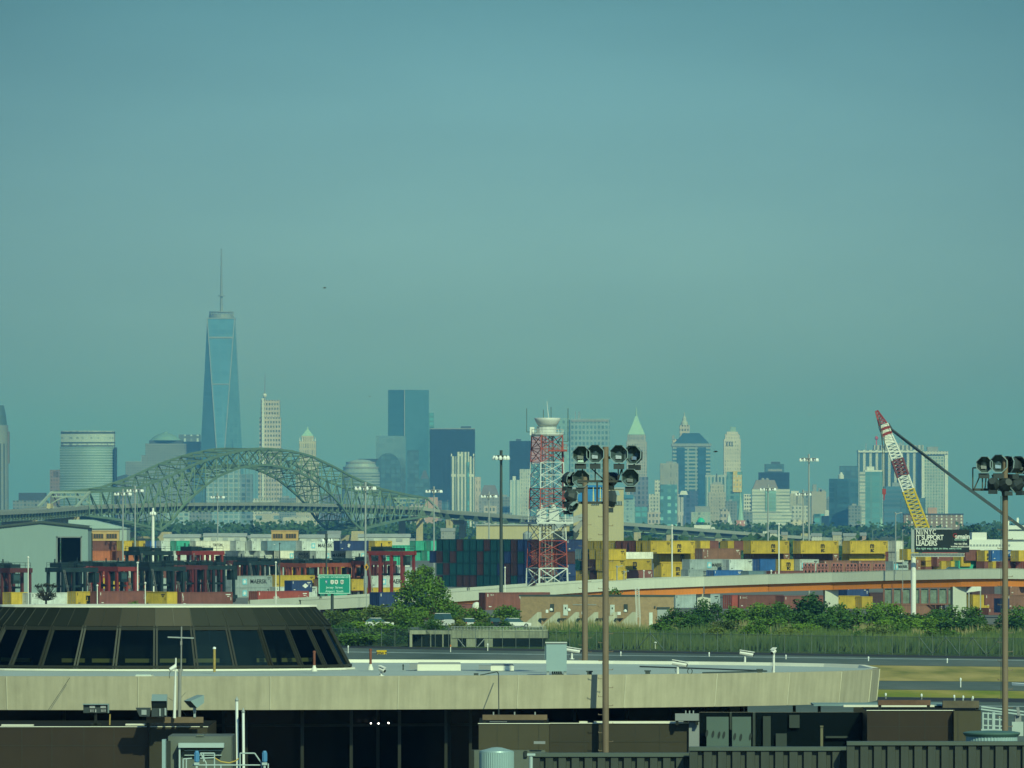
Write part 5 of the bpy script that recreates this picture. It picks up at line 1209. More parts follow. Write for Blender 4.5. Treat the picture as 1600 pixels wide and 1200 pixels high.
d = 1320.
MB().add([P(1510, 926, d), P(1514, 921, d), P(1524, 912, d), P(1533, 911, d), P(1533, 923, d)] + [p + Vector((0, 3, 0)) for p in (P(1510, 926, d), P(1514, 921, d), P(1524, 912, d), P(1533, 911, d), P(1533, 923, d))], [(0, 4, 3, 2, 1), (5, 6, 7, 8, 9), (0, 1, 6, 5), (1, 2, 7, 6), (2, 3, 8, 7), (3, 4, 9, 8), (4, 0, 5, 9)]).build('canopy', m_ship, t)
MB().bar(P(1514, 926, d), P(1514, 960, d), .2).bar(P(1532, 923, d), P(1532, 960, d), .2).build('post', m_galv, t)
# --- crane
d = 2000.
m_cr = mat('crane_red', (.34, .05, .05), .5, var=.2); m_cm = mat('crane_maroon', (.17, .05, .06), .6, var=.2); m_cw = mat('crane_white', (.74, .74, .68), .5, var=.06); m_cy = mat('crane_yellow', (.58, .42, .03), .5, var=.15)
t = thing('lattice_crane', 'lattice boom crane striped red, white and yellow, with long back stays', 'crane', (X(1452, d), d, 0), 0)
tip, foot = (1369.5, 642), (1452, 850)
bk_ = [(1369.5, 642, .5, 'x'), (1380, 664, 2.3, m_cr), (1388, 684, 2.6, 'rw'), (1392, 693, 2.7, m_cw), (1402, 718, 2.9, m_cw), (1411, 744, 3.0, m_cm), (1419, 766, 3.0, m_cw), (1446, 836, 3.2, m_cy), (1452, 852, 1.4, m_cy)]
def lattice(a, b, w0, w1, m_, nm, n=4, s=.26, solid=False):
    p, q = P(a[0], a[1], d), P(b[0], b[1], d); ax2 = (q - p).normalized(); sx_ = Vector((ax2.z, 0, -ax2.x)); sy_ = Vector((0, 1, 0)); g = MB()
    cn_ = lambda e, w_, i: e + sx_ * (w_ / 2 * (1, 1, -1, -1)[i]) + sy_ * (w_ / 2 * (1, -1, -1, 1)[i])
    for i in range(4): g.bar(cn_(p, w0, i), cn_(q, w1, i), s * 1.3)
    for k in range(n):
        e0, e1 = p.lerp(q, k / n), p.lerp(q, (k + 1) / n); wa, wb = lerp(w0, w1, k / n), lerp(w0, w1, (k + 1) / n)
        for i in range(4):
            g.bar(cn_(e0, wa, i), cn_(e0, wa, (i + 1) % 4), s * .8); g.bar(cn_(e0, wa, i), cn_(e1, wb, (i + 1) % 4), s * .8)
    if solid:
        vs = [cn_(p, w0 * .94, i) for i in range(4)] + [cn_(q, w1 * .94, i) for i in range(4)]
        g.add(vs, [(i, (i + 1) % 4, 4 + (i + 1) % 4, 4 + i) for i in range(4)])
    g.build(nm, m_, t)
lattice(bk_[0], bk_[1], .6, 2.2, m_cr, 'boom_tip', 5)
for k in range(5):
    a = [lerp(bk_[1][j], bk_[2][j], k / 5) for j in (0, 1)]; b = [lerp(bk_[1][j], bk_[2][j], (k + 1) / 5) for j in (0, 1)]
    lattice(a, b, 2.5, 2.5, m_cr if k % 2 else m_cw, 'boom_band', 1, solid=True)
lattice(bk_[2], bk_[3], 2.6, 2.6, m_cw, 'boom_band', 2, solid=True)
lattice(bk_[3], bk_[4], 2.7, 2.9, m_cw, 'boom_section', 5); lattice(bk_[4], bk_[5], 3.0, 3.0, m_cm, 'boom_section', 5, s=.38); lattice(bk_[5], bk_[6], 3.0, 3.0, m_cw, 'boom_section', 4); lattice(bk_[6], bk_[7], 3.1, 3.2, m_cy, 'boom_section', 12, s=.3); lattice(bk_[7], bk_[8], 3.2, 1.5, m_cy, 'boom_foot', 3, s=.3)
st = MB()
for o1, o2 in ((0, 0), (3.5, 4), (1.6, 2)):
    st.bar(P(1391, 668 + o1, d - .8 + o1 * .4), P(1500, 752 + o2, d - .8), .32).bar(P(1500, 752 + o2, d - .8), P(1660, 868 + o2, d - .8), .32)
st.bar(P(1387, 662, d), P(1393, 672, d), .9)
st.build('stay_cable', m_pdark, t)
hl = MB().bar(P(1378.5, 668, d - 2), P(1380, 765, d - 2), .16).bar(P(1382, 680, d - 2), P(1383, 765, d - 2), .16).bar(P(1374, 652, d - 2), P(1379.5, 700, d - 2), .3)
hl.build('hoist_rope', m_pdark, t)
MB().box(P(1381.4, 768, d - 2), (1.0, .6, 1.5)).bar(P(1381.4, 772, d - 2), P(1381.4, 782, d - 2), .5, w2=.2).build('hook_block', m_cr, t)
MB().box2((X(1440, d), d - 3, 3.2), (X(1500, d), d + 4, Z(838, d))).build('machinery_house', m_cr, t)
for y in (-4, 4): MB().box2((X(1436, d), d + y - 1, 0), (X(1490, d), d + y + 1, 2.6)).build('crawler_track', m_tyre, t)
MB().bar((X(1500, d), d, 4), P(1660, 868, d - .8), .9).bar(P(1660, 868, d - .8), (X(1660, d), d, 0), 1.4).build('back_mast', m_cr, t)
# --- lattice radio tower
d = 1400.
m_tr = mat('tower_red', (.36, .07, .055), .5, var=.2, scale=.4); m_tw = mat('tower_white', (.60, .63, .60), .5, var=.06, scale=.4)
tx, ty = X(855, d), d + 4
t = thing('lattice_tower', 'red and white banded lattice tower with a bowl shaped top', 'tower', (tx, ty, 0), 0)
ang = radians(24)
def tc_(i, h): a = ang + pi / 4 + i * pi / 2; return (tx + h * 1.414 * cos(a), ty + h * 1.414 * sin(a))
ylv = [960, 918, 888, 866, 845, 818, 795, 779, 763, 742, 722, 701, 680]
hw_ = lambda y: lerp(2.25, 3.15, (y - 680) / 280) if True else 0
bandc = [m_tw, m_tw, m_tr, m_tr, m_tw, m_tw, m_tr, m_tr, m_tw, m_tw, m_tr, m_tr]
for k in range(12):
    ya, yb = ylv[k], ylv[k + 1]; za, zb = max(Z(ya, d), 0) if k else 0, Z(yb, d); ha, hb2 = hw_(ya), hw_(yb); g = MB(); s = .25 if k < 2 else .155
    for i in range(4):
        p, q = tc_(i, ha), tc_(i, hb2); p2, q2 = tc_(i + 1, ha), tc_(i + 1, hb2)
        g.bar((*p, za), (*q, zb), s * 1.3); g.bar((*p, za), (*q2, zb), s * .7); g.bar((*p2, za), (*q, zb), s * .7); g.bar((*q, zb), (*q2, zb), s * .8)
        m1 = ((p[0] + p2[0] + q[0] + q2[0]) / 4, (p[1] + p2[1] + q[1] + q2[1]) / 4)
        g.bar((*m1, (za + zb) / 2), (*[(a + b) / 2 for a, b in zip(p, q)], (za + zb) / 2), s * .5)
    g.build('lattice_section', bandc[k], t)
core = MB()
for i in range(4): p = tc_(i, .7); core.bar((*p, 0), (*p, Z(680, d)), .16)
for k in range(40): z = Z(680, d) * k / 40; p, q = tc_(k % 4, .7), tc_(k % 4 + 1, .7); core.bar((*p, z), (*q, z + .8), .1)
core.build('lift_shaft', m_bar, t)
pf = MB().lathe((tx, ty, Z(681, d)), [(3.0, 0), (3.2, .3), (3.2, .5)], 16)
for k in range(16): a = 2 * pi * k / 16; pf.bar((tx + 3.1 * cos(a), ty + 3.1 * sin(a), Z(680, d)), (tx + 3.1 * cos(a), ty + 3.1 * sin(a), Z(671, d)), .07)
for z in (Z(671, d), Z(675.5, d)): pf.lathe((tx, ty, z), [(3.1, 0), (3.16, .05), (3.1, .1)], 16, cap=False)
pf.lathe((tx - .1, ty, Z(680, d)), [(1.9, 0), (1.9, M(13, d)), (2.0, M(14, d))], 16)
pf.build('top_platform', m_tw, t)
MB().lathe((X(855.5, d), ty, Z(665.5, d)), [(M(14, d), 0), (M(17, d), M(4, d)), (M(19, d), M(8, d)), (M(20.5, d), M(12.5, d)), (M(19.8, d), M(13, d)), (M(17, d), M(11, d)), (M(4, d), M(9, d))], 32).build('antenna_bowl', m_tw, t, smooth=True)
MB().box2((X(828, d), ty - 1, Z(680, d)), (X(835, d), ty + 1, Z(667, d))).build('panel_antenna', m_ship, t)
for x, y0, y1, r, xa in ((823, 675, 638, .05, 829), (849, 658, 640, .05, 849.5), (861, 655, 636, .05, 860.5), (887.5, 690, 638, .06, 880)): MB().bar(P(x, y0, d + 4), P(x, y1, d + 4), 2 * r, n=6).bar(P(xa, y0, d + 4), P(x, y0, d + 4), .1).build('whip_antenna', m_pdark, t)

MB().bar(P(857.5, 655, d + 5), P(854.5, 627, d + 5), .16, w2=.06).build('white_whip', m_tw, t)
bl = MB().box(P(871, 704, d + 2.5), (3.7, 2.4, .35))
for k in range(5): bl.bar(P(857 + k * 7.2, 704, d + 1.4), P(857 + k * 7.2, 695, d + 1.4), .07)
for yy in (695, 699): bl.bar(P(857, yy, d + 1.4), P(886, yy, d + 1.4), .07)
bl.build('balcony', m_tr, t)
sdp = MB().bar(P(880, 800, d + 3), P(878.5, 690, d + 3), .35)
for k in range(8): sdp.bar(P(880, 690 + k * 14, d + 3), P(874, 690 + k * 14, d + 3.5), .1)
sdp.build('cable_mast', m_cm, t)
cp_ = MB().box((tx, ty, Z(817, d)), (7.6, 7.6, .35), ang)
for i in range(4):
    p, q = tc_(i, 3.7), tc_(i + 1, 3.7)
    for zz in (.6, 1.1): cp_.bar((*p, Z(817, d) + zz), (*q, Z(817, d) + zz), .07)
    for k in range(5): u = k / 5; cp_.bar((lerp(p[0], q[0], u), lerp(p[1], q[1], u), Z(817, d)), (lerp(p[0], q[0], u), lerp(p[1], q[1], u), Z(817, d) + 1.1), .07)
cp_.build('mid_platform', m_tw, t)
for px in (846, 866): 
    MB().box((X(px, d), ty - .5, Z(806, d)), (1.9, 2, 2.4)).build('equipment_cabinet', m_tw, t)
    MB().lathe((X(px - 1, d), ty - .6, Z(796, d)), [(.5, 0), (.55, .4), (.3, .9), (.05, 1.3)], 12).build('radome', m_tw, t)
# ================================================================ airfield, wetland, road, trees
def G(px, py):
    d = H * F / (py - Y0); return ((px - 800) * d / F, d)
m_asph = grass_mat('asphalt', [(.07, .10, .095), (.11, .145, .14), (.15, .175, .165)], .06, .4); m_asph2 = mat('asphalt_dark', (.025, .03, .035), .9, var=.2, scale=.1)
m_line = mat('paint_line', (.40, .48, .48), .8, var=.45, scale=.8)
m_dry = grass_mat('dry_grass', [(.13, .16, .045), (.38, .31, .11), (.54, .41, .17)], .13, .6)
m_dry2 = grass_mat('mown_grass', [(.09, .19, .02), (.26, .27, .05), (.42, .34, .10)], .12, .6)
m_wet = grass_mat('wetland', [(.03, .06, .015), (.06, .10, .03), (.10, .13, .05)], .15, .6)
m_yard = mat('yard_pavement', (.16, .17, .16), .9, var=.25, scale=.02)
def band(name, yl, yr, yl2, yr2, z, m):     # ground strip between two slanting lines given at px -400 and px 2000
    sheet(name, [G(-400, yl2), G(2000, yr2), G(2000, yr), G(-400, yl)], z, m)
sl = lambda y0, k: (y0 - 950 * k, y0 + 1450 * k)      # line through (550, y0) with slope k
def strip(name, a, ka, b, kb, z, m): band(name, *sl(a, ka), *sl(b, kb), z, m)
sheet('apron', [(-90, 70), (90, 70), (90, 745), (-90, 745)], .004, m_asph)
strip('wetland_ground', 975, .004, 1009, .0165, .004, m_wet)
strip('perimeter_verge', 1009.4, .0165, 1012.6, .0165, .006, m_asph2)
strip('perimeter_road', 1013, .0165, 1030, .0115, .008, m_asph)
strip('road_edge_line', 1018.5, .0125, 1019.2, .0125, .014, m_line)
strip('dry_grass', 1030.4, .0115, 1057, .008, .010, m_dry)
strip('taxiway', 1057.4, .008, 1069, .010, .012, m_asph)
strip('mown_verge', 1069.4, .010, 1080, .011, .014, m_dry2)
strip('taxiway_edge', 1080.4, .011, 1085, .012, .016, m_asph2)
strip('apron_line', 1091, .012, 1092, .012, .016, m_line)
sheet('yard', [(-420, 1225), (420, 1225), (900, 3200), (-900, 3200)], .012, m_yard)

# --- foliage
def leaf_mat(key, col, dark, sc=.5):
    if key in MATS: return MATS[key]
    m, nt, b = _new(key); L = nt.links.new; N = nt.nodes.new
    tc = N('ShaderNodeTexCoord'); n = N('ShaderNodeTexNoise'); n.inputs['Scale'].default_value = sc; n.inputs['Detail'].default_value = 4; L(tc.outputs['Object'], n.inputs['Vector'])
    oi = N('ShaderNodeObjectInfo'); ad = N('ShaderNodeMath'); ad.operation = 'MULTIPLY_ADD'; ad.inputs[1].default_value = .3; L(oi.outputs['Random'], ad.inputs[0]); L(n.outputs['Fac'], ad.inputs[2])
    r = N('ShaderNodeValToRGB'); r.color_ramp.elements[0].position = .42; r.color_ramp.elements[0].color = (*dark, 1); r.color_ramp.elements[1].position = .82; r.color_ramp.elements[1].color = (*col, 1)
    L(ad.outputs[0], r.inputs[0]); L(r.outputs[0], b.inputs['Base Color']); b.inputs['Roughness'].default_value = .7; b.inputs['Specular IOR Level'].default_value = .25
    MATS[key] = m; return m
m_leaf = leaf_mat('leaf_green', (.15, .27, .03), (.04, .11, .022)); m_leaf2 = leaf_mat('leaf_olive', (.20, .25, .05), (.06, .11, .03)); m_leafd = leaf_mat('leaf_deep', (.085, .18, .03), (.025, .08, .022))
m_barkm = mat('bark', (.10, .08, .06), .9); m_far = leaf_mat('leaf_far', (.05, .11, .035), (.025, .065, .028), .06)
def leaves(mb, rnd, lobes, n, size, squash=.8):
    tot = sum(l[3] ** 2 for l in lobes)
    for (x, y, z, r) in lobes:
        for _ in range(int(n * r * r / tot)):
            while True:
                v = Vector((rnd.uniform(-1, 1), rnd.uniform(-1, 1), rnd.uniform(-1, 1)))
                if .05 < v.length < 1: break
            v = v.normalized() * (r * (rnd.random() ** .38) * rnd.uniform(.82, 1.12))
            p = Vector((x + v.x, y + v.y, z + v.z * squash))
            a = Vector((rnd.gauss(0, 1), rnd.gauss(0, 1), rnd.gauss(0, .6))).normalized(); b = a.cross(Vector((rnd.gauss(0, 1), rnd.gauss(0, 1), rnd.gauss(0, 1)))).normalized()
            s = size * rnd.uniform(.6, 1.3)
            mb.add([p - a * s * .6, p + b * s * .32, p + a * s * .6, p - b * s * .32], [(0, 1, 2, 3)])
def shrub_proto(seed, m, n=2600, size=.40, label='x', name='shrub', tall=1.0):
    rnd = random.Random(seed); t = thing(name, label, 'shrub' if name == 'shrub' else 'tree')
    lobes = [(0, 0, .40 * tall, .46), (-.36, 0, .30 * tall, .36), (.36, .05, .32 * tall, .36)]
    for k in range(9):
        a = rnd.uniform(0, 2 * pi); q = rnd.uniform(.2, .62); lobes.append((q * cos(a), q * sin(a) * .8, rnd.uniform(.22, .78) * tall, rnd.uniform(.18, .34)))
    lobes.append((rnd.uniform(-.2, .2), 0, .80 * tall, .24)); lobes.append((rnd.uniform(-.4, -.2), 0, .70 * tall, .24)); lobes.append((rnd.uniform(.2, .4), 0, .68 * tall, .26))
    c = MB(); leaves(c, rnd, lobes, n, size / 5.0); c.build('crown', m, t, local=True)
    k = MB(); k.bar((0, 0, 0), (0, 0, .5 * tall), .07, n=6, w2=.03)
    for q in range(5):
        a = 2 * pi * q / 5; k.bar((0, 0, .12 + .05 * q), (.45 * cos(a), .4 * sin(a), (.5 + .06 * q) * tall), .035, n=5, w2=.012)
    k.build('trunk', m_barkm, t, local=True)
    return t
G_SH = 'shrubs along the wetland edge'
SHP = [shrub_proto(11, m_leaf), shrub_proto(12, m_leafd), shrub_proto(13, m_leaf), shrub_proto(14, m_leaf2), shrub_proto(15, m_leafd)]
first = [True] * 5
def shrub(px, yt, w_, d, k, label):
    z = Z(yt, d); sx_ = M(w_, d) / 1.5; sc_ = (sx_, sx_, z / .98)
    loc = (X(px, d), d, 0); rz = (px * 1.7) % 6.28
    if first[k]:
        first[k] = False; r = SHP[k]; r.location = loc; r.rotation_euler = (0, 0, rz); r.scale = sc_; r['label'] = label; r['group'] = G_SH
    else: dup(SHP[k], loc, rz, label, G_SH, sc_)
for px, yt, w_, d, k, lb in [
  (1085, 958, 90, 1072, 1, 'broad dark shrub over the reeds right of the pump house door'), (1205, 962, 110, 1075, 0, 'broad green shrub over the reeds below the biggest dark one'), (1290, 958, 100, 1070, 4, 'broad deep green shrub before the yellow container'), (1445, 962, 100, 1075, 2, 'broad green shrub right of the billboard post foot'), (1500, 964, 90, 1066, 1, 'broad dark shrub left of the right floodlight pole'), (1575, 962, 80, 1070, 4, 'deep green shrub behind the right floodlight pole'),
  (1120, 978, 60, 1030, 3, 'low olive shrub standing in the reeds right of the pump house'), (1180, 974, 50, 1045, 0, 'small bright shrub in the reeds below the red container end'), (1235, 980, 70, 1025, 3, 'low olive shrub in the reeds left of the lone dark bush'), (1262, 972, 56, 1050, 2, 'small green shrub at the foot of the biggest dark shrub'), (1372, 978, 60, 1035, 3, 'olive shrub in the reeds left of the billboard post'), (1410, 974, 54, 1045, 4, 'small deep green shrub in the reeds below the billboard post'), (1470, 980, 64, 1030, 0, 'low bright shrub in the reeds right of the billboard post'), (1545, 976, 50, 1040, 3, 'olive shrub in the reeds beside the right floodlight pole'), (1030, 972, 70, 1060, 0, 'bright shrub before the white side door of the pump house'), (985, 980, 60, 1040, 3, 'olive shrub below the last wing wall of the pump house'), (900, 984, 80, 1030, 2, 'low green shrub below the middle wing walls'),
  (716, 968, 40, 1098, 3, 'small olive shrub before the white van'), (752, 970, 44, 1096, 0, 'small bright shrub before the dark parked car'), (788, 968, 40, 1097, 4, 'small deep shrub before the white car by the pump house'), (676, 966, 46, 1102, 2, 'small green shrub before the trunk of the big tree'),
  (536, 972, 80, 1040, 1, 'dark shrub against the fence beside the window cone'), (580, 968, 84, 1045, 0, 'green shrub against the fence left of the culvert'), (622, 976, 70, 1035, 4, 'deep green shrub touching the left end of the culvert'), (560, 988, 90, 1010, 2, 'low green shrub right behind the fence by the window cone'), (612, 992, 60, 1012, 1, 'low dark shrub right behind the fence by the culvert'), (690, 958, 60, 1165, 4, 'deep green shrub at the right foot of the big tree'), (800, 978, 90, 1040, 2, 'low green shrub right of the culvert wall'), (835, 984, 70, 1030, 0, 'low bright shrub below the pump house wing walls'),
  (1058, 948, 70, 1130, 1, 'dark shrub at the right corner of the brick pump house'), (1103, 935, 66, 1165, 1, 'dark tall shrub against the dim grey container'), (1075, 962, 60, 1090, 0, 'low green shrub in front of the dark shrubs by the pump house'),
  (1150, 946, 76, 1130, 0, 'bright green shrub below the red container end'), (1182, 940, 60, 1160, 2, 'green shrub before the maroon containers under the overpass'), (1130, 968, 60, 1070, 3, 'olive shrub among the reeds below the bright green one'),
  (1215, 938, 64, 1140, 2, 'green shrub left of the biggest dark shrub'), (1268, 926, 112, 1150, 1, 'biggest dark green shrub rising over the maroon container'), (1245, 950, 80, 1100, 4, 'deep green shrub in front of the biggest one'), (1312, 942, 70, 1120, 1, 'dark shrub before the yellow container under the overpass'),
  (1350, 948, 74, 1120, 0, 'green shrub just right of the yellow container under the overpass'), (1384, 938, 70, 1160, 2, 'tall green shrub left of the billboard post foot'), (1422, 956, 66, 1110, 4, 'deep green shrub at the foot of the billboard post'), (1400, 966, 80, 1070, 0, 'low green shrub before the billboard post'),
  (1462, 950, 84, 1120, 1, 'dark shrub right of the billboard post'), (1498, 944, 80, 1130, 0, 'bright green shrub below the rack frames'), (1528, 962, 50, 1100, 4, 'deep green shrub left of the right floodlight pole'), (1588, 944, 70, 1100, 1, 'dark shrub at the edge of the view behind the right floodlight pole'), (1340, 985, 36, 1010, 4, 'small lone dark bush in the pale reeds'),
  (530, 952, 66, 1130, 3, 'olive shrub right of the dark window cone'), (560, 950, 62, 1150, 0, 'bright green shrub below the green highway sign'), (600, 944, 84, 1140, 3, 'olive shrub before the navy container'), (640, 946, 70, 1130, 2, 'green shrub at the left foot of the big tree'), (545, 976, 70, 1080, 4, 'deep green low shrub beside the dark window cone'), (608, 974, 80, 1080, 1, 'deep low shrub left of the concrete culvert'),
  (705, 940, 60, 1180, 2, 'green shrub under the left end of the overpass'), (742, 948, 58, 1170, 0, 'green shrub before the maroon lettered container'), (790, 944, 64, 1165, 2, 'round green shrub touching the brick pump house'), (768, 962, 60, 1140, 3, 'olive shrub between the parked cars'), (722, 962, 44, 1150, 3, 'small olive shrub behind the pale car'),
  (206, 938, 58, 1240, 0, 'green shrub over the roof edge before the maroon container'), (330, 944, 40, 1240, 2, 'small green shrub over the roof edge before the long maroon container'),
  (1012, 914, 52, 1275, 4, 'weedy bush on the overpass wall') if False else (955, 917, 46, 1225, 4, 'weedy bush growing before the overpass wall behind the pump house')]:
    shrub(px, yt, w_, d, k, lb)
# big tree
rnd = random.Random(5); d = 1150.
t = thing('tree', 'big leafy tree standing before the dark container block', 'tree', (X(660, d), d, 0), 0)
lob = [(X(660 + a, d), d + b, Z(y, d), M(r, d)) for a, b, y, r in ((0, 0, 905, 22), (-16, -1, 918, 20), (17, 1, 915, 20), (4, 0, 893, 15), (-28, 0, 932, 18), (28, 0, 930, 20), (0, -2, 930, 26), (36, 1, 948, 18), (-34, 0, 950, 18), (14, -2, 952, 24), (-12, -2, 958, 24), (42, 0, 962, 14), (-20, 1, 898, 10))]
c = MB(); leaves(c, rnd, lob, 8000, .36); c.build('crown', m_leaf, t)
k = MB(); b0 = P(660, 1010, d); b0.z = 0; k.bar(b0, P(660, 940, d), .5, n=8, w2=.3)
for l in lob[:8]: k.bar(P(660, 950, d), (l[0], l[1], l[2]), .22, n=6, w2=.06)
k.build('trunk', m_barkm, t)
# bare bush
d = 1200.; t = thing('bare_bush', 'dark leafless flat topped bush before the pale reefer container', 'shrub', (X(72, d), d, 0), 0)
k = MB(); k.bar((X(72, d), d, 0), P(72, 925, d), .45, n=6, w2=.3); rnd = random.Random(3)
for q in range(70):
    e = P(72 + rnd.uniform(-19, 19), rnd.uniform(912, 936), d + rnd.uniform(-1.5, 1.5)); k.bar(P(72 + rnd.uniform(-4, 4), 938, d), e, .12, n=4, w2=.03)
k.build('trunk', mat('bark_dark', (.03, .03, .025), .9), t)
k = MB(); leaves(k, rnd, [(X(72 + a, d), d, Z(y, d), M(r, d)) for a, y, r in ((-12, 916, 7), (0, 914, 8), (12, 915, 7), (-10, 930, 7), (9, 930, 8))], 320, .35, .5); k.build('crown', mat('withered_leaf', (.035, .04, .025), .9), t)
# reeds: one mass
rnd = random.Random(21)
def blades(n, x0, x1, y0, y1, h0, h1, m, name, wd):
    mb = MB(); done = 0
    while done < n:
        px = rnd.uniform(x0, x1); py = rnd.uniform(y0, y1) + (px - 550) * .0165 * ((1009 - 975) and (rnd.random() * 0 + 1)) * .9
        x, y = G(px, py)
        if 1000 < 0: continue
        if abs(px - 914) < 0: continue
        if px < 850 and py > 984 and px > 632: continue
        if 1180 < y < 1230 and 805 < px < 1060: continue
        hh = rnd.uniform(h0, h1) * (.6 + .75 * (sin(x * .35 + sin(y * .05) * 2) * cos(y * .09 + x * .11) * .5 + .5)); w_ = wd * rnd.uniform(.6, 1.3); lean = rnd.uniform(-.35, .35); a = rnd.uniform(-.6, .6)
        mb.add([(x - w_ * cos(a), y - w_ * sin(a), 0), (x + w_ * cos(a), y + w_ * sin(a), 0), (x + lean * .6 + w_ * .6, y, hh * .65), (x + lean, y, hh)], [(0, 1, 2, 3)])
        done += 1
    o = mb.build(name, m); tag(o, None, None, kind='stuff'); return o
r1 = blades(11000, 800, 1640, 988, 1008, 1.1, 2.1, leaf_mat('reed_green', (.16, .21, .06), (.045, .09, .03), .07), 'reeds', .13); r1['label'] = 'tall green reeds filling the wet ground behind the perimeter fence'
r2 = blades(6000, 820, 1640, 981, 990, 1.0, 1.9, leaf_mat('reed_pale', (.29, .26, .12), (.10, .13, .05), .06), 'pale_reeds', .13); r2['label'] = 'paler seeding reeds at the back of the wet ground'
# weeds on the wall before the overpass
# far trees
rnd = random.Random(8)
def far_mass(n, x0, x1, d0, d1, hmin, hmax, name, label):
    mb = MB()
    for _ in range(n):
        d = rnd.uniform(d0, d1); px = rnd.uniform(x0, x1); h_ = rnd.uniform(hmin, hmax); x = X(px, d); r = rnd.uniform(5, 9)
        for q in range(26):
            v = Vector((rnd.gauss(0, .45), rnd.gauss(0, .45), rnd.gauss(0, .35))); p = Vector((x + v.x * r, d + v.y * r, h_ * .6 + v.z * h_ * .55)); s = rnd.uniform(1.2, 2.6)
            if p.z < .5: p.z = .5
            a = Vector((rnd.gauss(0, 1), rnd.gauss(0, .5), rnd.gauss(0, .5))).normalized(); b = a.cross(Vector((rnd.gauss(0, .3), 1, rnd.gauss(0, .3)))).normalized()
            mb.add([p - a * s, p + b * s * .7, p + a * s, p - b * s * .7], [(0, 1, 2, 3)])
    o = mb.build(name, m_far); tag(o, label, None, kind='stuff'); return o
far_mass(520, -60, 700, 6000, 6700, 7, 17, 'far_woods', 'dark woods beyond the arch bridge at the foot of the skyline')
far_mass(460, 680, 1660, 6600, 7400, 7, 15, 'far_woods', 'dark woods beyond the bridge ramp at the foot of the skyline')
far_mass(160, -60, 1660, 2900, 3900, 4, 10, 'far_scrub', 'dark scrub on the near shore of the bay')
TP = None
def far_tree(px, yt, w_, d, label):
    global TP
    if TP is None:
        TP = thing('tree', label, 'tree', group='single trees beyond the port'); r_ = random.Random(4); c = MB()
        leaves(c, r_, [(0, 0, .5, .42), (-.35, 0, .42, .3), (.35, .1, .42, .3), (.1, 0, .78, .24), (-.2, 0, .7, .24), (-.55, 0, .3, .22), (.58, 0, .28, .22)], 700, .16); c.build('crown', m_far, TP, local=True)
        MB().bar((0, 0, 0), (0, 0, .5), .08, n=6).build('trunk', m_barkm, TP, local=True); r = TP
    else: r = dup(TP, (0, 0, 0), 0, label)
    sx_ = M(w_, d) / 1.5; r.location = (X(px, d), d, 0); r.scale = (sx_, sx_, Z(yt, d)); r['label'] = label
for a in [(1520, 817, 60, 4200, 'rounded dark tree behind the white ship, tallest at the far right'), (1552, 824, 34, 4300, 'smaller dark tree at the right foot of the tallest far right one'), (1492, 826, 34, 4300, 'small dark tree at the right end of the brick apartment slab'), (322, 823, 46, 5700, 'rounded tree below the bridge deck left of the arch centre'),
          (398, 822, 60, 5700, 'broad tree below the bridge deck at the arch centre'), (470, 826, 44, 5700, 'tree below the columned block under the arch'), (640, 828, 50, 5900, 'tree under the right approach span of the bridge'), (720, 830, 44, 6000, 'tree left of the low tan hall'), (1318, 826, 46, 5700, 'tree at the foot of the dark glass office'), (1256, 829, 40, 5600, 'tree behind the tallest lamp mast')]: far_tree(*a)
# small far houses
hs = [(352, 838, 16, 'tan'), (372, 841, 22, 'pink'), (389, 838, 14, 'white'), (300, 842, 18, 'white'), (640, 845, 16, 'white'), (606, 838, 12, 'grey'), (1208, 829, 12, 'white'), (1226, 833, 9, 'tan'), (1308, 834, 14, 'cream'), (1276, 833, 16, 'white'), (1349, 833, 9, 'pink'), (1328, 835, 20, 'grey'), (700, 828, 22, 'grey'), (522, 830, 20, 'grey'), (410, 840, 12, 'cream')]
hc_ = {'tan': (.48, .40, .26), 'pink': (.52, .34, .28), 'white': (.66, .66, .6), 'grey': (.36, .38, .37), 'cream': (.56, .52, .38)}
for i, (px, py, w_, k) in enumerate(hs):
    d = 4000. if px < 700 else 4600.; x = X(px, d); wd = M(w_, d); zt = max(Z(py + 2 + (i * 7 % 4), d), 3)
    t = thing('small_house', f'{k} far house, {ORD[i]} from the warehouse along the shore below the skyline', 'house', (x, d, 0), 0, 'small houses along the far shore')
    MB().box2((x - wd / 2, d, 0), (x + wd / 2, d + 8, zt)).build('wall', facade('house_' + k, tuple(.8 * q for q in hc_[k]), (.22, .23, .22), 1.7, 2.4, .4, .45), t)
    MB().prism([(x - wd / 2 - .3, d - .3), (x + wd / 2 + .3, d - .3), (x + wd / 2 + .3, d + 8.3), (x - wd / 2 - .3, d + 8.3)], zt, zt + 2, [(x - wd / 2 - .3, d + 3.8), (x + wd / 2 + .3, d + 3.8), (x + wd / 2 + .3, d + 4.2), (x - wd / 2 - .3, d + 4.2)]).build('roof', m_mech, t)

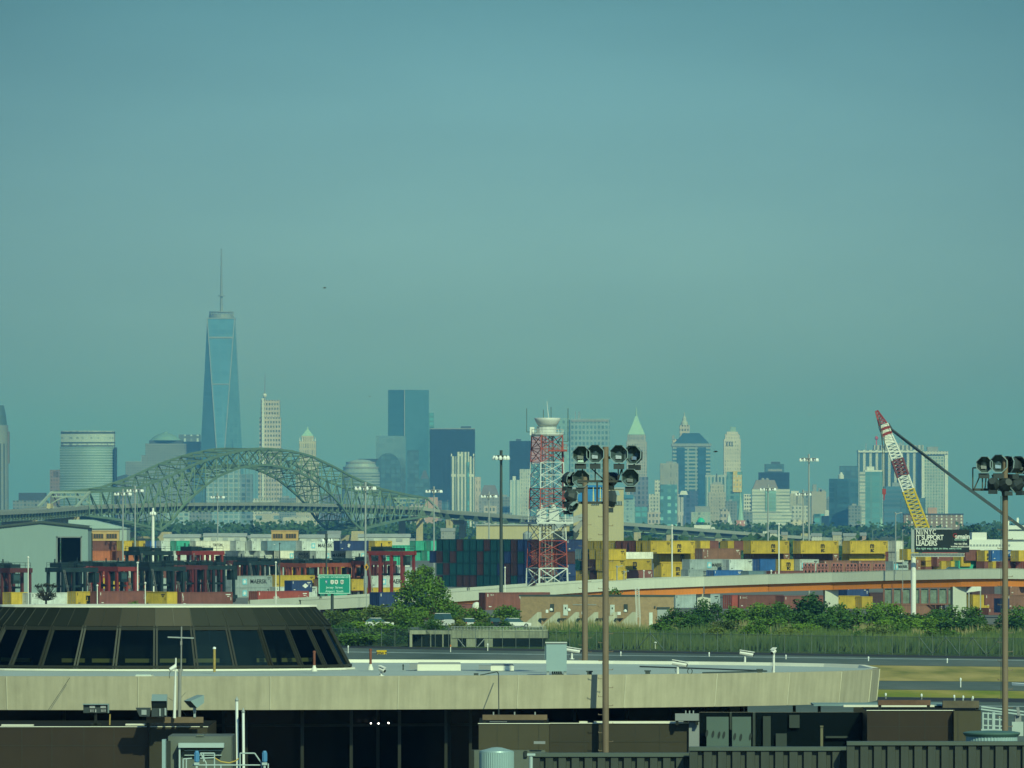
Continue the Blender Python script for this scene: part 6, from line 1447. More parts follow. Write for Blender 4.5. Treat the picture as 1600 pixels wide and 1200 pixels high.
# --- pump house
d = 1190.
m_brick = mat('pump_brick', (.34, .24, .145), .85, var=.16, scale=1.4)
def brickify(m):
    nt = m.node_tree; L = nt.links.new; b = nt.nodes['Principled BSDF']; src = b.inputs['Base Color'].links[0].from_socket
    tc = nt.nodes.new('ShaderNodeTexCoord'); sp = nt.nodes.new('ShaderNodeSeparateXYZ'); L(tc.outputs['Object'], sp.inputs[0]); ad = nt.nodes.new('ShaderNodeMath'); L(sp.outputs[0], ad.inputs[0]); L(sp.outputs[1], ad.inputs[1])
    cb = nt.nodes.new('ShaderNodeCombineXYZ'); L(ad.outputs[0], cb.inputs[0]); L(sp.outputs[2], cb.inputs[1])
    br_ = nt.nodes.new('ShaderNodeTexBrick'); br_.inputs['Scale'].default_value = 2.2; br_.inputs['Color1'].default_value = (1.08, 1.05, 1, 1); br_.inputs['Color2'].default_value = (.85, .86, .88, 1); br_.inputs['Mortar'].default_value = (1.15, 1.15, 1.12, 1); L(cb.outputs[0], br_.inputs['Vector'])
    mx = nt.nodes.new('ShaderNodeMix'); mx.data_type = 'RGBA'; mx.blend_type = 'MULTIPLY'; mx.inputs['Factor'].default_value = 1; L(src, mx.inputs['A']); L(br_.outputs['Color'], mx.inputs['B']); L(mx.outputs['Result'], b.inputs['Base Color'])
brickify(m_brick)
fp = corner(813, 994, 1053, d, .22)
t = thing('pump_house', 'long flat roofed brown brick pump house with concrete wing walls below the overpass', 'building', (X(930, d), d + 6, 0), 0)
MB().prism(fp, 0, Z(932.5, d)).build('wall', m_brick, t)
ov = inset(fp, 1.02); MB().prism(ov, Z(932.5, d), Z(929.5, d)).build('roof', m_pdark, t)
fa, fb, fc = Vector((*fp[0], 0)), Vector((*fp[1], 0)), Vector((*fp[2], 0))
def onface(px, a, b):    # point of the front between two corners at photo column px
    pa, pb = 800 + a.x * F / a.y, 800 + b.x * F / b.y; u = (px - pa) / (pb - pa); return a.lerp(b, u)
def slab(px0, px1, y0, y1, a, b, out, th, m, nm, par):
    p, q = onface(px0, a, b), onface(px1, a, b); t_ = (q - p).normalized(); n = Vector((t_.y, -t_.x, 0))
    vs = []
    for z in (Z(y1, d), Z(y0, d)): vs += [(*(p + n * out).xy, z), (*(q + n * out).xy, z), (*(q + n * (out - th)).xy, z), (*(p + n * (out - th)).xy, z)]
    return MB().add(vs, [(3, 2, 1, 0), (4, 5, 6, 7), (0, 1, 5, 4), (1, 2, 6, 5), (2, 3, 7, 6), (3, 0, 4, 7)]).build(nm, m, par)
m_doorw = mat('door_white', (.62, .68, .62), .6); m_concg = mat('wing_concrete', (.46, .46, .36), .9, var=.18, scale=.3, streak=.15)
for a in (880.5, 953.5): dr = slab(a, a + 7, 945, 962, fa, fb, .1, .08, m_doorw, 'door', t); slab(a + 2.5, a + 4.5, 949, 952, fa, fb, .13, .02, m_pdark, 'window', dr)
for a in (860, 975): slab(a, a + 6, 944, 956, fa, fb, .1, .08, m_pdark, 'louvre', t)
slab(1014, 1019.5, 957, 977, fb, fc, .1, .08, m_doorw, 'door', t); slab(1026, 1046, 948.5, 951, fb, fc, .3, .3, m_pdark, 'door_hood', t); slab(1027, 1045, 951, 968, fb, fc, .06, .05, m_galv, 'shutter', t); slab(1022, 1024, 947, 950, fb, fc, .2, .2, m_pdark, 'wall_lamp', t)
slab(895, 932, 944.5, 945.6, fa, fb, .06, .05, m_galv, 'wall_sign', t); slab(853, 857, 953, 958, fa, fb, .06, .05, m_lampw, 'notice', t); slab(909, 912, 956, 960, fa, fb, .06, .05, m_lampw, 'notice', t); slab(965, 970, 956, 961, fa, fb, .06, .05, m_lampw, 'notice', t)
for px, py in ((861, 953), (889, 953.5), (977, 955)):
    p = P(px, py, d - 4.5); MB().lathe(p, [(.05, -.25), (.28, -.1), (.3, .1), (.1, .3)], 10).build('floodlight', m_lampw, t)
for i in range(6):
    x0 = 814 + i * 29.6; dd = d - 3.5
    pts = [(x0, 982), (x0 + 26, 956.5), (x0 + 32, 956.5), (x0 + 32, 982)]; th = 1.4
    vs = [P(a, b, dd) for a, b in pts]; vs = vs + [v + Vector((0, th, 0)) for v in vs]
    for v in vs: v.z = max(v.z, 0.0)
    MB().add(vs, [(0, 3, 2, 1)[::-1], (4, 5, 6, 7)[::-1], (0, 1, 5, 4)[::-1], (1, 2, 6, 5)[::-1], (2, 3, 7, 6)[::-1]]).build('wing_wall', m_concg, t)
    if i < 5:
        vs = [P(x0 + 30 - 1.5, 966, dd - .6), P(x0 + 42, 966, dd - .6), P(x0 + 36, 972, dd - .6)]; vs = vs + [v + Vector((0, 1.2, 0)) for v in vs]
        MB().add(vs, [(0, 2, 1), (3, 4, 5), (0, 1, 4, 3), (1, 2, 5, 4), (2, 0, 3, 5)]).build('hopper', m_whd, t)
t = thing('lattice_mast', 'slender white lattice mast leaning at the corner of the pump house', 'mast', (X(998, 1180), 1180, 0), 0)
mb = MB(); dd = 1180.
for k in range(14):
    ya, yb = 965 - k * 3.4, 965 - (k + 1) * 3.4; xa, xb = 997.5 - k * .15, 997.5 - (k + 1) * .15
    mb.bar(P(xa - 3, ya, dd), P(xb - 3, yb, dd), .09).bar(P(xa + 3, ya, dd), P(xb + 3, yb, dd), .09).bar(P(xa - 3, ya, dd), P(xb + 3, yb, dd), .08).bar(P(xa + 3, ya, dd), P(xb - 3, yb, dd), .08)
mb.bar(P(995, 965, dd), (X(995, dd), dd, 0), .12).bar(P(1000, 965, dd), (X(1000, dd), dd, 0), .12)
mb.build('lattice', m_tw, t)
# --- concrete culvert wall
d = 1003.
t = thing('culvert', 'weathered concrete culvert wall with dark openings beside the perimeter road', 'wall', (X(700, d), d, 0), 0)
m_culv = mat('culvert_concrete', (.32, .34, .25), .9, var=.3, scale=.4, streak=.2)
MB().box2((X(640, d), d, Z(991, d)), (X(706, d), d + 3, Z(985, d))).box2((X(706.02, d), d - .1, Z(997, d)), (X(856, d), d + 3, Z(984, d))).build('top_slab', m_culv, t)
pp = MB()
for a, b in ((640, 644), (672, 674), (691, 693), (704, 715), (728.5, 744), (757, 770)): pp.box2((X(a, d), d + .02, 0), (X(b, d), d + 2.4, Z(991 if a < 706 else 997, d)))
pp.build('pier', m_culv, t)
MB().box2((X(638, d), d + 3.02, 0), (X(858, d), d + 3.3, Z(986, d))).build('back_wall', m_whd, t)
bb = MB().bar(P(716, 998, d - .2), P(727, 1012, d - .2), .1).bar(P(757, 998, d - .2), P(745, 1012, d - .2), .1); bb.build('brace', m_galv, t)
rr = MB()
for k in range(30): a = 705 + k * 5.1; rr.bar((X(a, d), d + .5, Z(984, d)), (X(a, d), d + .5, Z(979, d)), .05)
for y in (979, 981.5): rr.bar((X(705, d), d + .5, Z(y, d)), (X(853, d), d + .5, Z(y, d)), .05)
rr.build('railing', m_galv, t)
# --- perimeter fence
t = thing('perimeter_fence', 'long chain link perimeter fence with steel posts before the reeds', 'fence', (0, 985, 0), 0)
fm, nt, b = _new('chain_link'); L = nt.links.new; N = nt.nodes.new
tr = N('ShaderNodeBsdfTransparent'); ms_ = N('ShaderNodeMixShader'); tc = N('ShaderNodeTexCoord'); wv = N('ShaderNodeTexNoise'); wv.inputs['Scale'].default_value = 2.0; L(tc.outputs['Object'], wv.inputs['Vector'])
rg = N('ShaderNodeMapRange'); rg.inputs[3].default_value = .18; rg.inputs[4].default_value = .42; L(wv.outputs['Fac'], rg.inputs[0]); b.inputs['Base Color'].default_value = (.07, .12, .11, 1); b.inputs['Roughness'].default_value = .6
L(rg.outputs[0], ms_.inputs[0]); L(tr.outputs[0], ms_.inputs[1]); L(b.outputs[0], ms_.inputs[2]); L(ms_.outputs[0], nt.nodes['Material Output'].inputs['Surface'])
fpts = []
for i in range(58):
    px = 470 + i * 21.0; x, y = G(px, 1009 + (px - 550) * .0165); fpts.append((px, x, y))
FH = 2.35; m_fpost = mat('fence_post', (.13, .17, .16), .6)
mb = MB()
for (_, x, y), (_, x2, y2) in zip(fpts, fpts[1:]): mb.add([(x, y, .05), (x2, y2, .05), (x2, y2, FH), (x, y, FH)], [(0, 1, 2, 3)])
mb.build('chain_link', fm, t)
for px, x, y in fpts: MB().bar((x, y - .06, 0), (x, y - .06, FH + .3), .075, n=6).build('post', m_fpost, t)
mb = MB()
for (_, x, y), (_, x2, y2) in zip(fpts, fpts[1:]): mb.bar((x, y - .05, FH), (x2, y2 - .05, FH), .05)
for i in (4, 25, 26, 46, 47, 48, 49, 50, 51):
    (_, x, y), (_, x2, y2) = fpts[i], fpts[i + 1]; mb.bar((x, y - .06, .2 if i % 2 else FH), (x2, y2 - .06, FH if i % 2 else .2), .07)
mb.build('top_rail', m_fpost, t)
# --- overpass
m_bar2 = mat('barrier_concrete', (.54, .56, .48), .85, var=.10, scale=.15, streak=.05); m_orange = mat('girder_orange', (.60, .19, .03), .7, var=.12, scale=.1, streak=.08)
t = thing('overpass', 'curving highway overpass with pale concrete parapet and orange girder', 'bridge', (X(1100, 1310), 1310, 0), 0)
op = [(470, 938, 1228), (577, 932.5, 1252), (700, 925.5, 1275), (800, 918.5, 1292), (890, 912, 1305), (1000, 905, 1315), (1100, 901, 1318), (1200, 897.5, 1315), (1300, 894.5, 1310), (1400, 891.5, 1303), (1500, 889.3, 1296), (1563, 888.7, 1293), (1640, 890, 1292)]
OPW = [(Vector((X(a, d), d, 0)), Z(y, d)) for a, y, d in op]
par = MB(); dkm = MB(); gir = MB(); cap_ = MB()
for (p, z), (q, z2) in zip(OPW, OPW[1:]):
    tt = (q - p).normalized(); n = Vector((-tt.y, tt.x, 0))      # away from us
    def seg(m_, o0, o1, t0, t1):
        f_ = lambda pp, zz: [(*(pp + n * o0).xy, zz + t0), (*(pp + n * o1).xy, zz + t0), (*(pp + n * o1).xy, zz + t1), (*(pp + n * o0).xy, zz + t1)]
        m_.add(f_(p, z) + f_(q, z2), [(0, 4, 5, 1)[::-1], (1, 5, 6, 2)[::-1], (2, 6, 7, 3)[::-1], (3, 7, 4, 0)[::-1]])
    seg(par, 0, .35, -1.75, 0); seg(cap_, -.06, .41, 0, .06); seg(dkm, .36, 9.6, -1.75, -1.1); seg(par, 9.62, 9.95, -1.75, 0)
    
    if p.x > X(690, p.y): seg(gir, .5, .8, -3.0, -1.76); seg(gir, 8.8, 9.1, -3.0, -1.76); seg(gir, 4.6, 4.9, -3.0, -1.76); seg(gir, .35, .95, -3.12, -3.0)
par.build('parapet', m_bar2, t); cap_.build('coping', m_bar2, t); dkm.build('deck', m_asph, t); gir.build('girder', m_orange, t)
for i in (1, 2, 4, 6, 8, 10, 12):
    p, z = OPW[i]; MB().box2((p.x - 1.2, p.y + 1.0, 0), (p.x + 1.2, p.y + 8.6, z - 3.13)).build('pier', m_bar2, t)
# car on the overpass
m_carb = mat('car_paint_dark', (.02, .035, .04), .25, var=.05); m_carw = mat('car_paint_white', (.72, .73, .70), .3, var=.03); m_carg = mat('car_paint_grey', (.3, .33, .33), .3, var=.03)
m_wind = mat('car_glass', (.04, .09, .10), .08, var=.05); m_hl = mat('lamp_lens', (.8, .8, .75), .2, var=.02); m_tl = mat('tail_lens', (.35, .02, .02), .3, var=.02)
def car(label, paint, loc, rz, group, van=False, name='parked_car'):
    t = thing(name, label, 'van' if van else 'car', loc, rz, group)
    h1, h2 = (1.15, 2.1) if van else (.82, 1.42)
    def side(prof, w0, w1, nm, m, par):
        n = len(prof); vs = [(x, -w, z) for (x, z), w in zip(prof, w0)] + [(x, w, z) for (x, z), w in zip(prof, w1)]
        return MB().add(vs, [tuple(range(n)), tuple(range(2 * n - 1, n - 1, -1))] + [((i + 1) % n, i, n + i, n + (i + 1) % n) for i in range(n)]).build(nm, m, par, local=True)
    body = [(-2.2, .3), (2.2, .3), (2.25, .62), (2.1, h1 - .08), (1.0, h1 + .03), (-2.0, h1 + .05), (-2.25, .75)]
    side(body, [.88] * 7, [.88] * 7, 'body', paint, t)
    gh = [(1.0, h1 + .02), (.35, h2 - .04), (-1.35, h2), (-2.05, h1 + .06)] if not van else [(1.5, h1 + .02), (.9, h2 - .05), (-2.1, h2), (-2.2, h1 + .06)]
    side(gh, [.84, .7, .7, .84], [.84, .7, .7, .84], 'cabin', m_wind, t)
    rf = [(gh[1][0], h2 - .03), (gh[1][0] - .1, h2 + .05), (gh[2][0] + .1, h2 + .06), (gh[2][0], h2)]
    side(rf, [.72] * 4, [.72] * 4, 'roof', paint, t)
    for x in (-1.4, 1.4):
        for s in (-1, 1): w_ = MB().bar((x, s * .90, .33), (x, s * .68, .33), .66, n=14).build('wheel', m_tyre, t, local=True); MB().bar((x, s * .91, .33), (x, s * .9, .33), .36, n=10).build('rim', m_galv, w_, local=True)
    for s in (-1, 1): MB().box((2.2, s * .62, .66), (.1, .34, .16)).build('headlight', m_hl, t, local=True); MB().box((-2.24, s * .66, .8), (.1, .26, .2)).build('tail_light', m_tl, t, local=True)
    return t
p0, z0 = OPW[9]; p1, z1 = OPW[10]; u = .95; pc = p0.lerp(p1, u)
car('dark car driving along the overpass before the sea green container', m_carb, (pc.x, pc.y + 2.6, lerp(z0, z1, u) - 1.09 + .02), 0.03, 'cars', name='moving_car')
for px, d, pn, rz, vn, lb in [(694, 1128, m_carw, 1.2, True, 'white van half hidden at the right foot of the big tree'), (731, 1120, m_carw, 1.75, False, 'white car with dark windows parked behind the culvert wall'), (771, 1124, m_carb, 1.75, False, 'dark car parked under the olive shrub by the culvert'), (806, 1122, m_carw, .3, False, 'white car at the left corner of the pump house'), (592, 1125, m_carw, .1, False, 'pale car just showing behind the olive shrub left of the big tree')]:
    car(lb, pn, (X(px, d), d, 0.9), rz, 'cars parked behind the culvert', vn)
sheet('car_park', [(X(570, 1100), 1100), (X(815, 1100), 1100), (X(815, 1160), 1160), (X(570, 1160), 1160)], .89, m_asph)
t = thing('white_tarp_mound', 'pale tarpaulin covered heap under the left end of the overpass', 'heap', tuple(P(745, 946, 1222)), 0)
MB().lathe(P(745, 950, 1222), [(M(8, 1222), 0), (M(7.5, 1222), .45), (M(5, 1222), .85), (M(1, 1222), 1.0)], 10, sy=.6).build('tarpaulin', m_ship, t)
# --- signs
d = 1205.
m_sgn = mat('sign_green', (.005, .27, .20), .5, var=.04)
t = thing('highway_sign', 'green highway direction sign with white lettering on a dark post', 'sign', (X(522, d), d, 0), 0)
x0, x1, z0, z1 = X(497.5, d), X(547.5, d), Z(928, d), Z(897.5, d)
MB().box2((x0, d, z0), (x1, d + .12, z1)).build('panel', m_sgn, t)
e = .1; bd = MB().box2((x0 + .05, d - .03, z1 - e - .05), (x1 - .05, d - .005, z1 - .05)).box2((x0 + .05, d - .03, z0 + .05), (x1 - .05, d - .005, z0 + .05 + e)).box2((x0 + .05, d - .03, z0 + .05 + e), (x0 + .05 + e, d - .005, z1 - .05 - e)).box2((x1 - .05 - e, d - .03, z0 + .05 + e), (x1 - .05, d - .005, z1 - .05 - e))
m_lgr = mat('letter_pale_green', (.55, .85, .75), .6, var=.05); bd.build('border', m_lgr, t)
MB().bar((X(519, d), d + .5, 0), (X(519, d), d + .5, z0 + .3), .5, n=8).bar((X(519, d), d + .45, z0 + .2), (X(519, d), d + .45, z1 - .2), .3).build('post', m_pdark, t)
bx = lambda px, py: (X(px, d) - X(522, d), -.06, Z(py, d))
text('NJTPK US 1 & 9 NEWARK EXT', .38, m_lgr, t, bx(522.5, 902), bold=.008); text('Jersey  Street', .5, m_lgr, t, bx(522.5, 918), bold=.008); text('Airport  South', .5, m_lgr, t, bx(522.5, 924), bold=.008)
def shield(px, m, tx, tm, pts):
    p = bx(px, 909.5); s = MB().add([(p[0] + a, -.04, p[2] + b) for a, b in pts], [tuple(range(len(pts)))]).build('route_shield', m, t, local=True); text(tx, .5, tm, s, (p[0], -.06, p[2]), bold=.01)
hx = [(-.27, -.2), (0, -.38), (.27, -.2), (.27, .3), (.1, .36), (-.1, .36), (-.27, .3)]
shield(509.5, mat('shield_blue', (.10, .20, .42), .5), '9', m_lwhite, [(-.2, .3), (0, -.05), (.1, -.35), (.22, -.35), (.22, .35)]); shield(519, m_lwhite, '1', m_black, hx); shield(525.5, m_lwhite, '9', m_black, hx); shield(534.5, m_lwhite, '22', m_black, hx)
d = 1255.
t = thing('billboard', 'black billboard with bold white lettering on a white post', 'billboard', (X(1428, d), d, 0), 0)
x0, x1, z0, z1 = X(1429.5, d), X(1514.5, d), Z(863, d), Z(827.5, d)
MB().box2((x0, d, z0), (x1, d + .5, z1)).build('panel', mat('board_black', (.008, .016, .018), .45), t)
MB().box2((x0 - .05, d - .05, z1 + .01), (X(1488, d), d + .55, z1 + .3)).build('top_trim', m_galv, t)
MB().box2((X(1488.3, d), d - .04, z0 + .1), (X(1488.7, d), d - .01, z1)).build('panel_joint', m_pdark, t)
MB().bar((X(1428, d), d + 1.5, 0), (X(1428, d), d + 1.5, Z(866, d)), .88, n=16).build('post', m_pwhite, t)
MB().box2((X(1424, d), d + .9, Z(869, d)), (X(1506, d), d + 2.1, Z(865, d))).build('support_beam', m_pwhite, t)
cw = MB().box2((X(1424, d), d - 1.2, Z(870, d)), (X(1507, d), d - .3, Z(869, d)))
for k in range(18): cw.bar((X(1424 + k * 4.8, d), d - 1.2, Z(870, d)), (X(1424 + k * 4.8, d), d - 1.2, Z(864.5, d)), .06)
cw.bar((X(1424, d), d - 1.2, Z(864.5, d)), (X(1507, d), d - 1.2, Z(864.5, d)), .07).bar((X(1424, d), d - 1.2, Z(867, d)), (X(1507, d), d - 1.2, Z(867, d)), .05)
cw.build('catwalk', m_bar2, t)
MB().box2((X(1424, d), d + .1, z0), (X(1428.6, d), d + 1.2, z1)).build('side_frame', m_galv, t)
bx = lambda px, py: (X(px, d) - X(1428, d), -.03, Z(py, d))
text('NJ/NYC', 1.25, m_lwhite, t, bx(1431, 831.5), bold=.022, align='LEFT', sx=.72, spacing=1.18); text('IT SUPPORT', 1.25, m_lwhite, t, bx(1431, 840.3), bold=.022, align='LEFT', sx=.78, spacing=.9); text('LEADERS', 1.25, m_lwhite, t, bx(1431, 849), bold=.022, align='LEFT', sx=.80, spacing=.9)
text('the right way, right on time, every time', .5, m_lgr, t, bx(1431.5, 857), align='LEFT', sx=.98); text('emain', 1.15, m_lwhite, t, bx(1503.5, 838.5), bold=.035, sx=.95); text('technologies', .42, m_lgr, t, bx(1501, 843.3)); text('go to the', .6, m_lwhite, t, bx(1501, 849.5), bold=.012); text('www.emain.com', .5, m_lwhite, t, bx(1501, 853.8), bold=.01)
mr_ = MB(); c0 = bx(1492.3, 836.5)
for k in range(14): a, b_ = .4 + 5.4 * k / 14, .4 + 5.4 * (k + 1) / 14; mr_.bar((c0[0] + .3 * cos(a), -.04, c0[2] + .3 * sin(a)), (c0[0] + .3 * cos(b_), -.04, c0[2] + .3 * sin(b_)), .12)
mr_.build('emblem', m_tl, t, local=True)
d = 948.
t = thing('taxiway_sign', 'small yellow taxiway sign with black lettering beside the perimeter road', 'sign', (X(596, d), d, 0), 0)
MB().box2((X(588.5, d), d, Z(1026, d)), (X(604, d), d + .25, Z(1016, d))).build('panel', mat('sign_yellow', (.62, .42, .01), .5, var=.06), t)
lg_ = MB()
for px in (590.5, 602): lg_.bar((X(px, d), d + .12, -.02), (X(px, d), d + .12, Z(1026, d)), .1)
lg_.build('leg', m_pdark, t); text('FGW 7', .45, m_black, t, (0, -.02, Z(1021, d)), bold=.02)
t = thing('warning_sign', 'yellow diamond shaped warning sign on a lamp post', 'sign', tuple(P(572.5, 886, 1245)), 0)
p = P(572.5, 886, 1245); r_ = M(6, 1245); MB().add([(p.x - r_ * .6, p.y, p.z), (p.x, p.y, p.z - r_), (p.x + r_ * .6, p.y, p.z), (p.x, p.y, p.z + r_)] + [(p.x - r_ * .6, p.y + .06, p.z), (p.x, p.y + .06, p.z - r_), (p.x + r_ * .6, p.y + .06, p.z), (p.x, p.y + .06, p.z + r_)], [(0, 1, 2, 3), (7, 6, 5, 4), (0, 4, 5, 1), (1, 5, 6, 2), (2, 6, 7, 3), (3, 7, 4, 0)]).build('panel', mat('sign_amber', (.62, .32, .02), .5), t)
MB().bar((p.x, p.y - .04, p.z - r_ * .4), (p.x + .05, p.y - .04, p.z + r_ * .3), .16, w2=.3).build('arrow', m_black, t)
MB().bar((p.x, p.y + .2, 0), (p.x, p.y + .2, p.z), .12, n=6).build('post', m_galv, t)
# markers along the pavements
MK = None
for i, (px, py, k) in enumerate([(544, 1018.5, 'white'), (704, 1017, 'orange topped'), (762, 1015, 'white'), (1024, 1012, 'white globe topped'), (1073, 1012.5, 'white globe topped'), (1108, 1024, 'small white'), (1228, 1028, 'small white'), (1357, 1031, 'small white'), (1480, 1034, 'small white'), (1501, 1072, 'white'), (970, 1023, 'small white'), (1384, 1090, 'blue topped'), (1440, 1091, 'blue topped'), (1491, 1093, 'blue topped'), (1505, 1094, 'blue topped'), (1520, 1095, 'blue topped')]):
    x, y = G(px, py + 2); hh = .7 if 'globe' in k or k in ('white', 'orange topped') else .28
    t = thing('edge_marker', f'{k} edge marker by the pavement, {ORD[i]} of the row of markers', 'marker', (x, y, 0), 0, 'edge markers along the pavements')
    MB().bar((x, y, 0), (x, y, hh), .12 if hh > .5 else .14, n=8).build('stake', m_pwhite if 'blue' not in k else m_bar, t)
    MB().lathe((x, y, hh), [(.08, 0), (.2 if 'globe' in k else .1, .1), (.2 if 'globe' in k else .1, .22), (.03, .3)], 8).build('cap', m_lampw if 'orange' not in k else m_orange, t)
# weeds, sky traffic
def plane(px, py, d, rz, s, label):
    t = thing('airplane', label, 'airplane', tuple(P(px, py, d)), rz, 'aircraft in the sky')
    MB().add([(v[2] * s, v[0] * s, v[1] * s) for v in MB().lathe((0, 0, -5), [(.1, 0), (.7, 1), (.75, 7), (.2, 11)], 10).v], MB().lathe((0, 0, -5), [(.1, 0), (.7, 1), (.75, 7), (.2, 11)], 10).f).build('fuselage', m_lampw, t, local=True)
    MB().add([(x * s, y * s, z * s) for x, y, z in ((-1, -7, .2), (.3, -7, .2), (1.6, 0, -.1), (.3, 7, .2), (-1, 7, .2), (-.6, 0, -.1), (-1, -7, .05), (.3, -7, .05), (1.6, 0, -.35), (.3, 7, .05), (-1, 7, .05), (-.6, 0, -.35))], [(0, 1, 2, 3, 4, 5), (11, 10, 9, 8, 7, 6), (0, 6, 7, 1), (1, 7, 8, 2), (2, 8, 9, 3), (3, 9, 10, 4), (4, 10, 11, 5), (5, 11, 6, 0)]).build('wing', m_galv, t, local=True)
    MB().box((4.8 * s, 0, 1.2 * s), (1.2 * s, .15 * s, 1.9 * s)).box((5 * s, 0, .4 * s), (1.0 * s, 4.4 * s, .12 * s)).build('tail', m_lampw, t, local=True)
plane(1370, 391, 6000, 1.45, .36, 'tiny pale airplane high in the sky at the upper right'); plane(1265, 648, 6000, 1.7, .33, 'tiny airplane low in the sky above the tallest lamp mast')
def bird(px, py, d, s, rz, label):
    t = thing('bird', label, 'bird', tuple(P(px, py, d)), rz, 'birds in flight')
    mb = MB(); k = [(-.30, 0, 0, .01), (-.18, 0, 0, .05), (0, 0, .01, .075), (.16, 0, .02, .05), (.24, 0, .03, .045), (.33, 0, .02, .005)]
    vs = []; fs = []
    for x, y, z, r in k:
        for q in range(6): a = 2 * pi * q / 6; vs.append((x * s, r * cos(a) * s, (z + r * sin(a)) * s))
    for i in range(len(k) - 1):
        for q in range(6): fs.append((i * 6 + q, i * 6 + (q + 1) % 6, i * 6 + 6 + (q + 1) % 6, i * 6 + 6 + q))
    o = len(vs)
    for sg in (-1, 1):
        b = len(vs); vs += [(.12 * s, sg * .05 * s, .02 * s), (-.10 * s, sg * .05 * s, .02 * s), (-.02 * s, sg * .35 * s, .14 * s), (.12 * s, sg * .32 * s, .14 * s), (-.1 * s, sg * .7 * s, .08 * s), (.12 * s, sg * .05 * s, .0), (-.10 * s, sg * .05 * s, .0), (-.02 * s, sg * .35 * s, .12 * s), (.12 * s, sg * .32 * s, .12 * s)]
        fs += [(b, b + 1, b + 2, b + 3), (b + 3, b + 2, b + 4), (b + 5, b + 8, b + 7, b + 6), (b + 8, b + 4, b + 7)]
    mb.add(vs, fs).build('body', mat('bird_dark', (.05, .06, .06), .8), t, local=True)
bird(507, 450, 620, .55, .1, 'small dark bird gliding above the left half of the skyline'); bird(1118, 706, 640, .75, .2, 'dark bird flying just right of the banded corner tower'); bird(578, 620, 640, .35, 1.2, 'faint tiny bird left of the tall faceted tower')
# ================================================================ terminal in the foreground
CX0 = X(245, 322.); CY0 = 322.0
EA, EB = 31.9, 16.0
ZR = 10.93
def ell(t, a, b=None, cy=CY0): b = a * EB / EA if b is None else b; return (CX0 + a * sin(t), cy - b * cos(t))
m_conc = mat('fascia_concrete', (.45, .41, .30), .88, var=.10, scale=1.1, streak=.13, bump=.08)
m_roofm = mat('roof_membrane', (.40, .47, .46), .8, var=.10, scale=.25); m_white = mat('parapet_white', (.78, .76, .64), .7, var=.08, scale=.5)
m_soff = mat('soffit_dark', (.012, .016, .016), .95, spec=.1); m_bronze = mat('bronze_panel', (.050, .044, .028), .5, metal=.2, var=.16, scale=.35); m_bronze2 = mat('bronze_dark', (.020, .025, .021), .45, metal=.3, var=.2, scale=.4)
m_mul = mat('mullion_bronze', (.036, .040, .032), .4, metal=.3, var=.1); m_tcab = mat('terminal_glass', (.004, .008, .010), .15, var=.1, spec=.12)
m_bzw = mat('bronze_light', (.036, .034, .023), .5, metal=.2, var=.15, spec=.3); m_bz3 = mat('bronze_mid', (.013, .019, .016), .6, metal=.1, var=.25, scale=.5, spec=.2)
tb = thing('terminal_building', 'oval concrete terminal roof with a dark sloping window cone on top', 'building', (CX0, CY0, 0), 0)
NF = 36; TT = [2 * pi * i / NF for i in range(NF)]
def ring(mb, prof, n=NF):     # closed ring swept round the oval; prof = (semi axis a, b, z)
    k = len(prof); base = []
    for i in range(n):
        t_ = 2 * pi * i / n
        base += [(*ell(t_, a, b), z) for a, b, z in prof]
    fs = []
    for i in range(n):
        j = (i + 1) % n
        for q in range(k):
            r_ = (q + 1) % k; fs.append((i * k + q, j * k + q, j * k + r_, i * k + r_))
    mb.add(base, fs)
mb = MB(); ring(mb, [(EA - .14, EB - .14, ZR - 1.42), (EA, EB, ZR), (EA - .30, EB - .30, ZR), (EA - .44, EB - .44, ZR - 1.42)]); mb.build('fascia', m_conc, tb)
mb = MB(); ring(mb, [(EA, EB, ZR)]) if False else None
n0 = 0
for i in range(NF // 4, NF * 3 // 4):
    t0, t1 = 2 * pi * i / NF, 2 * pi * (i + 1) / NF; q_ = [(*ell(t_, a, b), z) for t_ in (t0, t1) for a, b, z in ((EA - .02, EB - .02, ZR + .002), (EA - .02, EB - .02, ZR + (.11 if NF / 4 + .5 < (i + (t_ == t1)) < NF * 3 / 4 - .5 else .02)), (EA - .30, EB - .30, ZR + (.11 if NF / 4 + .5 < (i + (t_ == t1)) < NF * 3 / 4 - .5 else .02)), (EA - .36, EB - .36, ZR - .04))]
    mb.add(q_, [(0, 4, 5, 1), (1, 5, 6, 2), (2, 6, 7, 3), (3, 7, 4, 0)])
mb.build('parapet_lining', m_white, tb)
jt = MB()
for i in range(NF * 2):
    if i % 2: continue
    t_ = 2 * pi * i / (NF * 2); p = ell(t_, EA + .012, EB + .012); q = ell(t_, EA - .128, EB - .128); jt.bar((*q, ZR - 1.40), (*p, ZR - .02), .035)
jt.build('panel_joint', mat('joint_pale', (.58, .55, .42), .8), tb)
MB().add([(*ell(2 * pi * i / NF, EA - .32, EB - .32), ZR - .03) for i in range(NF)], [tuple(range(NF))]).build('roof', m_roofm, tb)
MB().add([(*ell(2 * pi * i / NF, EA - .46, EB - .46), ZR - 1.30) for i in range(NF)], [tuple(range(NF - 1, -1, -1))]).build('soffit', m_soff, tb)
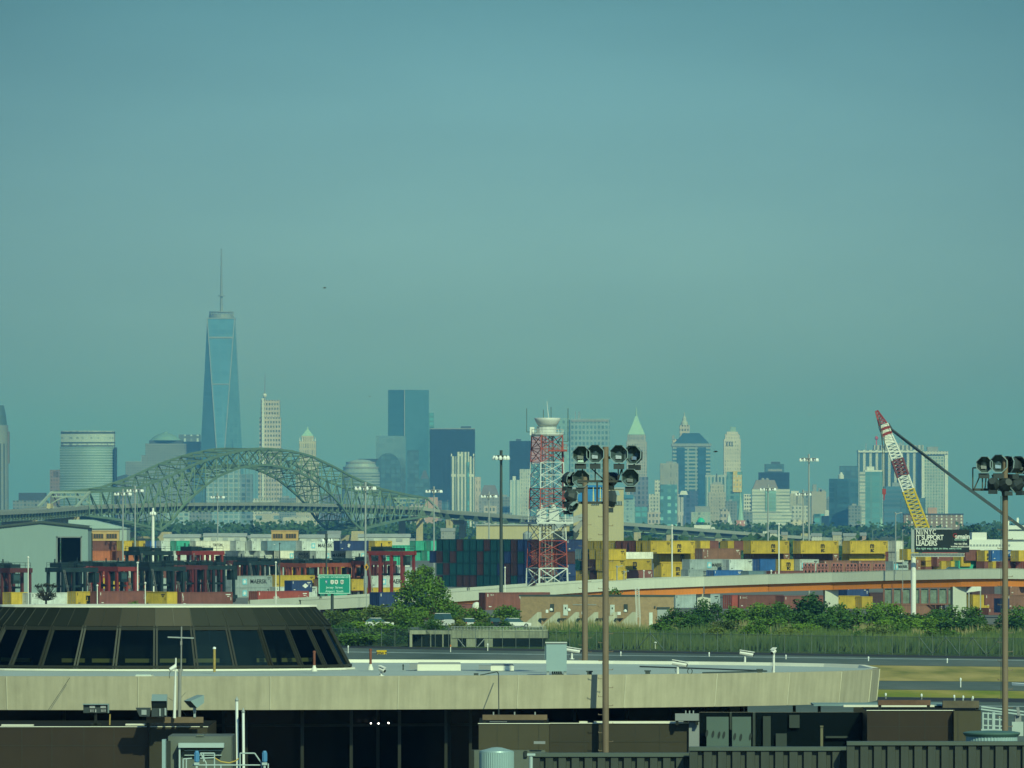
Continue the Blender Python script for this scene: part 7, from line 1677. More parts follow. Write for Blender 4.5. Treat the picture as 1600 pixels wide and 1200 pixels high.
# recessed glazed storey with posts
WA, WB_ = 26.0, 11.4
for i in range(48):
    t0, t1 = 2 * pi * i / 48, 2 * pi * (i + 1) / 48
    if cos((t0 + t1) / 2) < -.2: continue
    p, q = ell(t0, WA, WB_), ell(t1, WA, WB_)
    w_ = MB().add([(*p, 4.4), (*q, 4.4), (*q, ZR - 1.31), (*p, ZR - 1.31)], [(0, 1, 2, 3)]).build('window', m_tcab, tb)
    MB().bar((*p, 4.4), (*p, ZR - 1.31), .14).bar((*p, ZR - 2.2), (*q, ZR - 2.2), .12).build('frame', m_bronze2, w_)
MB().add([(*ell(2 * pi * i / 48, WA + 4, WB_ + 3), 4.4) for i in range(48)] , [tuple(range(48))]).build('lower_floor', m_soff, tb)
for px in (403, 487, 560.5, 633, 703, 740, 1240, 1282):
    s_ = (px - 245) / 1135 * EA / (EA - 2.4); t_ = math.asin(max(-1, min(1, s_))); p = ell(t_, EA - 2.4, EB - 2.4); MB().box((*p, 6.9), (.13, .2, 5.0)).build('column', m_mul, tb)
m_lit = mat('lamp_lit', (1.0, .93, .75), .4, emit=9.0)
for px, py in ((579.5, 1130.2), (591.5, 1130.4), (607, 1129.6)):
    d = 309.4; MB().lathe(P(px, py, d), [(.005, -.035), (.035, 0), (.005, .035)], 10).build('ceiling_lamp', m_lit, tb)
# window cone
NC = 30; TC = [radians(12 * i + 1) for i in range(NC)]
Z1, Z2, Z3 = 11.0, 12.86, 13.66; A1, A2, A3 = 8.58, 7.60, 7.05; KB = .5
def pc(i, a, z, off=0): x, y = ell(TC[i % NC], a, a * KB); return (x, y, z)
gm, nt, b = _new('cone_glass'); L = nt.links.new; N = nt.nodes.new
tr = N('ShaderNodeBsdfTransparent'); tr.inputs[0].default_value = (.42, .50, .48, 1); gl = N('ShaderNodeBsdfGlossy'); gl.inputs['Roughness'].default_value = .05; gl.inputs['Color'].default_value = (.55, .72, .62, 1)
fr_ = N('ShaderNodeFresnel'); fr_.inputs[0].default_value = 1.45; mx_ = N('ShaderNodeMixShader'); L(fr_.outputs[0], mx_.inputs[0]); L(tr.outputs[0], mx_.inputs[1]); L(gl.outputs[0], mx_.inputs[2]); L(mx_.outputs[0], nt.nodes['Material Output'].inputs['Surface'])
for i in range(NC):
    if cos(radians(12 * i + 7)) < -.35: 
        MB().add([pc(i, A1, Z1), pc(i + 1, A1, Z1), pc(i + 1, A3, Z3), pc(i, A3, Z3)], [(0, 1, 2, 3)]).build('cladding', m_bronze2, tb); continue
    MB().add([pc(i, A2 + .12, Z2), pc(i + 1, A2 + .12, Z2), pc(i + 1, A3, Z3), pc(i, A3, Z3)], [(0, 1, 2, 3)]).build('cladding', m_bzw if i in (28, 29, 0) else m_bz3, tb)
    w_ = MB().add([pc(i, A1, Z1), pc(i + 1, A1, Z1), pc(i + 1, A2, Z2), pc(i, A2, Z2)], [(0, 1, 2, 3)]).build('window', gm, tb)
    f_ = MB()
    for j, u in ((i, .12), (i + 1, -.12)):
        p, q = Vector(pc(j, A1 + .03, Z1)), Vector(pc(j, A2 + .03, Z2)); o2 = Vector(pc(i + 1, A1, Z1)) - Vector(pc(i, A1, Z1)); o2 = o2.normalized() * (u * .75)
        f_.bar(p + o2 * .7, q + o2 * .65, .075, .12)
    f_.bar(pc(i, A1 + .03, Z1 + .09), pc(i + 1, A1 + .03, Z1 + .09), .1); f_.bar(pc(i, A2 + .04, Z2 - .1), pc(i + 1, A2 + .04, Z2 - .1), .16)
    f_.build('frame', m_mul, w_)
for i in range(NC):
    for u in (0, .5):
        if cos(radians(12 * i + 7 + 12 * u)) > -.35: MB().bar(Vector(pc(i, A2 + .14, Z2 + .02)).lerp(Vector(pc(i + 1, A2 + .14, Z2 + .02)), u), Vector(pc(i, A3 + .01, Z3 - .02)).lerp(Vector(pc(i + 1, A3 + .01, Z3 - .02)), u), .022).build('cladding_seam', mat('seam', (.045, .05, .04), .5), tb)
def oval(a, z0, z1, nm, m, a2=None):
    a2 = a2 or a; MB().prism([ell(2 * pi * i / NC, a, a * KB) for i in range(NC)], z0, z1, [ell(2 * pi * i / NC, a2, a2 * KB) for i in range(NC)]).build(nm, m, tb)
oval(A3 + .06, Z3 + .005, Z3 + .085, 'cone_roof', m_white); oval(A2 + .13, Z2 - .06, Z2 - .01, 'drip_edge', m_soff); oval(A1 + .22, ZR - .02, Z1 - .01, 'curb', m_white)
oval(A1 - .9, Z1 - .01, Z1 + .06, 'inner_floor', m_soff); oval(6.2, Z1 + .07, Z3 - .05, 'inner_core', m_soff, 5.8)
m_bench = mat('bench_tan', (.30, .25, .09), .7)
for i in range(NC):
    if cos(radians(12 * i + 7)) < .1 or i % 4 == 2: continue
    p, q = Vector(pc(i, 7.25, Z1 + .35)), Vector(pc(i + 1, 7.25, Z1 + .35)); p, q = p.lerp(q, .12), p.lerp(q, .88); MB().bar(p, q, .08, .17).build('bench', m_bench, tb)
wire_shadow = MB().bar(P(75, 1110, 305.8), P(109, 1059, 305.8), .02, n=5); wire_shadow.build('cable', m_pdark, tb)  # dark bar put in for a guy wire's cast shadow on the fascia
# things standing on the oval roof
m_cabz = mat('cabinet_blue_grey', (.30, .42, .44), .45, var=.06, scale=.8)
def onroof(px, d): return X(px, d)
zr = ZR - .03
def edge(px): return CY0 - EB * cos(math.asin((px - 245) / 1135.))
d = edge(870) + .32
t = thing('roof_cabinet', 'tall grey blue equipment cabinet standing at the edge of the oval roof', 'cabinet', (X(870, d), d, zr), 0)
MB().box2((X(853.5, d), d, Z(1049, d)), (X(885.5, d), d + .7, Z(1005, d))).build('body', m_cabz, t)
MB().box2((X(852, d), d - .06, Z(1005, d)), (X(886, d), d + .76, Z(1003.4, d))).build('lid', m_whitef, t)
MB().box2((X(851.4, d), d + .1, Z(1030, d)), (X(853.45, d), d + .6, Z(1009, d))).build('side_box', m_cabz, t)
MB().box2((X(854, d), d + .05, zr), (X(858, d), d + .65, Z(1049, d))).box2((X(881, d), d + .05, zr), (X(885, d), d + .65, Z(1049, d))).build('leg', m_galv, t)
cc = MB()
for k in range(5): cc.tube([(X(864 + k * 3, d), d + .2, Z(1048, d)), (X(863 + k * 3.4, d), d + .15, Z(1052, d)), (X(865 + k * 3.6, d), d + .1, zr + .02)], .035, 6)
cc.build('cable', m_pdark, t)
def cctv(px, ybase, ytop, d, face, label, group='roof cameras'):
    z0 = Z(ybase, d); zt = Z(ytop, d); x = X(px, d); t = thing('security_camera', label, 'camera', (x, d, z0), 0, group)
    MB().bar((x, d, z0), (x, d, zt), .10, n=10).lathe((x, d, z0), [(.12, 0), (.12, .03)], 10).build('post', m_pwhite, t)
    dx = face * .38; p, q = Vector((x - dx * .6, d, zt + .13 )), Vector((x + dx, d - .12, zt + .02))
    MB().bar(p, q, .18, .2, n=8).build('housing', m_pwhite, t); MB().bar(p + Vector((0, 0, .12)), q + Vector((dx * .15, 0, .125)), .24, .03).build('sun_hood', m_pwhite, t)
    MB().bar(q, q + (q - p).normalized() * .03, .13, n=8).build('lens', m_black, t)
    MB().tube([(x - .02, d + .05, zt - .02), (x - .12 * face, d + .05, zt - .18), (x - .08, d + .05, z0 + .1)], .012, 5).build('cable', m_pdark, t)
    return t
cctv(893.5, 1030, 1019, 337.4, 1, 'white camera on the back parapet just right of the roof cabinet'); cctv(1059, 1054.5, 1040, edge(1059) + .2, 1, 'white camera on the near roof edge right of the brown light pole'); cctv(1164, 1036, 1024, 335.5, 1, 'white camera on the back parapet above the near roof pole')
cctv(596, 1056.5, 1049, edge(596) + .2, .35, 'small white camera with a dark lens facing us on the near roof edge')
t = cctv(1209, 1053, 1021, edge(1209) + .2, -.2, 'camera on a tall grey post at the right part of the oval roof')
def pipe(px, yb, yt, d, m, label, capm=None, r=.055, boot=True):
    z0 = Z(yb, d); zt = Z(yt, d); x = X(px, d); t = thing('vent_pipe', label, 'pipe', (x, d, z0), 0, 'vent pipes on the oval roof')
    MB().bar((x, d, z0), (x, d, zt), r * 2, n=10).build('tube', m, t)
    if boot: MB().lathe((x, d, z0), [(.13, 0), (.12, .08), (.07, .2), (.06, .26)], 12).build('boot', m_white, t)
    MB().lathe((x, d, zt), [(r * 1.25, 0), (r * 1.25, .06), (r * .6, .09)], 10).build('cap', capm or m, t)
m_rust = mat('rust_pipe', (.20, .07, .045), .7, var=.25, scale=3)
pipe(491, 1049, 1020, 313.5, m_rust, 'rusty vent pipe in front of the window cone near its right end'); pipe(579, 1047, 1017, 318, m_rust, 'rusty vent pipe right of the window cone'); pipe(335, 1050, 1014, 312.5, mat('ochre_pipe', (.36, .26, .08), .7, var=.35, scale=6), 'ochre pipe with a white ball top in front of the window cone', m_lampw, boot=False)
pipe(945, 1038, 1026, 331, m_pdark, 'short dark curved vent right of the brown light pole', r=.04); pipe(630, 1047, 1041, 318, m_pdark, 'tiny dark vent stub left of the long skylight', r=.03, boot=False)
def skylight(x0, x1, yb, yt, d, label, dark=None):
    z0, zt = Z(yb, d), Z(yt, d); t = thing('roof_skylight', label, 'skylight', (X((x0 + x1) / 2, d), d, z0), 0, 'low boxes on the oval roof')
    xs = X(dark, d) if dark else X(x0, d)
    if dark: MB().box2((X(x0, d), d - .3, z0 + .06), (xs, d + .6, zt)).build('louvre_box', m_mech, t)
    MB().box2((xs + .005, d, z0), (X(x1, d), d + 1.6, zt - .03)).build('curb', m_white, t)
    MB().box2((xs + .03, d + .05, zt - .03), (X(x1, d) - .03, d + 1.55, zt + .03)).build('lid', m_roofm if not dark else m_mech, t)
skylight(640, 720, 1048, 1037, 319, 'long white skylight box in the middle of the oval roof', 652); skylight(748, 803, 1048, 1039.5, 318, 'flat box with dark louvre left of the roof cabinet', 766.5)
skylight(211, 237, 1058.5, 1054.5, 306.8, 'small white box on the near roof edge below the window cone')
bk = MB()
for i, px in enumerate((921, 1012, 1187)):
    d = edge(px) + .5; t = thing('roof_block', ('small dark block on the roof edge left of the brown light pole', 'small dark block on the roof edge right of the brown light pole', 'small dark block on the roof near the tall camera post')[i], 'block', (X(px, d), d, zr), 0, 'dark blocks on the roof')
    MB().box((X(px, d), d, zr + .07), (.2, .3, .14)).box((X(px, d), d, zr + .16), (.28, .34, .05)).build('body', m_pdark, t)
hs_ = thing('roof_hose', 'dark hose lying in a long bend across the right part of the oval roof', 'hose', (X(1100, 315), 315, zr), 0)
MB().tube([(X(1000, 326), 326, zr + .04), (X(1110, 321), 321, zr + .04), (X(1180, 317.5), 317.5, zr + .04), (X(1198, 316.2), 316.2, zr + .04), (X(1170, 315), 315, zr + .04), (X(1098, 312.6), 312.6, zr + .04)], .035, 6).build('tube', m_pdark, hs_)
hp = thing('coiled_hose', 'small coil of dark hose at the roof edge beside a camera', 'hose', (X(1078, edge(1078) + .3), edge(1078) + .3, zr), 0)
cv = MB()
for k in range(16): a, b_ = 2 * pi * k / 16, 2 * pi * (k + 1) / 16; cv.bar((X(1078, edge(1078) + .3) + .1 * cos(a), edge(1078) + .3, zr + .13 + .12 * sin(a)), (X(1078, edge(1078) + .3) + .1 * cos(b_), edge(1078) + .3, zr + .13 + .12 * sin(b_)), .04, n=6)
cv.build('coil', m_pdark, hp)
d = edge(770) + .2; ar = thing('davit_arm', 'thin dark bracket arm lying at the roof edge with a cable hanging down', 'bracket', (X(770, d), d, zr), 0)
MB().bar(P(750, 1055, d), P(777, 1049.5, d), .05).bar(P(777, 1049.5, d), P(779, 1053, d), .05).box(P(744, 1054, d), (.2, .2, .12)).build('arm', m_pdark, ar)
MB().bar(P(779, 1053, d - .6), P(779.5, 1118, d - 6), .04, n=6).build('cable', m_pdark, ar)

# --- lower roofs and walls in front
def pblock(label, x0, x1, yt, d, depth, m=None, yb=1230, seams=(), name='service_block', band=True, hl=None):
    t = thing(name, label, 'building', (X((x0 + x1) / 2, d), d, 0), 0)
    MB().box2((X(x0, d), d, 0), (X(x1, d), d + depth, Z(yt, d))).build('wall', m or m_bronze, t)
    MB().box2((X(x0, d), d + .12, Z(yt, d) + .002), (X(x1, d), d + depth, Z(yt, d) + .02)).build('roof', m_soff, t)
    if band: MB().box2((X(x0, d) - .03, d - .05, Z(yt, d) + .001), (X(x1, d) + .03, d + .11, Z(yt - 1.0, d))).build('roof_edge', m_white, t)
    s_ = MB()
    for a in seams: s_.box2((X(a, d) - .008, d - .02, Z(yb, d)), (X(a, d) + .008, d - .003, Z(yt + 1, d)))
    if hl: s_.box2((X(x0, d), d - .018, Z(hl, d) - .007), (X(x1, d), d - .004, Z(hl, d) + .007))
    if seams: s_.build('panel_seam', mat('seam', 0), t)
    return t
m_lb = mat('bronze_warm', (.050, .036, .024), .4, metal=.3, var=.2, scale=.3); m_ob = mat('bronze_olive', (.085, .075, .045), .45, metal=.3, var=.15, scale=.3)
t = pblock('long brown panelled wall at the lower left below the oval roof', -60, 233, 1136, 296, 9, m_lb, seams=(34, 81, 131, 178), hl=1165)
t = pblock('olive brown wall section beside the long brown wall, with a beam on its roof', 233.4, 324, 1136, 295.5, 9, m_bronze, seams=(262,))
t = pblock('brown block with a pipe ended beam on top, left of the brown light pole', 748, 858, 1131, 292, 8, m_ob, seams=(777, 810, 842))
t = pblock('brown panelled wall right behind the brown light pole', 858.4, 1076, 1130.5, 309.2, 3, m_bronze, seams=(875, 914, 940, 993, 1031), hl=1159)
t = pblock('grey end pier with three lamp stubs at the right of the brown panelled wall', 1076.4, 1093, 1128, 309.0, 3, m_mech, band=False)
t = pblock('dark brown panelled block at the lower right below the oval roof', 1355, 1490, 1110.5, 297, 12, m_lb, seams=(1405, 1445), hl=1135)
t = pblock('brown cab block at the right end of the dark brown block', 1490.4, 1533, 1111, 296.5, 6, m_ob, seams=(1497,), band=False)
for x0, x1, y, dd, lb in ((2, 52, 1133, 297, 'white roofing strip at the left end of the long brown wall'), (196, 226, 1132, 297, 'white roofing strip near the floodlights on the long brown wall'), (765, 792, 1128.6, 293, 'white plank on the roof of the block left of the brown light pole'), (905, 918, 1128, 309.4, 'short white plank on the roof left of the brown light pole'), (928, 1068, 1128, 309.4, 'long white plank on the roof right of the brown light pole')):
    q = thing('roof_plank', lb, 'plank', (X((x0 + x1) / 2, dd), dd, Z(y + 2, dd)), 0, 'white planks on the lower roofs'); MB().box2((X(x0, dd), dd, Z(y + 1.5, dd)), (X(x1, dd), dd + .5, Z(y - .8, dd))).box2((X(x0, dd) + .1, dd + .1, Z(y + 3, dd)), (X(x0, dd) + .2, dd + .4, Z(y + 1.5, dd))).build('board', m_white, q)
def beam(x0, x1, yt, yb, d, label, stubs=(), m=None, cut=0):
    t = thing('roof_beam', label, 'beam', (X((x0 + x1) / 2, d), d, Z(yb, d)), 0, 'beams on the lower roofs')
    MB().box2((X(x0, d), d, Z(yb, d)), (X(x1, d), d + .35, Z(yt, d))).build('beam', m or mat('beam_brown', (.17, .12, .075), .8, var=.3, scale=1.2), t)
    for x in (x0 + 3, x1 - 3): MB().box2((X(x, d) - .06, d + .05, Z(yb + 7, d)), (X(x, d) + .06, d + .3, Z(yb, d))).build('foot', m_bronze2, t)
    for s_ in stubs: MB().bar((X(s_, d), d + .15, Z(yt, d)), (X(s_, d), d + .15, Z(yt - 4.5, d)), .06, n=8).build('stub', m_galv, t)
    return t
beam(228.5, 317.5, 1120.5, 1129.5, 294.5, 'brown beam carrying the floodlights at the lower left'); beam(754, 855, 1117, 1125, 292.5, 'brown beam with three pipe stubs left of the brown light pole', (771, 804, 836))
t = beam(1055, 1092, 1115, 1126, 308.6, 'grey beam box with three lamp stubs at the end of the brown panelled wall', (1071.5, 1077.5, 1083.5), m_mech)
beam(1372, 1454, 1094, 1102, 299, 'rusty brown beam on the dark brown block at the lower right', (), mat('beam_rust', (.15, .085, .06), .9, var=.4, scale=1.5)); beam(1473, 1530, 1095, 1106, 297.5, 'weathered beam on the brown cab block at the lower right', (1492, 1505, 1519), mat('beam_dull', (.13, .11, .08), .9, var=.4, scale=1.5))
gr = thing('beam_lettering', 'red stencilled marks on the beam under the floodlights', 'marking', tuple(P(255, 1125, 294.4)), 0) if False else None
# floodlights on the beam (lower left)
m_fl = mat('flood_grey', (.24, .33, .34), .5, var=.1); m_fld = mat('flood_dark', (.04, .055, .06), .5, var=.15); m_lens = mat('flood_lens', (.35, .42, .42), .08, var=.2, spec=.8); m_shine = mat('flood_reflector', (.8, .82, .78), .12, metal=.8, var=.2, scale=8)
t = thing('floodlight', 'wide floodlight box with two lit looking lenses on the long brown wall roof', 'floodlight', tuple(P(149, 1128, 297)), 0, 'floodlights at the lower left'); d = 297.
x0, x1 = X(130, d), X(168.5, d)
MB().box2((x0, d + .03, Z(1114, d)), (x1, d + .5, Z(1101, d))).build('housing', m_fld, t); MB().box2((x0 - .03, d - .1, Z(1101, d)), (x1 + .03, d + .5, Z(1100, d))).box2((x1, d - .1, Z(1114, d)), (x1 + .03, d + .5, Z(1101, d))).build('hood', m_fl, t)
for a in (140, 157): MB().box2((X(a, d), d - .01, Z(1106.5, d)), (X(a + 8.5, d), d + .02, Z(1103, d))).build('lens', m_shine, t)
for a in (141, 143, 145, 158, 160, 162, 164): MB().box2((X(a, d), d - .01, Z(1112.5, d)), (X(a + 1, d), d + .02, Z(1108.5, d))).build('reflector', m_shine, t)
MB().box2((X(148.5, d), d - .012, Z(1113, d)), (X(150.5, d), d + .02, Z(1108.5, d))).build('reflector', m_shine, t)
MB().bar(P(149.5, 1114, d + .2), P(149.5, 1133, d + .2), .10).bar(P(142, 1132, d + .2), P(158, 1132, d + .2), .1).build('stand', m_bronze2, t); MB().bar(P(171.5, 1133, d), P(172, 1116, d), .05).build('conduit', mat('ochre_pipe', 0), t)
def hooded(px, py, d, w_, h_, yaw_, label, up=True):
    t = thing('floodlight', label, 'floodlight', (X(px, d), d, Z(py + h_, d)), 0, 'floodlights at the lower left'); W2 = M(w_, d) / 2; Hh = M(h_, d)
    c = Vector((X(px, d), d, Z(py + h_ / 2, d))); R_ = Matrix.Rotation(yaw_, 3, 'Z')
    prof = [(-W2, -.05, -Hh * .5), (W2, -.05, -Hh * .5), (W2, .28, -Hh * .1), (W2, .28, Hh * .5), (-W2, .28, Hh * .5), (-W2, .28, -Hh * .1), (-W2, -.35, Hh * .05), (W2, -.35, Hh * .05)]
    vs = [c + R_ @ Vector(v) for v in prof]
    MB().add(vs, [(0, 5, 2, 1), (5, 4, 3, 2), (4, 6, 7, 3), (0, 6, 4, 5), (1, 2, 3, 7)]).build('hood', m_fl, t)
    MB().add([c + R_ @ Vector(v) for v in ((-W2 * .92, -.06, -Hh * .46), (W2 * .92, -.06, -Hh * .46), (W2 * .92, -.3, Hh * .03), (-W2 * .92, -.3, Hh * .03))], [(0, 1, 2, 3)]).build('lens', m_fld, t)
    MB().bar(c + Vector((0, .1, -Hh * .4)), (X(px, d), d + .1, Z(1121, d)), .09).box((X(px, d), d + .05, Z(py + h_ + 3, d)), (.12, .14, .2)).build('stand', m_galv, t)
hooded(249, 1085, 294.4, 24, 22, 0, 'hooded floodlight seen from the front, middle of the beam at the lower left'); hooded(304, 1086, 294.4, 22, 20, -1.0, 'hooded floodlight turned to the right on the beam at the lower left')
t = thing('floodlight', 'dark tilted floodlight hanging left of the hooded one on the beam', 'floodlight', tuple(P(236, 1119, 294)), 0, 'floodlights at the lower left'); d = 294.
MB().add([P(212, 1106, d), P(235, 1106, d), P(234, 1119.5, d), P(218, 1119.5, d)] + [v + Vector((0, .4, 0)) for v in (P(212, 1106, d), P(235, 1106, d), P(234, 1119.5, d), P(218, 1119.5, d))], [(0, 3, 2, 1), (4, 5, 6, 7), (0, 1, 5, 4), (1, 2, 6, 5), (2, 3, 7, 6), (3, 0, 4, 7)]).box(P(249, 1113, d + .1), (.62, .3, .34)).build('housing', m_fld, t)
MB().box(P(225, 1113, d - .02), (.2, .03, .2)).box(P(258.5, 1112, d - .1), (.07, .06, .3)).box(P(250, 1113, d - .1), (.06, .06, .3)).build('bracket', m_galv, t)
# antenna mast, camera pole
d = 294.8; t = thing('antenna_mast', 'thin mast with a crossbar antenna before the window cone', 'antenna', (X(281, d), d, Z(1129, d)), 0)
MB().tube([(X(280, d), d, Z(1129, d)), (X(281, d), d, Z(1045, d))], .07, 8).tube([(X(283, d), d, Z(1046, d)), (X(283.6, d), d, Z(979, d))], .03, 6).box(P(283.2, 1005, d), (.08, .1, .16)).bar(P(278, 1048, d), P(286, 1047, d), .1).build('shaft', m_bar, t)
MB().bar(P(262, 995.5, d), P(303, 997, d), .05).build('crossbar', m_galv, t); MB().bar(P(281, 1046, d), P(279, 1120, d), .06, n=6).build('cable', m_pdark, t)
gw = MB().bar(P(281, 1092, d), P(290, 1082, d), .015).bar(P(262, 1090, d), P(270, 1095, d), .015).bar(P(284, 1110, d), P(291, 1118, d), .015); gw.build('stay', m_pdark, t)
t = thing('camera_pole', 'pale pole with an angled white camera beside the crossbar antenna', 'pole', (X(274, d - .5), d - .5, Z(1129, d)), 0); d -= .5
MB().bar(P(272.5, 1122, d), P(274.8, 1028, d), .13, n=10, w2=.06).build('shaft', m_pwhite, t); MB().bar(P(265.5, 1046.5, d - .1), P(274.5, 1041, d - .05), .16, n=10).bar(P(268, 1044, d), P(275, 1039.5, d), .12).build('camera_housing', m_pwhite, t)
MB().bar(P(265.0, 1046.9, d - .1), P(264.6, 1047.1, d - .1), .1, n=8).build('lens', m_black, t); MB().tube([P(266, 1049, d), P(264.5, 1054, d), P(264.8, 1060, d)], .012, 5).build('cable', m_pdark, t)
# white standpipes
for px, yt, yb, d, lb in ((370, 1092, 1186, 286, 'taller of the two white standpipes at the lower left'), (380, 1110, 1196, 285.5, 'shorter of the two white standpipes at the lower left')):
    t = thing('standpipe', lb, 'pipe', (X(px, d), d, 0), 0, 'white standpipes'); MB().bar((X(px + 1, d), d, Z(yb + 60, d)), P(px, yt + 4, d), .11, n=12).build('tube', m_lampw, t); MB().lathe(P(px, yt + 4, d), [(.06, 0), (.075, .06), (.03, .14), (.015, .2)], 10).build('valve', m_galv, t)
# jet bridge gate with rails
d = 284.
m_gate = mat('gate_grey', (.12, .14, .12), .6, var=.15); m_rail = mat('rail_pale', (.42, .52, .52), .5, var=.1)
t = thing('gate_enclosure', 'grey green gate enclosure with pale door frame and handrails at the lower left', 'building', (X(315, d), d, 0), 0)
MB().box2((X(262, d), d + .4, Z(1260, d)), (X(361, d), d + 4, Z(1151, d))).build('wall', m_gate, t); MB().box2((X(306, d), d + .35, Z(1151, d)), (X(318, d), d + .9, Z(1148.5, d))).build('roof_lug', m_gate, t)
MB().box2((X(254, d), d - .5, Z(1260, d)), (X(259.5, d), d + .2, Z(1155, d))).build('corner_post', m_cabz, t); MB().box2((X(259.6, d), d + .2, Z(1260, d)), (X(266, d), d + .39, Z(1158, d))).build('side_recess', m_whd, t)
MB().box2((X(279, d), d - .2, Z(1168, d)), (X(350, d), d + .38, Z(1161, d))).build('door_head', m_rail, t); MB().box2((X(279.5, d), d - .1, Z(1260, d)), (X(282, d), d + .3, Z(1168.2, d))).build('door_post', m_rail, t)
MB().box2((X(283, d), d + .3, Z(1260, d)), (X(349, d), d + .39, Z(1170, d))).build('door_recess', m_gate, t)
for y in (1172, 1179.5): MB().box2((X(288, d), d + .1, Z(y + 1.2, d)), (X(346, d), d + .29, Z(y, d))).build('shelf_rail', m_rail, t)
t = thing('handrail', 'pale tubular handrail platform in front of the gate enclosure', 'railing', (X(350, d - 2), d - 2, 0), 0); d2 = d - 2
hr = MB()
for a, b_ in (((286, 1240), (286, 1186)), ((286, 1186), (300, 1185)), ((291, 1240), (291, 1186)), ((313, 1177), (335, 1177)), ((313, 1177), (322, 1192)), ((335, 1177), (335, 1240)), ((322, 1192), (322, 1240)), ((300, 1195.5), (408, 1195.5)), ((375, 1177), (375, 1196)), ((375, 1177), (398, 1177)), ((398, 1177), (409, 1193)), ((409, 1193), (409, 1240)), ((419, 1193), (419, 1240)), ((375, 1196), (375, 1240)), ((313, 1185), (335, 1184)), ((318, 1177), (318, 1190)), ((345, 1196), (345, 1240))): hr.bar(P(*a, d2), P(*b_, d2), .055, n=8)
hr.build('rail', m_rail, t)
cbm = MB().tube([P(335, 1184, d2), P(345, 1190, d2), P(358, 1192, d2), P(368, 1189, d2), P(373, 1185, d2)], .025, 6); cbm.build('yellow_cable', mat('cable_yellow', (.55, .38, .08), .6), t)
m_bmot = mat('motor_blue', (.08, .26, .50), .45, var=.1)
for px, py, lb in ((307.5, 1182, 'blue motor on the handrail platform by the gate enclosure door'), (413.5, 1182, 'blue motor at the right end of the handrail platform')):
    t = thing('blue_motor', lb, 'motor', tuple(P(px, py + 10, d2 - .2)), 0, 'blue motors'); c = P(px, py, d2 - .2)
    MB().lathe((c.x, c.y, c.z - .22), [(.07, 0), (.085, .03), (.085, .38), (.06, .44)], 14).build('barrel', m_bmot, t); fn = MB()
    for k in range(10): a = 2 * pi * k / 10; fn.bar((c.x + .09 * cos(a), c.y + .09 * sin(a), c.z - .18), (c.x + .09 * cos(a), c.y + .09 * sin(a), c.z + .14), .02)
    fn.build('cooling_fin', m_bmot, t); MB().box((c.x, c.y, c.z - .28), (.2, .16, .1)).bar((c.x, c.y, c.z - .3), (c.x, c.y, c.z - 1.2), .08).build('mount', m_rail, t)
# rotunda under the brown block, second at the lower right
def rotunda(px, yt, w_, d, label, cap=False):
    r = M(w_, d) / 2; x = X(px, d); t = thing('jet_bridge_rotunda', label, 'jet bridge', (x, d + r, 0), 0, 'jet bridge rotundas'); n = 96; zt = Z(yt, d)
    vs = []
    for z in (zt - 6, zt):
        for i in range(n): a = 2 * pi * i / n; q = r * (1 + (.012 if i % 2 else -.012)); vs.append((x + q * cos(a), d + r + q * sin(a), z))
    MB().add(vs, [(i, (i + 1) % n, n + (i + 1) % n, n + i) for i in range(n)]).build('drum', mat('drum_teal', (.34, .48, .48), .4, var=.06, metal=.2), t)
    if cap: MB().lathe((x, d + r, zt), [(r * 1.04, -.01), (r * 1.12, .08), (r * 1.12, .13), (r * .9, .17), (r * .2, .2)], 48).build('cap', mat('cap_green', (.08, .16, .14), .5), t); 
    else: MB().lathe((x, d + r, zt), [(r, 0), (r * .98, .05), (r * .3, .18), (.02, .2)], 48).build('top', mat('drum_teal', 0), t)
rotunda(776, 1176, 54, 288, 'ribbed teal rotunda below the brown block left of the brown light pole'); rotunda(1552, 1151, 80, 272, 'rotunda with a wide dark green cap at the lower right corner', True)
t = thing('doorway_panel', 'dark grey lower wall with a small hatch beside the teal rotunda', 'wall', (X(820, 290), 290, 0), 0)
MB().box2((X(737, 291), 291, Z(1260, 291)), (X(852, 291), 291.8, Z(1172.5, 291))).build('wall', m_gate, t); MB().box2((X(819, 291), 290.9, Z(1183, 291)), (X(824, 291), 290.98, Z(1173, 291))).build('hatch', m_whd, t); MB().bar(P(739, 1172, 290.5), P(739, 1260, 290.5), .1).build('corner_post', m_mul, t)
MB().box2((X(834, 291), 290.6, Z(1162, 291)), (X(852, 291), 290.98, Z(1158, 291))).build('vent_hood', m_mech, t)
# ribbed metal screens along the bottom
m_rib = mat('ribbed_screen', (.058, .068, .058), .55, metal=.2, var=.12, scale=.6, streak=.1)
def screen(x0, x1, yt, d, pitch, label):
    t = thing('ribbed_screen', label, 'wall', (X((x0 + x1) / 2, d), d, 0), 0, 'ribbed metal screens'); n = int(round((x1 - x0) / pitch)); vs = []; fs = []; z0, z1 = Z(1270, d), Z(yt + 6, d); q = []
    for i in range(n):
        a, b_ = x0 + (x1 - x0) * i / n, x0 + (x1 - x0) * (i + 1) / n; m1 = a + (b_ - a) * .56; m2 = a + (b_ - a) * .60
        q += [(X(a, d), d), (X(m1, d), d), (X(m2, d), d + .16), (X(b_, d) - .02, d + .16)]
    q.append((X(x1, d), d))
    for x, y in q: vs += [(x, y, z0), (x, y, z1)]
    MB().add(vs, [(2 * i, 2 * i + 2, 2 * i + 3, 2 * i + 1) for i in range(len(q) - 1)]).build('ribbed_sheet', m_rib, t)
    MB().box2((X(x0, d), d - .06, z1 + .001), (X(x1, d), d + .5, Z(yt, d))).build('coping', mat('coping_green', (.085, .11, .095), .5, var=.1), t)
    MB().box2((X(x0, d), d + .2, z0), (X(x1, d), d + .5, z1)).build('backing', m_whd, t)
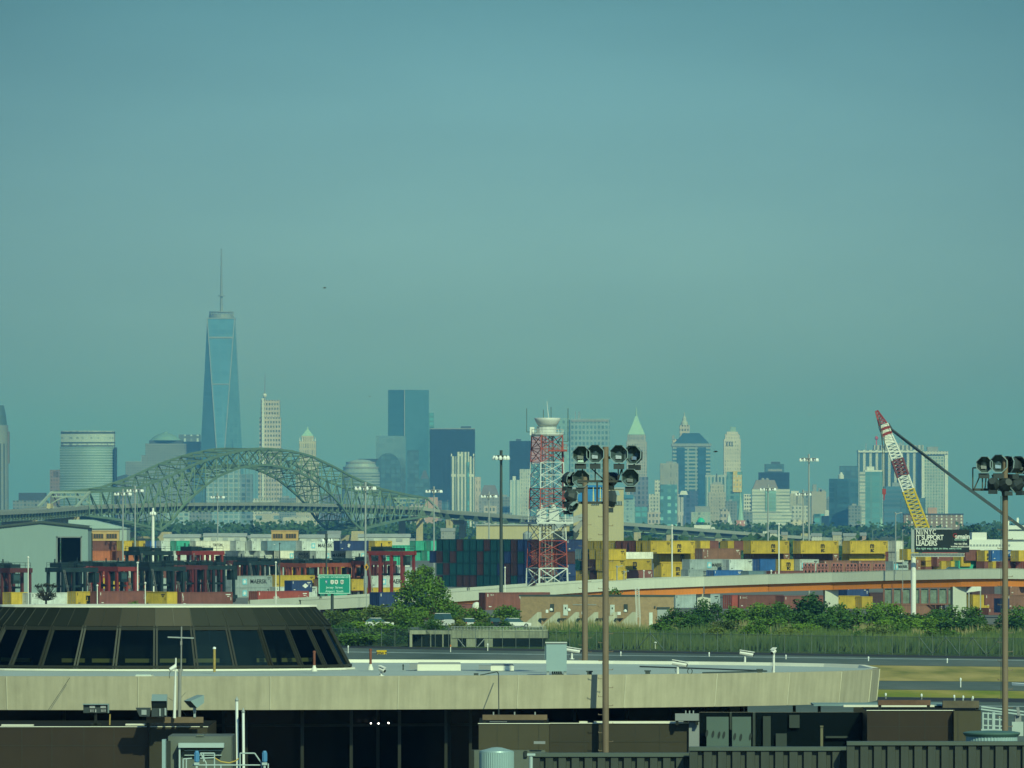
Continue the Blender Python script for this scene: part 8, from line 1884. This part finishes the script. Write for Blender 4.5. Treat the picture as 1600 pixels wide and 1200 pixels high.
screen(832, 1077, 1176.5, 268, 21.3, 'ribbed screen below the brown light pole, lowest of the three'); screen(1077.4, 1323, 1167, 267, 21.8, 'ribbed screen in the middle of the bottom edge below the posters'); screen(1323.4, 1640, 1158.5, 266, 21.8, 'highest ribbed screen at the lower right corner')
t = thing('pale_gatepost', 'peeling pale post at the left end of the lowest ribbed screen', 'post', (X(829, 267), 267, 0), 0); MB().bar(P(829, 1260, 267), P(829.6, 1180, 267), .14, n=8).box(P(830, 1179, 267), (.3, .2, .08)).build('post', m_rail, t)
# posters in the dark storey, posts
d = 300.
for a, b_, lb, dots in ((1104, 1138.5, 'wide grey green wall panel with a row of dark ovals in the shaded storey', ((1104.5, 0), (1114, 1), (1123.5, 2), (1131, 2))), (1144, 1173.5, 'narrower grey green wall panel with dark ovals, right of the wider one', ((1148, 4), (1157.5, 5), (1172.5, 4)))):
    t = thing('window_poster', lb, 'panel', (X((a + b_) / 2, d), d, Z(1170, d)), 0, 'grey green panels'); MB().box2((X(a, d), d, Z(1172, d)), (X(b_, d), d + .1, Z(1120, d))).build('panel', mat('poster_grey', (.085, .13, .115), .6, var=.1), t)
    for px, k in dots:
        c = P(px, 1146 + k * 1.2, d - .02); r_ = MB(); vs = [(c.x + .055 * cos(q * pi / 6) + .02 * sin(q * pi / 6), c.y, c.z + .15 * sin(q * pi / 6)) for q in range(12)]; r_.add(vs, [tuple(range(12))]); r_.build('oval_mark', m_whd, t)
t = thing('plain_post', 'pale tan post standing in the shaded storey at the right', 'post', (X(1284, 290), 290, 0), 0); MB().box2((X(1282, 290), 290, Z(1240, 290)), (X(1286, 290), 290.1, Z(1135, 290))).box2((X(1281.5, 290), 289.95, Z(1136, 290)), (X(1286.5, 290), 290.15, Z(1134, 290))).build('post', mat('post_tan', (.16, .15, .09), .7), t)
t = thing('shaded_wall', 'dark glazed wall of the shaded storey behind the grey green panels', 'wall', (X(1230, 301), 301, 0), 0); MB().box2((X(1093, 301), 301, Z(1260, 301)), (X(1356, 301), 301.4, Z(1113, 301))).build('wall', m_tcab, t)
for a, b_, ya, yb in ((1192, 1204, 1119, 1172), (1212, 1229, 1146, 1172), (1233, 1249, 1117, 1137), (1140, 1143, 1113, 1172), (1176, 1180, 1113, 1172), (1290, 1325, 1150, 1153)): MB().box2((X(a, 301), 300.8, Z(yb, 301)), (X(b_, 301), 300.95, Z(ya, 301))).build('interior_panel', mat('dim_panel', (.035, .05, .045), .7), t)
t = thing('low_roof', 'low pale membrane roof in front of the grass at the right end of the oval roof', 'roof', (X(1350, 305), 305, 0), 0); MB().box2((X(1272, 301), 301.5, Z(1103.5, 301)), (X(1480, 301), 304.5, Z(1101, 301))).build('membrane', mat('membrane_teal', (.20, .30, .31), .8), t); MB().box2((X(1318, 300.8), 300.8, Z(1104.5, 301)), (X(1460, 300.8), 301.4, Z(1101.6, 301))).build('edge_trim', m_white, t)
# stair railing and box at the right
d = 305.; t = thing('stair_railing', 'pale steel stair railing beside the brown cab block at the right', 'railing', (X(1552, d), d, 0), 0); hr = MB()
for x in (1536, 1544, 1552.5, 1562, 1569): hr.bar(P(x, 1144, d), P(x, 1113 if x < 1560 else 1119, d), .06 if x != 1552.5 else .12)
for y in (1114, 1123, 1133): hr.bar(P(1535, y, d), P(1570, y + 2, d), .05)
for y, e in ((1104, 1112), (1108, 1117)): hr.bar(P(1533, y, d), P(1600, e, d), .06)
hr.box2((X(1533, d), d - .1, Z(1144, d)), (X(1572, d), d + .3, Z(1139, d))); hr.build('rail', m_rail, t)
t = thing('junction_box', 'pale grey box behind the right floodlight pole at the lower right', 'cabinet', (X(1590, 303), 303, 0), 0); MB().box2((X(1581, 303), 303, Z(1150, 303)), (X(1599, 303), 303.6, Z(1128, 303))).build('body', mat('box_pale', (.42, .50, .48), .6), t); MB().box2((X(1586, 303), 303.1, Z(1128, 303)), (X(1596, 303), 303.5, Z(1118, 303))).bar(P(1592, 1118, 303), P(1590, 1105, 303), .12).build('fitting', m_mech, t)
t = thing('aircraft_wing', 'tip of a white airplane wing entering behind the right floodlight pole', 'airplane', tuple(P(1600, 1068, 770)), 0); vs = [P(1581, 1067, 770), P(1640, 1072, 764), P(1640, 1069, 776), P(1581, 1066.4, 771)]; MB().add(vs + [v - Vector((0, 0, .25)) for v in vs], [(0, 1, 2, 3), (7, 6, 5, 4), (0, 4, 5, 1), (1, 5, 6, 2), (2, 6, 7, 3), (3, 7, 4, 0)]).build('wing', m_lampw, t)
# ---------------------------------------------------------------- floodlight poles
m_pole = mat('pole_brown', (.22, .165, .115), .6, var=.14, scale=.8, streak=.12); m_arm = mat('arm_dark', (.05, .055, .05), .6, var=.2)
def lamp_head(par, c, yaw_, pitch, s=.34, back=False):
    """octagonal hooded floodlight with a ballast box, facing the camera side when yaw is 0"""
    R_ = Matrix.Rotation(yaw_, 3, 'Z') @ Matrix.Rotation(pitch, 3, 'X'); c = Vector(c)
    f = lambda v: c + R_ @ Vector(v)
    oct_ = [(cos(pi / 8 + k * pi / 4) * s * 1.08, sin(pi / 8 + k * pi / 4) * s * 1.08) for k in range(8)]
    vs = [f((x, -.16, z)) for x, z in oct_] + [f((x * .96, .06, z * .96)) for x, z in oct_] + [f((x * .5, .34, z * .5)) for x, z in oct_]
    fs = [(k, (k + 1) % 8, 8 + (k + 1) % 8, 8 + k) for k in range(8)] + [(8 + k, 8 + (k + 1) % 8, 16 + (k + 1) % 8, 16 + k) for k in range(8)] + [tuple(range(16, 24))]
    h_ = MB().add(vs, fs).build('floodlight', m_fld, par)
    inner = [f((x * .93, -.02, z * .93)) for x, z in oct_] + [f((x * .35, .1, z * .35)) for x, z in oct_]
    MB().add(inner, [(k, 8 + k, 8 + (k + 1) % 8, (k + 1) % 8) for k in range(8)] + [tuple(range(15, 7, -1))]).build('reflector', mat('reflector_dim', (.10, .15, .145), .25, metal=.6, var=.3, scale=5), h_)
    MB().add([f((-.13 * s / .34, -.03, -.18 * s / .34)), f((.1 * s / .34, -.03, -.18 * s / .34)), f((.1 * s / .34, -.03, -.06 * s / .34)), f((-.13 * s / .34, -.03, -.03 * s / .34))], [(0, 1, 2, 3)]).build('lamp_glass', m_shine, h_)
    r_ = MB()
    for k in range(8): r_.bar(vs[k], vs[(k + 1) % 8], .035)
    for k in (1, 2): r_.add([vs[k] + R_ @ Vector((0, 0, .012)), vs[(k + 1) % 8] + R_ @ Vector((0, 0, .012)), f((oct_[(k + 1) % 8][0] * 1.02, -.34, oct_[(k + 1) % 8][1] * 1.06)), f((oct_[k][0] * 1.02, -.34, oct_[k][1] * 1.06))], [(0, 1, 2, 3)])
    r_.build('rim', m_fl, h_)
    b = MB(); bc = f((0, .05, -s * 1.42)); b.box(bc, (s * 1.25, .30, s * .62), yaw_); b.build('ballast_box', m_fld, h_)
    return h_
def light_pole(px, ytop, ybot, d, wpx, label):
    x = X(px, d); z1 = Z(ytop, d); t = thing('floodlight_pole', label, 'light pole', (x, d, 0), 0, 'brown floodlight poles')
    r = M(wpx, d) / 2; mb = MB().bar((x, d, 0), (x, d, z1), 2 * r * 1.06, n=20, w2=2 * r * .94)
    k = 0; z = z1 - 2.2
    while z > Z(1190, d): mb.bar((x + (r - .02) * (1 if k % 2 else -1), d - .02, z), (x + (r + .17) * (1 if k % 2 else -1), d - .02, z), .028, n=6).bar((x + (r + .17) * (1 if k % 2 else -1), d - .02, z), (x + (r + .17) * (1 if k % 2 else -1), d - .02, z + .05), .028, n=6); z -= .38; k += 1
    mb.build('pole', m_pole, t)
    return t
d = 308.2; t = light_pole(946.3, 698, 1176, d, 10, 'nearest brown floodlight pole, tall, in front of the oval roof')
am = MB().bar(P(898, 715, d + .25), P(998, 715, d + .25), .11).bar(P(902, 752, d + .2), P(992, 752, d + .2), .09)
for x in (907, 930, 967, 991): am.bar(P(x, 715, d + .25), P(x, 728, d + .2), .06)
for a, b_ in (((930, 728), (930, 752)), ((966, 728), (966, 748)), ((972, 728), (972, 752)), ((946, 740), (962, 752)), ((972, 730), (966, 750)), ((922, 730), (946, 752)), ((910, 728), (910, 752))): am.bar(P(*a, d + .2), P(*b_, d + .2), .05)
am.build('cross_arm', m_arm, t)
for x, y, yw, pt in ((907.5, 710, .12, .12), (930, 709.5, 0, -.02), (967, 710, 0, -.02), (991.5, 711.5, -.45, -.1), (985, 746, 0, .1)): lamp_head(t, P(x, y, d - .05), yw, pt, .36)
lamp_head(t, P(953, 748, d + .5), 2.6, .1, .28)
d = 392.; t = light_pole(914, 745, 1200, d, 9.3, 'farther brown floodlight pole rising behind the oval roof')
am = MB().bar(P(879, 785.5, d + .2), P(946, 785.5, d + .2), .13).bar(P(876, 752, d + .2), P(962, 752, d + .2), .12).bar(P(933, 752, d + .2), P(933, 785, d + .2), .1)
for a, b_ in (((889, 756), (889, 785)), ((914, 745), (892, 785)), ((955, 760), (955, 790))): am.bar(P(*a, d + .2), P(*b_, d + .2), .07)
am.build('cross_arm', m_arm, t)
for x, y, yw, pt, s in ((908, 747.5, 0, .1, .45), (889, 748, .9, .15, .38), (892, 775, 2.3, .2, .36), (893, 790, .8, .5, .32), (954, 779, 2.0, .1, .44)): lamp_head(t, P(x, y, d - .1), yw, pt, s)
d = 296.; t = light_pole(1570.5, 714, 1150, d, 9.6, 'brown floodlight pole at the right edge of the view')
am = MB().bar(P(1520, 765, d + .2), P(1598, 765, d + .2), .1).bar(P(1528, 731, d + .2), P(1606, 731, d + .2), .1).bar(P(1520, 731, d + .2), P(1520, 765, d + .2), .05).bar(P(1520, 731, d + .2), P(1530, 731, d + .2), .05)
for a, b_ in (((1532, 742), (1522, 764)), ((1535, 742), (1535, 765)), ((1541, 742), (1539, 765)), ((1545, 742), (1545, 765)), ((1550, 742), (1557, 760)), ((1562, 740), (1562, 765)), ((1578, 744), (1580, 758)), ((1588, 744), (1589, 756))): am.bar(P(*a, d + .1), P(*b_, d + .1), .05)
am.build('cross_arm', m_arm, t)
for x, y, yw, pt, s in ((1537.5, 726, .05, .05, .32), (1560, 725, 0, -.05, .34), (1583, 727, -1.1, -.1, .32), (1597, 728, -.7, -.1, .34), (1552.5, 756, 2.9, .35, .26), (1571, 757, 3.5, .3, .28), (1589, 757, -2.2, .4, .28)): lamp_head(t, P(x, y, d - .05), yw, pt, s)
MB().bar(P(1564, 775, d - .2), P(1564, 1100, d - .2), .03, n=5).build('cable', m_pdark, t)
# ---------------------------------------------------------------- lettering curves become meshes
bpy.context.view_layer.update()
dg = bpy.context.evaluated_depsgraph_get()
for o in [o for o in SC.objects if o.type == 'FONT']:
    me = bpy.data.meshes.new_from_object(o.evaluated_get(dg)); n = bpy.data.objects.new('lettering', me); C.objects.link(n)
    n.parent = o.parent; n.location = o.location; n.rotation_euler = o.rotation_euler; n.scale = o.scale
    bpy.data.objects.remove(o)
